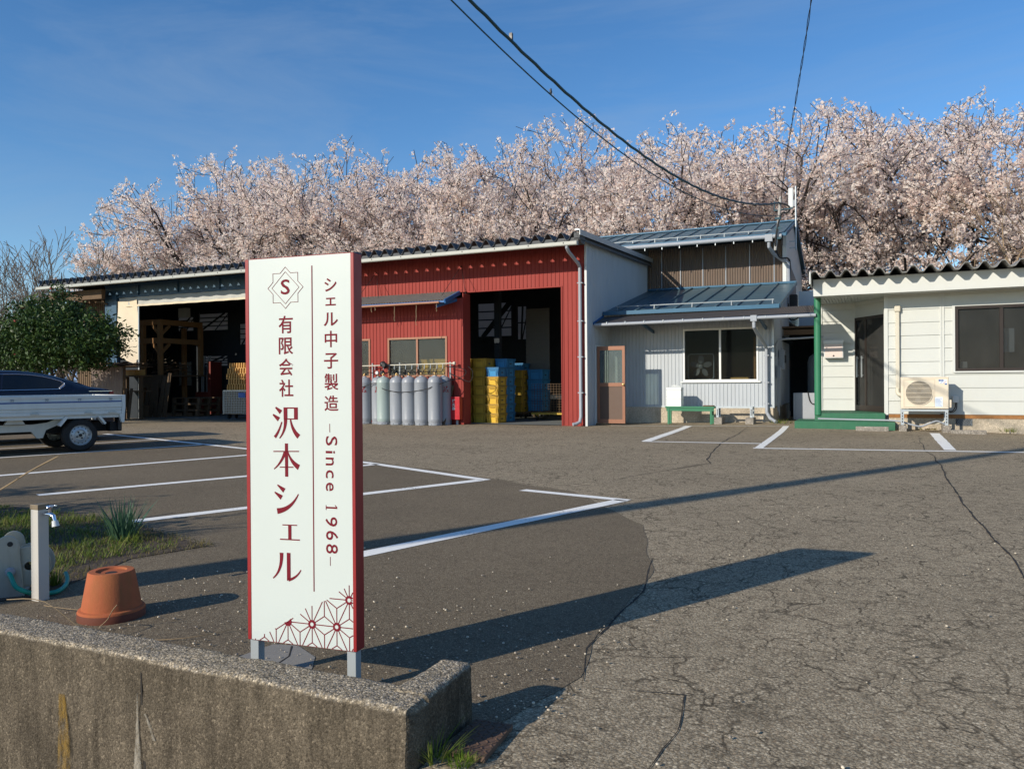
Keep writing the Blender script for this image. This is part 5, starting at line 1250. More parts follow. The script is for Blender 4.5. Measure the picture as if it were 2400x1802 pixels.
# bench with foam boxes, empty unit stand
be = thing('bench', 'small green wooden bench against the grey annex wall', 'bench', (-3.75, 17.85, 0))
zb = gz(-3.8, 17.8)
MB().box(-4.32, -3.22, 17.70, 17.98, .385, .425).box(-4.30, -3.24, 17.72, 17.75, .32, .385).build('seat', GREEN, be, bevel=.004)
for x in (-4.25, -3.30):
    for y in (17.73, 17.93): MB().box(x-.022, x+.022, y-.02, y+.02, zb, .385).build('leg', GREEN, be)
o = MB().box(-3.48, -3.25, 17.74, 17.9, .426, .45).build('wooden_block', WOODDK, bevel=.003); tag(o, 'flat brown wooden block lying on the right end of the green bench', 'block')
for k in range(2):
    f = thing('foam_box', ['lower white foam box standing on the green bench', 'upper white foam box stacked on the other on the green bench'][k], 'box', (-4.13, 17.86, .426+k*.213), 'foam boxes on the bench', True)
    MB().box(-.165, .165, -.13, .13, 0, .155).box(-.10, .02, -.137, -.13, .03, .12).build('box', FOAM, f, bevel=.012)
    MB().box(-.17, .17, -.135, .135, .157, .21).build('lid', FOAM, f, bevel=.012)
f = MB(); 
for k in range(7): a = k*.9; f.tube(smooth_pts([(-4.2+.03*k, 17.84, .86), (-4.19+.03*k, 17.85+.01*math.sin(a), .90+.012*math.sin(a)), (-4.17+.03*k, 17.87, .855)], 3), .005, 5)
tag(f.build('plastic_bag', FOAM, smooth=True), 'crumpled clear plastic on top of the foam boxes', 'bag')
def unit_stand(name, label, x0, x1, y0, y1, zt, zb, grp=None):
    t = thing(name, label, 'stand', ((x0+x1)/2, y0, 0), grp)
    for x in (x0, x1):
        for y in (y0, y1):
            m = MB(); m.box(x-.026, x+.026, y-.004, y+.004, zb, zt); s = 1 if x == x0 else -1; m.box(*sorted((x-.026*s, x-.020*s)), y+.004, y+.035, zb, zt)
            l = m.build('leg', GALV, t); h = MB()
            for k in range(4): z = zb+.06+(zt-zb-.10)*k/3; h.box(x-.008, x+.008, y-.0052, y-.0042, z-.016, z+.016)
            h.build('slot', BLACKPL, l)
    m = MB()
    for y in (y0, y1): m.box(x0-.03, x1+.03, y-.006, y+.03, zt, zt+.034)
    for x in (x0, x1): m.box(x-.028, x+.02, y0+.03, y1, zt+.002, zt+.03)
    m.build('rail', GALV, t); return t
zs = gz(-2.8, 17.8)
unit_stand('unit_stand', 'empty galvanised unit stand on concrete blocks right of the green bench', -3.16, -2.44, 17.72, 17.98, .395, zs+.145)
for k, x in enumerate((-3.14, -2.47)):
    o = MB().box(x-.085, x+.085, 17.66, 18.04, zs-.02, zs+.143).build('concrete_block', BLOCK, bevel=.006); tag(o, ['concrete block under the left feet of the empty stand', 'concrete block under the right feet of the empty stand'][k], 'block', 'blocks under the empty stand')

# services on the annex end wall and in the gap
mt = thing('meter_box', 'grey electric meter box on the annex end wall', 'meter', (-2.0, 19.4, 0)); MB().box(-2.03, -1.90, 19.25, 19.5, 1.25, 1.70).build('box', GREYPIPE, mt, bevel=.01); MB().box(-2.02, -1.88, 19.27, 19.48, 1.40, 1.58).build('glass', BLACKPL, mt); MB().tube([(-1.98, 19.4, 1.7), (-1.98, 19.4, 2.4)], .014, 8).build('conduit', GREYPIPE, mt)
sw = thing('switch_box', 'grey switch box with pipes low on the annex end wall', 'switch box', (-1.97, 18.8, 0)); MB().box(-2.03, -1.93, 18.72, 18.95, 1.05, 1.32).build('box', GREYPIPE, sw, bevel=.008)
m = MB(); m.tube([(-1.97, 18.78, 1.05), (-1.97, 18.78, .2)], .013, 8); m.tube([(-1.98, 18.62, 1.5), (-1.98, 18.62, .3)], .012, 8); m.tube([(-1.98, 18.62, 1.45), (-1.98, 19.0, 1.45)], .012, 8); m.tube([(-1.97, 18.9, 1.05), (-1.97, 18.9, .45), (-1.97, 19.2, .4)], .016, 8); m.build('pipe', GREYPIPE, sw, smooth=True)
wmk = thing('wall_connector_box', 'dark cable box hung on the gable above the low canopy', 'cable box', (-1.85, 21.6, 0)); MB().box(-1.99, -1.80, 21.5, 21.75, 2.75, 3.2).build('box', BLACKPL, wmk, bevel=.015)
MB().tube(smooth_pts([(-1.8, 21.6, 2.8), (-1.75, 21.5, 2.65), (-1.85, 21.45, 2.55), (-2.0, 21.5, 2.6), (-2.05, 21.8, 3.0)], 5), .018, 7).build('cable', BLACK, wmk, smooth=True)
pp = thing('crossing_pipe', 'grey pipe crossing from the annex wall to the office under the canopy', 'pipe', (-1.6, 18.2, 0)); MB().tube(smooth_pts([(-2.03, 18.75, 1.55), (-2.02, 18.6, 1.78), (-1.9, 18.5, 1.90), (-1.5, 18.4, 1.915), (-1.0, 18.3, 1.93)], 5), .022, 10).build('pipe', GREYPIPE, pp, smooth=True)
tk = thing('storage_tank', 'pale plastic tank with a domed top in the dark gap between annex and office', 'tank', (-1.12, 21.2, 0), None, True)
MB().lathe([(0, .3), (.40, .3), (.42, .34), (.42, 1.45), (.38, 1.58), (.25, 1.68), (.1, 1.72), (0, 1.72)], 28).build('shell', TANK, tk, smooth=True); MB().box(-.42, .42, -.42, .42, 0, .3).build('plinth', BLOCK, tk)
sk_ = thing('wash_trough', 'old grey wash trough in the gap beside the green pillar', 'sink', (-1.3, 19.6, 0), None, True)
m = MB(); m.box(-.42, .30, -.25, .25, .08, .12); m.box(-.42, -.37, -.25, .25, .12, .70); m.box(.25, .30, -.25, .25, .12, .70); m.box(-.37, .25, -.25, -.20, .12, .70); m.box(-.37, .25, .20, .25, .12, .70); m.box(-.38, .26, -.22, .22, .05, .08); m.build('basin', GREYPIPE, sk_, bevel=.008); MB().tube(smooth_pts([(-.1, -.26, .72), (-.05, -.28, .5), (.05, -.27, .45), (.1, -.26, .6), (.05, -.24, .72)], 5), .012, 7).build('hose', BLACK, sk_, smooth=True)
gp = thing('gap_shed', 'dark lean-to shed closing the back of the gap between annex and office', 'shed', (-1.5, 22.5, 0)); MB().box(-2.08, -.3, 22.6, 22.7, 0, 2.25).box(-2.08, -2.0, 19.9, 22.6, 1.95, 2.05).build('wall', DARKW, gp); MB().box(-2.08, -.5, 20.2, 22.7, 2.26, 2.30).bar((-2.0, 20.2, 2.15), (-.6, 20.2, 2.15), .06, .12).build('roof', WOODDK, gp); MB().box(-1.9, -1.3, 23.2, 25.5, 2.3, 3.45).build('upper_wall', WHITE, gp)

# ---------------------------------------------------------------- white office
of = thing('office_building', 'white clapboard office with a wavy roof edge and green porch pillar', 'office', (1, 17.3, 0))
OY = 17.3; OX0, OX1 = .22, 6.5; OW = (1.40, 2.93, 1.145, 2.385)
def boards(mb, x0, x1, z0, z1, y, h=.256, base=.318):
    """lapped boards: each one leans out a little at its foot"""
    k = math.floor((z0-base)/h)
    while base+k*h < z1-1e-4:
        a, b = max(z0, base+k*h), min(z1, base+(k+1)*h-.009)
        if b-a > .004: mb.add([(x0, y-.014, a), (x1, y-.014, a), (x1, y-.005, b), (x0, y-.005, b), (x0, y+.03, a), (x1, y+.03, a), (x1, y+.03, b), (x0, y+.03, b)], [(0, 1, 2, 3), (4, 7, 6, 5), (0, 4, 5, 1), (2, 6, 7, 3), (0, 3, 7, 4), (1, 5, 6, 2)])
        k += 1
    mb.box(x0, x1, y+.006, y+.028, z0, z1)
m = MB()
for x0, x1, z0, z1 in ((OX0, 1.145, .318, 2.80), (1.22, OW[0], .318, 2.80), (OW[0], OW[1], .318, OW[2]), (OW[0], OW[1], OW[3], 2.80), (OW[1], OX1, .318, 2.80)): boards(m, x0, x1, z0, z1, OY)
m.box(OX1-.03, OX1, OY+.03, 21.5, .318, 2.8); m.box(OX0, OX1, 21.45, 21.5, .318, 2.8)
m.build('siding', OFFW, of)
m = MB(); m.box(OX0-.045, OX0+.02, OY-.028, OY+.06, .30, 2.8); m.box(1.145, 1.175, OY-.024, OY+.02, .33, 2.8); m.box(1.190, 1.22, OY-.024, OY+.02, .33, 2.8); m.box(1.175, 1.19, OY-.010, OY+.02, .33, 2.8)
m.box(OW[0]-.045, OW[1]+.045, OY-.03, OY+.03, OW[3], OW[3]+.035); m.box(OW[0]-.045, OW[0], OY-.03, OY+.03, OW[2]-.02, OW[3]); m.box(OW[1], OW[1]+.045, OY-.03, OY+.03, OW[2]-.02, OW[3]); m.box(OW[0]-.02, OW[1]+.02, OY-.05, OY+.03, OW[2]-.03, OW[2])
m.build('trim', OFFTRIM, of)
w = win(of, OW, OY, BROWNDK, PANE_OFFICE, True, .055, .08)
m = MB(); m.box(OX0+.03, OX1, OY+.005, OY+.12, -.2, .243); m.build('foundation', FOUND, of, bevel=.003)
m = MB(); m.box(OX0+.03, OX1, OY-.006, OY+.1, .243, .312); m.build('sill_channel', RUST, of)
vt = MB().box(1.405, 1.68, OY-.001, OY+.03, .10, .236).build('vent', BLACKPL, of)
m = MB()
for k in range(12):
    x = 1.405+.275*k/11; m.bar((x, OY-.004, .10), (min(1.68, x+.07), OY-.004, .236), .004, .003, (0, 1, 0)); m.bar((x, OY-.005, .236), (min(1.68, x+.07), OY-.005, .10), .004, .003, (0, 1, 0))
m.build('grille', RAILM, vt)
# porch: left wall, angled door wall, pillar, steps
PY = 18.7
m = MB(); boards(m, -1.06, -.395, .33, 2.80, PY, .243, .33); m.build('porch_wall', OFFW, of)
m = MB(); m.box(-.42, -.375, PY-.03, PY+.02, .33, 2.8); m.box(-1.10, -1.05, PY-.03, PY+1.5, .3, 2.8); m.build('trim', OFFTRIM, of)
pA, pB = Vector((-.385, PY-.02, 0)), Vector((.215, 17.72, 0)); dv = (pB-pA).normalized(); nv = Vector((dv.y, -dv.x, 0))
if nv.y > 0: nv = -nv
def dbox(mb, s0, s1, d0, d1, z0, z1):
    P8 = []
    for z in (z0, z1):
        for s, d in ((s0, d0), (s1, d0), (s1, d1), (s0, d1)): q = pA+dv*s+nv*d; P8.append((q.x, q.y, z))
    return mb.add(P8, [(0, 3, 2, 1), (4, 5, 6, 7), (0, 1, 5, 4), (1, 2, 6, 5), (2, 3, 7, 6), (3, 0, 4, 7)])
DL = (pB-pA).length
m = MB(); dbox(m, 0, DL, -.03, .0, 2.36, 2.58); dbox(m, 0, DL, -.03, .006, 2.584, 2.80); dbox(m, 0, DL, -.03, .02, 2.33, 2.36); m.build('door_head', OFFW, of)
m = MB(); dbox(m, 0, .05, -.04, .012, .33, 2.33); dbox(m, DL-.05, DL, -.04, .012, .33, 2.33); dbox(m, .05, DL-.05, -.04, .012, 2.27, 2.33); dbox(m, .05, DL-.05, -.04, .012, .33, .45); dbox(m, DL*.33, DL*.33+.05, -.03, .008, .45, 2.27)
dr = m.build('door', BROWNDK, of)
m = MB(); dbox(m, .05, DL-.05, -.012, -.008, .45, 2.27); m.build('pane', PANE_OFFICE, dr)
for s in (.12, .30):
    m = MB(); dbox(m, s, s+.022, .03, .05, 1.05, 1.50); dbox(m, s, s+.022, .008, .03, 1.08, 1.10); dbox(m, s, s+.022, .008, .03, 1.45, 1.47); m.build('handle', GALV, dr)
m = MB(); m.box(.17, .215, OY+.03, 17.75, .33, 2.8); m.build('porch_return', OFFW, of)
MB().tube([(-1.055, 17.24, .285), (-1.055, 17.24, 2.665)], .068, 24).build('pillar', GREEN, of, smooth=True)
m = MB(); m.box(-1.12, .185, 17.22, 18.72, -.1, .325); m.build('porch_floor', GREENSTEP, of, bevel=.008)
m = MB(); m.box(-1.48, .355, 16.87, 17.90, -.1, .172); m.build('porch_step', GREENSTEP, of, bevel=.01)
# fascia, soffit, wavy roof
FY = 16.75; m = MB()
m.box(-1.10, OX1+.2, FY, FY+.03, 2.655, 2.985); m.box(-1.10, -1.07, FY+.03, 19.0, 2.655, 2.985); m.build('fascia', OFFTRIM, of)
m = MB(); m.box(-1.07, OX1+.2, FY+.03, OY+.04, 2.662, 2.68)
for k in range(26): x = -1.05+k*.062; m.box(x, x+.052, OY+.04, PY+.4, 2.662, 2.68)
m.build('soffit', OFFW, of)
m = MB(); m.box(-1.07, .2, OY+.04, PY+.4, 2.684, 2.70); m.build('soffit_back', OFFTRIM, of)
ox = [];  px_ = .2865
def trap(p):
    u = ((p-.085)/px_) % 1.0; u = min(u, 1-u)*2          # 0 at a crest, 1 in a trough
    return .056-.112*min(1, max(0, (u-.18)/.55))
pr = [(-1.14+.0143*k, trap(-1.14+.0143*k)) for k in range(int(7.9/.0143))]
m = MB(); m.sheet(pr, 16.40, 22.2, lambda p, q, a: (p, a, 3.045+(a-16.4)*.03+q), .012, (0, 0, 1)); m.build('roof', M('office_roof', (.26, .26, .25), .7, 0, .2, 5, dirt=.4), of)
m = MB(); m.box(-1.15, -1.125, 16.38, 21.9, 2.86, 3.10); m.build('roof_end', OFFTRIM, of)
m = MB(); m.box(OX0, OX1, 17.9, 17.92, .3, .9); m.box(OX0+.02, OX1-.05, 21.40, 21.44, .3, 2.7); m.box(OX0+.02, OX1-.05, OY+.04, 21.4, 2.60, 2.61); m.box(OX0+.0, OX0+.02, 17.8, 21.4, .3, 2.7); m.box(OX0+.02, OX1-.05, OY+.13, 21.4, .30, .31); m.box(-1.05, -1.03, 19.0, 21.4, .3, 2.8); m.box(-1.05, .2, 21.0, 21.05, .3, 2.8); m.box(-1.03, .2, 18.9, 21, .30, .31)
m.build('inner_wall', INTWALL, of)
pn = thing('notice_sheet', 'pale paper notice hung inside the office window behind its middle bar', 'notice', (2.3, 17.5, 0)); MB().box(2.19, 2.40, 17.52, 17.525, 1.50, 1.95).build('sheet', LABELW, pn)
o = MB().box(1.50, 1.62, 17.45, 17.6, 1.205, 1.33).build('white_box', FOAM, bevel=.005); tag(o, 'small white box on the sill inside the office window', 'box')
# mailbox, pipe cover, air conditioner, blocks
mbx = thing('mailbox', 'white mailbox with a pinkish front on the porch wall', 'mailbox', (-.81, PY-.1, 1.47), None, True)
MB().box(-.195, .195, -.10, .085, 0, .375).build('box', WHITE, mbx, bevel=.008); MB().box(-.205, .205, -.12, .085, .315, .39).build('lid', WHITE, mbx, bevel=.008); MB().box(-.175, .175, -.106, -.098, .02, .30).build('front', M('pinkish_front', (.66, .55, .50), .6, 0, .06, 12), mbx); MB().lathe([(0, -.112), (.018, -.111), (.018, -.105)], 14, (0, 0, .05), 'y').build('lock', BLACKPL, mbx)
pc = thing('pipe_cover', 'cream pipe cover running down the office wall to the air conditioner', 'pipe', (.41, OY, 0))
MB().box(.375, .445, OY-.075, OY-.012, .80, 2.36).build('duct', CREAMPIPE, pc, bevel=.012); MB().box(.355, .465, OY-.10, OY-.012, 2.32, 2.45).build('cap', CREAMPIPE, pc, bevel=.02); MB().tube(smooth_pts([(.41, OY-.05, .82), (.41, OY-.06, .74), (.44, OY-.08, .70), (.50, OY-.12, .69)], 4), .04, 12).build('elbow', CREAMPIPE, pc, smooth=True)
ac = thing('air_conditioner', 'cream air conditioner outdoor unit on a galvanised stand by the office wall', 'air conditioner', (.85, 16.75, .44), None, True)
AWd, AH, AD = .80, .592, .27
MB().box(-AWd/2, AWd/2, 0, AD, 0, AH).box(-AWd/2-.004, AWd/2+.004, -.004, AD, AH-.02, AH+.006).build('casing', ACBODY, ac, bevel=.012)
fcx, fcz, fr = -.095, .30, .222
MB().lathe([(0, -.0035), (fr, -.0035), (fr, -.0015)], 48, (fcx, 0, fcz), 'y').build('fan_opening', BLACKPL, ac)
m = MB()
for k in range(3):
    a = 2*math.pi*k/3+.4; pts = []
    for t in range(6): r = .05+.15*t/5; w_ = .45-.04*t; pts += [(fcx+r*math.cos(a-w_), -.004, fcz+r*math.sin(a-w_)), (fcx+r*math.cos(a+w_), -.006, fcz+r*math.sin(a+w_))]
    m.add(pts, [(2*i, 2*i+1, 2*i+3, 2*i+2) for i in range(5)])
m.build('fan_blade', FANG, ac)
m = MB()
for k in range(-17, 18): x = k*.0128; h = math.sqrt(max(0, fr*fr-x*x)); m.tube([(fcx+x, -.014, fcz-h), (fcx+x, -.014, fcz+h)], .0028, 5)
for k in range(-2, 3): z = k*.082; h = math.sqrt(max(0, fr*fr-z*z)); m.tube([(fcx-h, -.017, fcz+z), (fcx+h, -.017, fcz+z)], .0045, 5)
m.build('grille', ACBODY, ac)
m = MB(); m.lathe([(fr, -.016), (fr+.012, -.016), (fr+.014, -.002), (fr, -.002)], 48, (fcx, 0, fcz), 'y'); s = .262
for a, b, c, d in ((-s, s, s-.008, s), (-s, s, -s, -s+.008)): m.box(fcx+a, fcx+b, -.010, -.001, fcz+c, fcz+d)
for a, b in ((-s, -s+.008), (s-.008, s)): m.box(fcx+a, fcx+b, -.010, -.001, fcz-s+.008, fcz+s-.008)
m.build('fan_ring', ACBODY, ac, smooth=True)
MB().box(.235, .315, -.0022, -.0006, .515, .548).build('brand_label', LABELB, ac); MB().box(.3155, .37, -.0022, -.0006, .515, .548).box(.245, .37, -.0022, -.0006, .478, .512).build('brand_label', LABELW, ac); MB().box(.335, .372, -.0024, -.0008, .452, .474).build('brand_label', LABELB, ac)
V, F = text_mesh('INVERTER', .017, bold=.0004) if False else ([], [])
mm = MB(); mm.box(.255, .30, -.0030, -.0023, .527, .534).box(.322, .365, -.0030, -.0023, .527, .534); mm.build('brand_mark', LABELW, ac)
mm = MB(); mm.bar((.262, -.0028, .486), (.30, -.0028, .502), .003, .008, (0, 0, 1)); mm.build('brand_mark', LABELB, ac); mm = MB(); mm.bar((.312, -.0028, .486), (.352, -.0028, .503), .003, .008, (0, 0, 1)); mm.build('brand_mark', REDBOX, ac)
MB().box(.172, .302, -.0022, -.0006, .04, .22).build('data_label', LABELW, ac)
mm = MB(); 
for k in range(7): mm.box(.180, .180+.11*(1-.25*((k*7) % 3)/2), -.003, -.0023, .055+k*.022, .0605+k*.022)
mm.build('data_print', LABELB, ac)
MB().box(AWd/2, AWd/2+.05, .04, .2, .02, .17).build('valve_cover', ACBODY, ac, bevel=.01)
zg = gz(.85, 16.9)
unit_stand('unit_stand', 'galvanised unit stand carrying the cream air conditioner', .475, 1.215, 16.77, 17.02, .392, zg+.125)
for k, x in enumerate((.48, 1.21)):
    o = MB().box(x-.065, x+.065, 16.71, 17.10, zg-.03, zg+.123).build('concrete_block', BLOCK, bevel=.006); tag(o, ['concrete block under the left feet of the air conditioner stand', 'concrete block under the right feet of the air conditioner stand'][k], 'block', 'blocks under the air conditioner')
cb = thing('cable_cover_box', 'small white switch box on the office wall beside the air conditioner', 'switch box', (1.4, OY, .6)); MB().box(1.345, 1.45, OY-.10, OY-.014, .545, .675).build('box', WHITE, cb, bevel=.008)
MB().tube(smooth_pts([(1.40, OY-.06, .55), (1.39, OY-.06, .45), (1.33, OY-.08, .38), (1.24, OY-.12, .40)], 5), .008, 6).tube(smooth_pts([(1.42, OY-.06, .55), (1.41, OY-.06, .42), (1.33, OY-.07, .36), (1.22, OY-.1, .40)], 5), .008, 6).build('cable', BLACK, cb, smooth=True)
dp = thing('drain_pipe', 'pale grey drain pipe lying over the green step and under the air conditioner', 'pipe', (0, 16.9, .2)); MB().tube(smooth_pts([(-1.05, 17.10, .215), (-.3, 17.05, .205), (.35, 16.95, .20), (.6, 16.9, .14), (.78, 16.9, .10), (.9, 16.92, .14), (1.05, 16.95, .2), (1.15, 16.97, .17), (1.3, 17.0, .09)], 6), .017, 9).build('pipe', GREYPIPE, dp, smooth=True)
MB().tube(smooth_pts([(.75, 16.95, .06), (.95, 16.95, .17), (1.05, 17.0, .15), (1.2, 17.0, .20), (1.25, 17.15, .35)], 5), .016, 8).build('insulated_hose', CREAMPIPE, dp, smooth=True)
o = MB().box(-.34, .235, 16.60, 16.72, -.02, .095).build('step_block', BLOCK, bevel=.01); tag(o, 'long grey concrete block lying in front of the green step', 'block')
o = MB().box(1.26, 1.83, 16.50, 16.62, -.06, .062).build('wheel_stop', BLOCK, bevel=.012); tag(o, 'grey concrete wheel stop on the asphalt in front of the office vent', 'wheel stop')
lf = MB()
for k in range(40):
    r_ = random.Random(k+900); x, y = .75+r_.random()*.3, 16.98+r_.random()*.15; a = r_.random()*6; lf.add([(x+.03*math.cos(a), y+.03*math.sin(a), .03), (x+.02*math.sin(a), y-.02*math.cos(a), .035+.03*r_.random()), (x-.03*math.cos(a), y-.03*math.sin(a), .03), (x-.02*math.sin(a), y+.02*math.cos(a), .032)], [(0, 1, 2, 3)])
tag(lf.build('fallen_leaves', DRYM), kind='stuff')

# ---------------------------------------------------------------- cables, mast, antenna, utility pole
ma = thing('service_mast', 'thin grey service mast with cable clamps at the front corner of the upper blue roof', 'mast', (-2.2, 20.95, 4.4))
MB().tube([(-2.27, 20.93, 4.28), (-2.19, 20.93, 4.95), (-2.13, 20.93, 5.62)], .035, 10).build('pole', POLEC, ma, smooth=True)
m = MB(); m.bar((-2.30, 20.93, 5.28), (-1.85, 20.93, 5.30), .03, .03); m.bar((-2.29, 20.93, 5.28), (-2.28, 20.93, 5.52), .02, .02)
for z in (4.55, 4.8, 5.05): m.box(-2.27, -2.12, 20.88, 20.90, z, z+.05)
m.build('cross_arm', CABLE, ma)
MB().tube(smooth_pts([(-2.16, 20.9, 5.45), (-2.0, 20.92, 5.40), (-1.92, 20.95, 5.32), (-1.98, 20.95, 5.2), (-2.1, 20.93, 5.2), (-2.2, 20.9, 4.9), (-2.26, 20.9, 4.4), (-2.2, 21.3, 4.15), (-2.06, 21.95, 4.2), (-2.02, 22.1, 4.0), (-2.04, 22.1, 3.3)], 5), .022, 8).build('cable', BLACK, ma, smooth=True)
at = thing('antenna', 'slim white panel antenna on a thin pole beside the ridge of the blue roof', 'antenna', (-1.94, 22.9, 4.5))
MB().tube([(-1.94, 22.9, 4.55), (-1.94, 22.9, 6.30)], .022, 10).build('pole', GALV, at, smooth=True)
for z in (4.62, 4.80): MB().bar((-2.12, 22.9, z), (-1.92, 22.9, z), .03, .03).build('bracket', GALV, at)
MB().box(-2.13, -2.00, 22.85, 22.95, 5.72, 6.26).build('panel', WHITE, at, bevel=.02); MB().box(-2.0, -1.955, 22.87, 22.93, 5.75, 5.92).build('clamp', GREYPIPE, at)
PX, PYY = -6.52, -2.94
up = thing('utility_pole', 'tall concrete utility pole by the road behind the viewpoint', 'utility pole', (PX, PYY, -.56))
MB().tube([(PX, PYY, -.56), (PX, PYY, 4), (PX, PYY, 10.5)], [.14, .128, .10], 18).build('pole', POLEC, up, smooth=True)
m = MB()
for k in range(8): m.tube([(PX-.12, PYY, 1.8+.9*k), (PX-.25, PYY, 1.82+.9*k)], .008, 5)
m.bar((PX-.6, PYY, 9.6), (PX+.6, PYY, 9.6), .07, .07); m.build('cross_arm', GALV, up)
def cable(pts, r, label, group=None):
    o = MB().tube(smooth_pts(pts, 5), r, 8).build('power_cable', CABLE, smooth=True); return tag(o, label, 'cable', group)
def span(c, y0, y1, n, off=0.):
    """a hanging cable: height a smooth polynomial of y, in the upright plane between pole top and mast"""
    return [Vector((-2.15+(PX+2.15)*(20.98-y)/(20.98-PYY)*(.975+.025*(y-PYY)/(20.98-PYY)), y, sum(k*y**(4-i) for i, k in enumerate(c)))) for y in [y0+(y1-y0)*j/n for j in range(n+1)]]
CA = (-1.2027712e-05, 8.8245016e-04, -3.1965539e-03, -.34253222, 8.2559340); CB = (-2.1958376e-05, 1.2594485e-03, -8.0842339e-03, -.31654607, 7.9822434)
th = [p+Vector((.005*math.sin(i*1.9), 0, .005*math.cos(i*1.9))) for i, p in enumerate(span(CA, -2.8, 20.96, 150))]
o = MB().tube(th, .021, 10).build('power_cable', CABLE, smooth=True); tag(o, 'thick spiral wrapped cable, the upper of the two swooping down to the mast', 'cable', 'overhead cables')
o = MB().tube(span(CB, -2.8, 20.93, 70), .0095, 8).build('power_cable', CABLE, smooth=True); tag(o, 'thin cable, the lower of the two swooping down to the mast', 'cable', 'overhead cables')
P_ = smooth_pts([(-2.12, 20.9, 5.56), (-1.72, 18, 5.76), (-1.24, 15, 6.12), (-.80, 12.2, 6.52), (-.2, 8, 7.2), (.9, 1, 8.6), (1.4, -3, 9.3)], 16)
m = MB()
for k in (0, 1): m.tube([Vector(p)+Vector((.011*math.cos(i*.9+k*math.pi), 0, .011*math.sin(i*.9+k*math.pi))) for i, p in enumerate(P_)], .006, 6)
tag(m.build('drop_wire', BLACK, smooth=True), 'thin twisted drop wire rising steeply from the mast out of the picture', 'wire')
tp_ = span(CA, 9.31, 9.31, 1)[0]; tie = MB().box(tp_.x-.02, tp_.x+.02, tp_.y-.02, tp_.y+.02, tp_.z+.005, tp_.z+.10).build('cable_tag', BLACKPL); tag(tie, 'small dark tag sticking up from the thick overhead cable', 'tag')

# ---------------------------------------------------------------- parked kei truck and dark saloon
wheel0 = Vector((-10.902, 8.107, 0)); U2 = Vector((.347, .938, 0)).normalized(); ROT = math.atan2(U2.y, U2.x)
tk2 = thing('kei_truck', 'small white flatbed truck with a blue stripe parked side on', 'truck', (wheel0.x, wheel0.y, 0), None, True, ROT)
T = tk2; TWid = 1.36
# local x runs to the tail, y away from the viewer, z up
m = MB(); prof = [(.546, -.02), (.560, -.035), (.598, -.035), (.604, -.026), (.612, -.026), (.618, -.036), (.640, -.036), (.646, -.028), (.652, -.028), (.660, -.046), (.735, -.046), (.745, -.030), (.800, -.030), (.806, -.040), (.838, -.045), (.846, -.040), (.846, .0), (.546, .0)]
m.prism(prof, lambda a, b, d: (d, b, a), -1.28, .575); 
near = m.build('side_panel', TRUCKW, T); 
m = MB(); m.prism([(z, TWid-y) for z, y in prof], lambda a, b, d: (d, b, a), -1.28, .575); m.build('side_panel', TRUCKW, T)
MB().box(-1.28, .575, -.0475, -.044, .741, .757).build('stripe', STRIPE, near)
h = MB()
for x in (-.90, -.46, -.02, .42): h.box(x-.022, x+.022, -.046, -.03, .79, .802).bar((x, -.044, .80), (x-.02, -.046, .765), .008, .006).bar((x+.012, -.044, .80), (x+.01, -.046, .765), .006, .006)
h.build('rope_hook', GREYPIPE, near)
h = MB()
for x in (-.62, .10, .44): h.box(x-.055, x+.055, -.055, -.034, .578, .592).box(x-.035, x+.035, -.052, -.034, .592, .602)
h.build('latch', GALV, near)
m = MB(); m.prism([(.579, .846), (.635, .846), (.635, .66), (.625, .56), (.618, .42), (.575, .42), (.545, .545), (.579, .56)], lambda a, b, d: (a, d, b), -.04, .06); m.build('corner_post', TRUCKW, T, bevel=.006)
m = MB(); m.prism([(.579, .846), (.635, .846), (.635, .66), (.618, .42), (.575, .42), (.579, .56)], lambda a, b, d: (a, d, b), TWid-.06, TWid+.04); m.build('corner_post', TRUCKW, T, bevel=.006)
MB().box(.60, .632, .06, TWid-.06, .55, .846).build('tailgate', TRUCKW, T, bevel=.005)
MB().box(-1.30, -1.26, 0, TWid, .55, 1.15).box(-1.28, .6, .0, TWid, .50, .545).build('bed_floor', TRUCKW, T)
m = MB(); m.prism([(-1.9, .33), (-.63, .325), (-.56, .225), (-.48, .225), (-.44, .34), (-.30, .40), (-.20, .50), (.55, .50), (.55, .44), (-.1, .44), (-.1, .50), (-.30, .47), (-.45, .43), (-.60, .425), (-1.9, .44)][:9]+[(.55, .50), (-.25, .52), (-.42, .45), (-.60, .43), (-1.9, .44)], lambda a, b, d: (a, d, b), .10, .16)
m.prism([(-.98, .44), (-.72, .44), (-.76, .50), (-.94, .50)], lambda a, b, d: (a, d, b), .05, .13); m.build('chassis', TRUCKFR, T)
m = MB(); m.prism([(-1.9, .33), (-.3, .36), (.55, .46), (.55, .5), (-1.9, .44)], lambda a, b, d: (a, d, b), TWid-.2, TWid-.14); m.box(-1.8, .5, .3, 1.0, .28, .42); m.box(.45, .62, .1, TWid-.1, .28, .42); m.box(-.10, .10, .15, TWid-.2, .22, .3); m.build('underbody', BLACK, T)
m = MB(); m.bar((-.30, -.01, .40), (-.20, -.01, .53), .03, .13, (0, 1, 0)); m.bar((.24, -.01, .53), (.33, -.01, .41), .03, .13, (0, 1, 0)); m.build('fender_edge', TRUCKW, T)
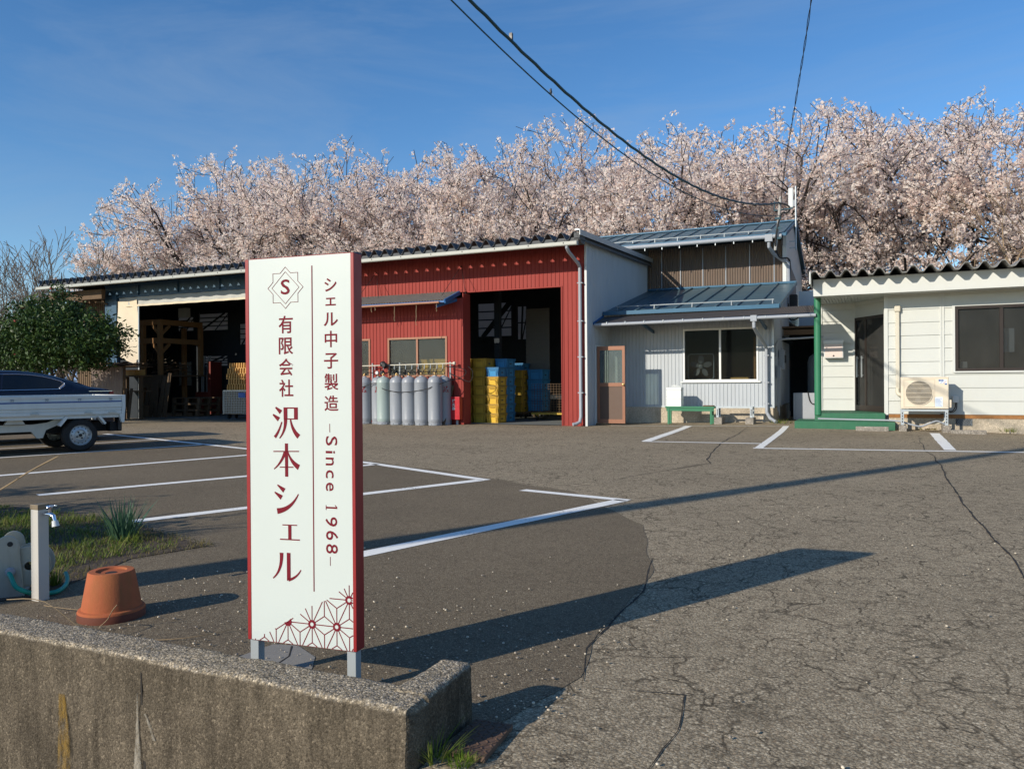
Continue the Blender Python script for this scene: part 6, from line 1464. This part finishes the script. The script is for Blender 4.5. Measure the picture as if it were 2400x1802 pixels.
def wheel(T, x, y, rad=.247, w=.14, out=-1, rim=True):
    m = MB(); s = out
    m.lathe([(rad*.60, y), (rad*.68, y-.002*1), (rad*.90, y), (rad*.985, y+.018), (rad, y+.035), (rad, y+w-.035), (rad*.985, y+w-.018), (rad*.9, y+w), (rad*.60, y+w)] , 40, (x, 0, rad), 'y'); t = m.build('tyre', BLACK, T, smooth=True)
    if not rim: return t
    yo = y if out < 0 else y+w; d = lambda k: yo-out*k
    m = MB(); m.lathe([(rad*.63, d(-.004)), (rad*.60, d(.004)), (rad*.585, d(.012)), (rad*.55, d(.030)), (rad*.42, d(.018)), (rad*.33, d(.010)), (rad*.28, d(.028)), (rad*.13, d(.026)), (rad*.12, d(.008)), (0, d(.006))], 36, (x, 0, rad), 'y'); r = m.build('rim', STEELRIM, T, smooth=True)
    h = MB()
    for k in range(14):
        a = 2*math.pi*k/14; cx, cz = x+rad*.485*math.cos(a), rad+rad*.485*math.sin(a); yy = sorted((d(.0215), d(.026)))
        h.lathe([(0, yy[0]), (rad*.032, yy[0]), (rad*.032, yy[1]), (0, yy[1])], 8, (cx, 0, cz), 'y')
    for k in range(4):
        a = 2*math.pi*k/4+.5; cx, cz = x+rad*.2*math.cos(a), rad+rad*.2*math.sin(a); yy = sorted((d(.012), d(.03)))
        h.lathe([(0, yy[0]), (rad*.05, yy[0]), (rad*.05, yy[1]), (0, yy[1])], 8, (cx, 0, cz), 'y')
    yy = sorted((d(-.001), d(.01))); h.lathe([(0, yy[0]), (rad*.10, yy[0]), (rad*.10, yy[1]), (0, yy[1])], 12, (x, 0, rad), 'y')
    h.build('wheel_hole', BLACK, r); return t
wheel(T, 0, .0); wheel(T, 0, TWid-.14, out=1); wheel(T, -1.72, .0); wheel(T, -1.72, TWid-.14, out=1)
m = MB(); m.prism([(.545, .30), (.60, .30), (.60, .52), (.545, .52)], lambda a, b, d: (a, d, b), .03, .2); m.build('tail_lamp', BLACKPL, T)
m = MB(); m.prism([(-1.32, .30), (-1.32, 1.52), (-1.42, 1.60), (-1.95, 1.60), (-2.32, .98), (-2.42, .85), (-2.42, .28), (-1.98, .28), (-1.90, .48), (-1.55, .48), (-1.47, .30)], lambda a, b, d: (a, d, b), .02, TWid-.02); cab = m.build('cab', TRUCKW, T, bevel=.03)
for y0, y1 in ((.008, .024), (TWid-.024, TWid-.008)): m = MB(); m.prism([(-1.44, .98), (-1.44, 1.45), (-1.90, 1.48), (-2.18, 1.0)], lambda a, b, d: (a, d, b), y0, y1); m.build('side_window', CARGLASS, cab)
m = MB(); q = [(-2.335, 1.0), (-2.005, 1.56)]; m.add([(q[0][0], .10, q[0][1]), (q[0][0], TWid-.1, q[0][1]), (q[1][0], TWid-.12, q[1][1]), (q[1][0], .12, q[1][1])], [(0, 1, 2, 3)]); m.build('windscreen', CARGLASS, cab)

NEAR = -2.40; carc = wheel0+Vector((.938, -.347, 0))*(NEAR)
sd = thing('saloon_car', 'dark navy saloon car with a sloping rear window parked behind the white truck', 'car', (carc.x, carc.y, 0), None, True, ROT)
# stations along local x (tail at 1.55); each a cross section in (y, z): y from the near side 0 to CW
CW = 1.66
def car_section(x):
    def lerp(tab):
        for (a, b), (c, d) in zip(tab[:-1], tab[1:]):
            if x <= c: return b+(d-b)*max(0, min(1, (x-a)/(c-a)))
        return tab[-1][1]
    top = lerp([(-2.9, .62), (-2.6, .74), (-1.9, .86), (-1.75, .90), (-1.1, 1.21), (-.7, 1.265), (-.25, 1.270), (.1, 1.235), (.45, 1.15), (.75, 1.05), (.92, .975), (1.08, .945), (1.24, .925), (1.30, .85)])
    belt = lerp([(-2.9, .58), (-2.6, .70), (-1.75, .86), (-.5, .90), (.5, .915), (.95, .925), (1.15, .905), (1.27, .87), (1.30, .80)])
    wid = lerp([(-2.9, .80), (-2.6, .92), (-1.5, 1.0), (.75, 1.0), (1.1, .965), (1.30, .86)])
    inset = lerp([(-2.9, .05), (-1.75, .08), (-1., .20), (.1, .215), (.85, .17), (1.1, .10), (1.30, .05)])
    low = .20; c = CW/2; hw = c*wid; belt = min(belt, top-.004); tw = hw-inset
    L = [(-hw*.93, low), (-hw, low+.12), (-hw*1.0, belt-.18), (-hw*.985, belt-.03), (-hw*.955, belt), (-tw-.02, top-(top-belt)*.18), (-tw+.07, top-.012), (-tw*.5, top), (0, top+.008)]
    R_ = [(-a, b) for a, b in L[:-1]][::-1]
    return [(x, c+a, b) for a, b in L+R_]
xs = [-2.9, -2.75, -2.5, -2.1, -1.8, -1.5, -1.2, -.95, -.7, -.45, -.2, .0, .2, .4, .6, .78, .92, 1.02, 1.12, 1.2, 1.26, 1.30]
m = MB(); secs = [car_section(x) for x in xs]; n = len(secs[0])
for s_ in secs: m.v += s_
for i in range(len(xs)-1):
    for k in range(n-1): m.f.append((i*n+k, i*n+k+1, (i+1)*n+k+1, (i+1)*n+k))
    m.f.append((i*n+n-1, i*n, (i+1)*n, (i+1)*n+n-1))
m.f.append(tuple(range(n))); m.f.append(tuple((len(xs)-1)*n+k for k in range(n)))
body = m.build('body', CARNAVY, sd, smooth=True)
def side_pt(x, z, side=0, off=.006):
    """a point on the glasshouse side at local x and height z"""
    s_ = car_section(x); a, b, c_ = s_[4], s_[5], s_[6]
    if z <= b[2]: t = (z-a[2])/max(1e-4, b[2]-a[2]); y = a[1]+(b[1]-a[1])*t
    else: t = min(1, (z-b[2])/max(1e-4, c_[2]-b[2])); y = b[1]+(c_[1]-b[1])*t
    y -= off; return (x, y if side == 0 else CW-y, z)
ox_ = [(-1.2, .915), (-1.0, 1.08), (-.75, 1.165), (-.5, 1.195), (-.25, 1.20), (-.05, 1.19), (.15, 1.16), (.32, 1.115), (.43, 1.075), (.485, 1.035), (.47, 1.0), (.42, .96), (.36, .935), (.1, .93), (-.2, .926), (-.5, .922), (-.85, .918)]
for sdv in (0, 1):
    m = MB(); N_ = len(ox_); xs2 = [-1.15+.05*k for k in range(33)]; topt = [(x, z) for x, z in ox_[:11]]; bott = [(x, z) for x, z in ox_[10:]][::-1]+[]
    bott = [ox_[0]]+[p for p in bott]
    def ev(tab, x):
        tab = sorted(tab)
        for (a, b), (c, d) in zip(tab[:-1], tab[1:]):
            if x <= c: return b+(d-b)*max(0, min(1, (x-a)/(c-a+1e-9)))
        return tab[-1][1]
    strip = []
    for x in xs2:
        z0, z1 = ev(bott, x), ev(topt, x)
        if z1 > z0: strip.append([side_pt(x, z0+(z1-z0)*k/4, sdv) for k in range(5)])
    for s_ in strip: m.v += s_
    for i in range(len(strip)-1):
        for k in range(4): m.f.append((i*5+k, i*5+k+1, (i+1)*5+k+1, (i+1)*5+k))
    m.build('side_window', CARGLASS, body, smooth=True)
    tr_ = MB().tube([side_pt(x, z, sdv, .009) for x, z in smooth_pts([(x, z, 0) for x, z in ox_[2:]], 3) for x, z in ((x, z),)] if False else [side_pt(x, z, sdv, .009) for x, z in ox_[2:]], .0075, 6)
    tr_.bar(side_pt(.475, 1.02, sdv, .010), side_pt(.38, .945, sdv, .010), .012, .045, (0, 0, 1)); tr_.build('window_trim', CHROME, body, smooth=True)
    q = [side_pt(-.50, .925, sdv, .009), side_pt(-.455, 1.18, sdv, .009)]; MB().bar(q[0], q[1], .02, .03).build('door_pillar', CARNAVY, body)
m = MB(); g_ = [(.12, 1.238), (.45, 1.158), (.75, 1.06), (.91, .985)]
for x, z in g_: 
    s_ = car_section(x); m.v += [(x+.006, s_[6][1]+.03, s_[6][2]+.008), (x+.006, CW/2, s_[8][2]+.006), (x+.006, CW-s_[6][1]-.03, s_[6][2]+.008)]
for i in range(3):
    for k in range(2): m.f.append((i*3+k, i*3+k+1, i*3+k+4, i*3+k+3))
m.build('rear_window', CARGLASS, body, smooth=True)
for s0, s1 in ((.03, .45), (CW-.45, CW-.03)): m = MB(); m.box(1.22, 1.295, s0+.05, s1, .80, .88); m.build('tail_lamp', M('tail_lamp_red', (.22, .012, .015), .2, 0, .05, 5), body, bevel=.01)
MB().box(.85, 1.24, .01, .022, .885, .897).build('waist_trim', CHROME, body)
for x in (.55, -1.9):
    wheel(sd, x, .01, .30, .2); wheel(sd, x, CW-.21, .30, .2, 1)

# ---------------------------------------------------------------- trees
def grow(seed, trunk_h, trunk_r, limbs, L0, ratio, levels, kids, up=.25, spread=(.45, .95), wander=.16):
    r_ = random.Random(seed); segs = []; tips = []
    def rot(d, ang):
        a = Vector((r_.gauss(0, 1), r_.gauss(0, 1), r_.gauss(0, 1))); a = a-d*a.dot(d)
        if a.length < 1e-3: a = Vector((1, 0, 0))
        a.normalize(); return (d*math.cos(ang)+a*math.sin(ang)).normalized()
    def br(p, d, L, r, lv):
        n = 4 if lv < 3 else 3; nodes = []
        for i in range(n):
            d = (d+Vector((r_.gauss(0, wander), r_.gauss(0, wander), r_.gauss(0, wander)+up*.12))).normalized()
            q = p+d*(L/n); r2 = r*(1-.42*(1/n)*1.2); segs.append((p, q, r, r2, lv)); p = q; r = r2; nodes.append((p.copy(), d.copy(), r))
        if lv >= levels: return
        for i, (q, dd, rr) in enumerate(nodes):
            last = i == n-1
            k = kids if last else (1 if (i >= 1 or lv == 0) and r_.random() < .85 else 0)
            for _ in range(k):
                a = r_.uniform(*spread)*(1 if not last else .75); nd = rot(dd, a)
                if nd.z < -.15: nd.z *= -.4; nd.normalize()
                br(q, nd, L*ratio*r_.uniform(.8, 1.15), rr*.74, lv+1)
    p = Vector((0, 0, 0)); d = Vector((r_.gauss(0, .08), r_.gauss(0, .08), 1)).normalized(); r = trunk_r
    for i in range(4):
        d = (d+Vector((r_.gauss(0, .07), r_.gauss(0, .07), .1))).normalized(); q = p+d*trunk_h/4; segs.append((p, q, r*(1.25 if i == 0 else 1), r*.95, 0)); p = q; r *= .95
    a0 = r_.uniform(0, 6.28)
    for k in range(limbs):
        a = a0+2*math.pi*k/limbs+r_.uniform(-.35, .35); e = (.28+.95*((k*2) % limbs)/max(1, limbs-1))*r_.uniform(.85, 1.15)
        br(p, Vector((math.cos(a)*math.sin(e), math.sin(a)*math.sin(e), math.cos(e))), L0*r_.uniform(.85, 1.15), trunk_r*.62, 1)
    return segs
def seg_mesh(segs, name, mat, parent, rmin=.006):
    V = []; F = []
    for p, q, r0, r1, lv in segs:
        n = 7 if lv <= 1 else (5 if lv == 2 else 3); d = (q-p).normalized(); a = d.cross(Vector((.3, .7, .2))); a.normalize(); b = d.cross(a); o = len(V)
        for c, r in ((p, max(rmin, r0)), (q+d*r1*.3, max(rmin, r1))):
            for k in range(n): t = 2*math.pi*k/n; V.append(c+a*math.cos(t)*r+b*math.sin(t)*r)
        for k in range(n): F.append((o+k, o+(k+1) % n, o+n+(k+1) % n, o+n+k))
    return np_mesh(name, np.array([v[:] for v in V]), np.array(F), mat, parent, smooth=True)
def cards(C, size, rs, jitter, per, aspect=1.0, tri=False):
    """per small quads of random facing around every centre"""
    n = len(C)*per; c = np.repeat(C, per, 0)+rs.normal(0, jitter, (n, 3))
    a = rs.normal(0, 1, (n, 3)); a /= np.linalg.norm(a, axis=1)[:, None]; b = rs.normal(0, 1, (n, 3)); b -= a*(a*b).sum(1)[:, None]; b /= np.linalg.norm(b, axis=1)[:, None]
    s = (size*rs.uniform(.45, 1.55, n))[:, None]; a = a*s*.5; b = b*s*.5*aspect
    V = np.stack([c-a-b*.35, c-a*.15-b, c+a+b*.3, c+a*.1+b], 1).reshape(-1, 3); F = np.arange(4*n).reshape(-1, 4)
    return V, F
BLOSSOM = leaf_mat('cherry_blossom', [(.83, .66, .60), (.90, .77, .70), (.95, .86, .79), (.97, .91, .84), (.87, .72, .66)], .58, .8)
def blossom_points(segs, rs, lo, step, off):
    P_ = []
    for p, q, r0, r1, lv in segs:
        if lv < lo: continue
        L = (q-p).length; n = max(1, int(L/step*(1.0 if lv > lo else .55)+rs.random()))
        for i in range(n):
            t = rs.random(); P_.append(np.array((p+(q-p)*t)[:])+rs.normal(0, off, 3))
    return np.array(P_)
CH_PROTO = []
def cherry_proto(i):
    segs = grow(40+i, 1.7, .17, 6, 3.1, .70, 5, 2, up=.16, spread=(.45, 1.05)); rs = np.random.RandomState(i)
    zmax = float(np.percentile(blossom_points(segs, np.random.RandomState(i), 3, .085, .085)[:, 2], 98.5)); rmax = max(math.hypot(s_[1].x, s_[1].y) for s_ in segs)
    lim = lambda p: (math.hypot(p[0], p[1])/(.60*zmax))**2+(max(0, p[2]-.45*zmax)/(.56*zmax))**2
    segs = [q for q in segs if lim(q[1]) < .78+.10*rs.random() or q[4] < 2]
    pts = blossom_points(segs, rs, 3, .095, .08); pts = np.array([p for p in pts if lim(p) < 1.0+.12*rs.random() and mnoise.noise(Vector(p)*1.15+Vector((i*7.3, 0, 0)))+.5*mnoise.noise(Vector(p)*2.6) > -.20])
    return segs, pts, zmax, rmax
def cherry(i, x, y, h, rot, label):
    pr_ = CH_PROTO[i % len(CH_PROTO)]
    if pr_.get('used'):
        t = copy_tree(pr_['root'])
    else: t = pr_['root']; pr_['used'] = True
    s = h/pr_['z']; t.location = (x, y, 0); t.scale = (s*1.0, s*1.0, s); t.rotation_euler = (0, 0, rot); t['label'] = label; return t
for i in range(5):
    segs, pts, zm, rm = cherry_proto(i)
    t = thing('cherry_tree', 'cherry tree', 'tree', (0, 0, 0), 'cherry trees in bloom behind the buildings', True)
    seg_mesh(segs, 'trunk', BARK, t, .009)
    V, F = cards(pts, .062, np.random.RandomState(90+i), .05, 9); np_mesh('crown', V, F, BLOSSOM, t)
    CH_PROTO.append({'root': t, 'z': zm}); 
WHERE = [(-36.0, 30.5, 11.6), (-32.2, 31.0, 13.4), (-28.6, 30.0, 13.0), (-25.0, 31, 12.9), (-21.6, 30, 12.9), (-18.0, 30.5, 12.8), (-15.0, 30, 12.0), (-11.5, 30, 12.4), (-8.3, 30.5, 11.8), (-5.6, 30, 11.0), (-2.4, 30, 11.4), (1.0, 30, 10.9), (3.9, 30.5, 11.2), (7.2, 30, 11.2)]
SPOT = ['leftmost cherry tree of the front row', 'second cherry tree from the left, above the open left bay', 'third cherry tree from the left, above the dark roof left of the sign', 'fourth cherry tree from the left, just left of the sign top', 'cherry tree rising behind the top of the sign', 'cherry tree above the dark roof right of the sign', 'cherry tree with a dip in its top right of the sign', 'cherry tree above the red gable end', 'cherry tree behind the left half of the upper blue roof', 'cherry tree behind the right half of the upper blue roof', 'cherry tree right behind the antenna', 'cherry tree above the porch of the white office', 'cherry tree above the office window', 'cherry tree at the right edge of the photo']
for k, (x, y, h) in enumerate(WHERE): cherry(k*2+(k//5), x, y+1.2, h, k*1.9+.4, SPOT[k])
BACK = [(-38.5, 35.5, 10.2), (-34, 36, 12.6), (-29.8, 35.5, 13.2), (-26.0, 36, 13), (-22.6, 35.5, 13.6), (-19.2, 36, 13.4), (-16.2, 35.5, 12.6), (-13, 36, 13), (-9.8, 35.5, 12.8), (-6.8, 36, 12.2), (-3.8, 35.5, 12.4), (-.6, 36, 12), (2.6, 35.5, 12), (5.8, 36, 12.4)]
for k, (x, y, h) in enumerate(BACK):
    if k not in (2, 6, 10): continue
    cherry(k*3+1, x, y, h*.96, k*2.3+1.1, ({2: 'left', 6: 'middle', 10: 'right'})[k]+' one of the three rear cherry trees half hidden by the front row')
def bare_tree(seed, x, y, h, label, mat, trunk_h=.6, limbs=5, group=None, ratio=.68, spread=(.3, .75), lv=5):
    segs = grow(seed, trunk_h, .085, limbs, 1.9, ratio, lv, 2, up=.5, spread=spread, wander=.13); z = max(s_[1].z for s_ in segs)
    t = thing('bare_tree', label, 'tree', (0, 0, 0), group, True); s = h/z
    seg_mesh(segs, 'trunk', mat, t, .0095/s); t.location = (x, y, 0); t.scale = (s, s, s); return t
TWIGG = M('grey_twig', (.20, .165, .13), .95, 0, .3, 8); TWIGB = M('brown_twig', (.27, .19, .12), .95, 0, .3, 8)
bare_tree(5, -29.0, 20.5, 7.2, 'tallest bare grey tree at the left edge beyond the camellia', TWIGG, group='bare trees on the left')
bare_tree(6, -32.5, 21.5, 6.9, 'bare grey tree cut by the left edge of the photo', TWIGG, group='bare trees on the left')
bare_tree(8, -25.6, 20.5, 6.0, 'lower bare tree between the camellia and the end of the dark roof', TWIGG, group='bare trees on the left')
bare_tree(9, -27.5, 23, 4.6, 'bushy bare tree filling the gap under the camellia crown', TWIGG, .3, 7, group='bare trees on the left')
bare_tree(7, -30.8, 19.5, 6.3, 'twiggy bare tree low at the left edge behind the saloon car', TWIGG, .3, 7, group='bare trees on the left')
bare_tree(10, -26.8, 20.0, 6.6, 'bare tree whose twigs show left of the roof end', TWIGG, .4, 6, group='bare trees on the left')
bare_tree(21, -33.5, 23.5, 6.9, 'fine twigged bare tree behind the others at the left edge', TWIGG, .4, 7, group='bare trees on the left')
bare_tree(24, -28.0, 24.5, 6.4, 'fine twigged bare tree farther back behind the camellia', TWIGG, .4, 7, group='bare trees on the left')
bare_tree(12, 3.6, 24.5, 6.9, 'bare brown twigged tree in front of the blossom above the office window', TWIGB, 1.2, 3, lv=4)
bare_tree(15, 1.9, 25.5, 5.4, 'smaller bare brown tree just over the office roof left of the window', TWIGB, 1.2, 2, lv=4)
CAMLEAF = leaf_mat('camellia_leaf', [(.018, .038, .011), (.028, .060, .015), (.045, .088, .02), (.08, .125, .03)], .15, .45, .25)
CAMFL = M('camellia_flower', (.36, .07, .075), .7, 0, .2, 10)
def leafy(name, label, cat, x, y, blobs, n, size, stems, seed, flowers=0, group=None):
    """evergreen: forked stems, crown of many glossy leaf cards gathered in uneven clusters"""
    rs = np.random.RandomState(seed); t = thing(name, label, cat, (x, y, 0), group, True); r_ = random.Random(seed); C = []
    tot = sum(b[3]*b[4]*b[5] for b in blobs)
    for (bx, by, bz, rx, ry, rz_) in blobs:
        k = int(n*rx*ry*rz_/tot/9)
        d = rs.normal(0, 1, (k, 3)); d /= np.linalg.norm(d, axis=1)[:, None]; rad = (.45+.55*rs.random(k)**.5)*(1+.16*rs.normal(0, 1, k))
        c = np.stack([bx+d[:, 0]*rx*rad, by+d[:, 1]*ry*rad, bz+d[:, 2]*rz_*rad], 1); keep = [mnoise.noise(Vector(p)*2.4+Vector((seed, 0, 0))) > -.28 for p in c]; C.append(c[keep])
    C = np.concatenate(C); V, F = cards(C, size, rs, size*.75, 9, .5); np_mesh('crown', V, F, CAMLEAF, t)
    m = MB()
    for k in range(stems):
        b = blobs[k % len(blobs)]; x0 = r_.uniform(-.25, .25); pts = smooth_pts([(x0, r_.uniform(-.15, .15), 0), (x0*1.4+b[0]*.15, b[1]*.2, b[2]*.35), (b[0]*.55, b[1]*.5, b[2]*.68), (b[0], b[1], b[2]+.2)], 4)
        m.tube(pts, [.06*(1-.7*i/(len(pts)-1)) for i in range(len(pts))], 7)
        for q in range(3):
            s0 = pts[8+q]; m.tube([s0, s0+Vector((r_.uniform(-.6, .6), r_.uniform(-.5, .5), r_.uniform(.2, .6)))], [.022, .008], 5)
    m.build('trunk', BARKG, t, smooth=True)
    for k in range(flowers):
        c = C[rs.randint(len(C))]
        if c[1] > .2: c = c*np.array([1, -1, 1])
        f = MB(); f.lathe([(0, 0), (.03, .005), (.05, .03), (.055, .045), (.03, .05), (0, .035)], 9, tuple(c+np.array([0, -.08, 0]))); f.build('flower', CAMFL, t, smooth=True)
    return t
leafy('camellia_tree', 'dark glossy camellia tree with a few pink flowers beside the open left bay', 'tree', -18.6, 13.2,
      [(.35, 0, 2.25, 1.3, 1.1, .75), (-1.4, .1, 1.95, 1.15, 1.0, .60), (.0, 0, 2.85, .55, .6, .55), (1.35, -.1, 2.05, .85, .8, .55), (-.6, 0, 2.55, .9, .8, .6), (.9, 0, 1.75, .8, .7, .4), (-2.3, 0, 1.75, .7, .7, .45), (-.3, -.1, 1.65, .9, .7, .35)], 42000, .085, 5, 3, 7)
for k, (x, y, h) in enumerate(((-8.75, 2.15, 1.55), (-7.15, 1.95, 1.35), (-5.75, 1.95, 1.12))):
    leafy('clipped_shrub', ['evergreen shrub farthest left behind the concrete wall, outside the photo', 'middle evergreen shrub behind the concrete wall, outside the photo', 'evergreen shrub nearest the hose reel, outside the photo'][k], 'shrub', x, y, [(0, 0, h*.62, .42, .38, h*.36), (.15, .1, h*.4, .35, .3, h*.28)], 2600, .075, 3, 20+k, 0, 'shrubs outside the photo')
# distant ground beyond the left edge
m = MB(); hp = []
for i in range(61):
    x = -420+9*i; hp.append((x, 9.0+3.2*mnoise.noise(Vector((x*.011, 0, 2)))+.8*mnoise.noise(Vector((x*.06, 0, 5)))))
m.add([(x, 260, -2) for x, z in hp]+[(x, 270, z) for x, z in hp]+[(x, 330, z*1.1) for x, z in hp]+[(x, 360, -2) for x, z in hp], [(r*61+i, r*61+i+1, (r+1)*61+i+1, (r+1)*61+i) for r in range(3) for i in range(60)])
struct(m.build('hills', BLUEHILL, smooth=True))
bd = MB(); bd.lathe([(0, -.10), (.03, -.09), (.05, -.03), (.055, .02), (.035, .07), (.038, .10), (.03, .13), (0, .15)], 10, (-11.55, 29.0, 12.42), 'z'); bd.bar((-11.5, 29, 12.36), (-11.42, 29, 12.24), .04, .012); bd.bar((-11.58, 29, 12.53), (-11.63, 29, 12.525), .014, .014)
tag(bd.build('bird', BLACKPL, smooth=True), 'small dark bird perched on the top of the blossom right of the sign', 'bird')
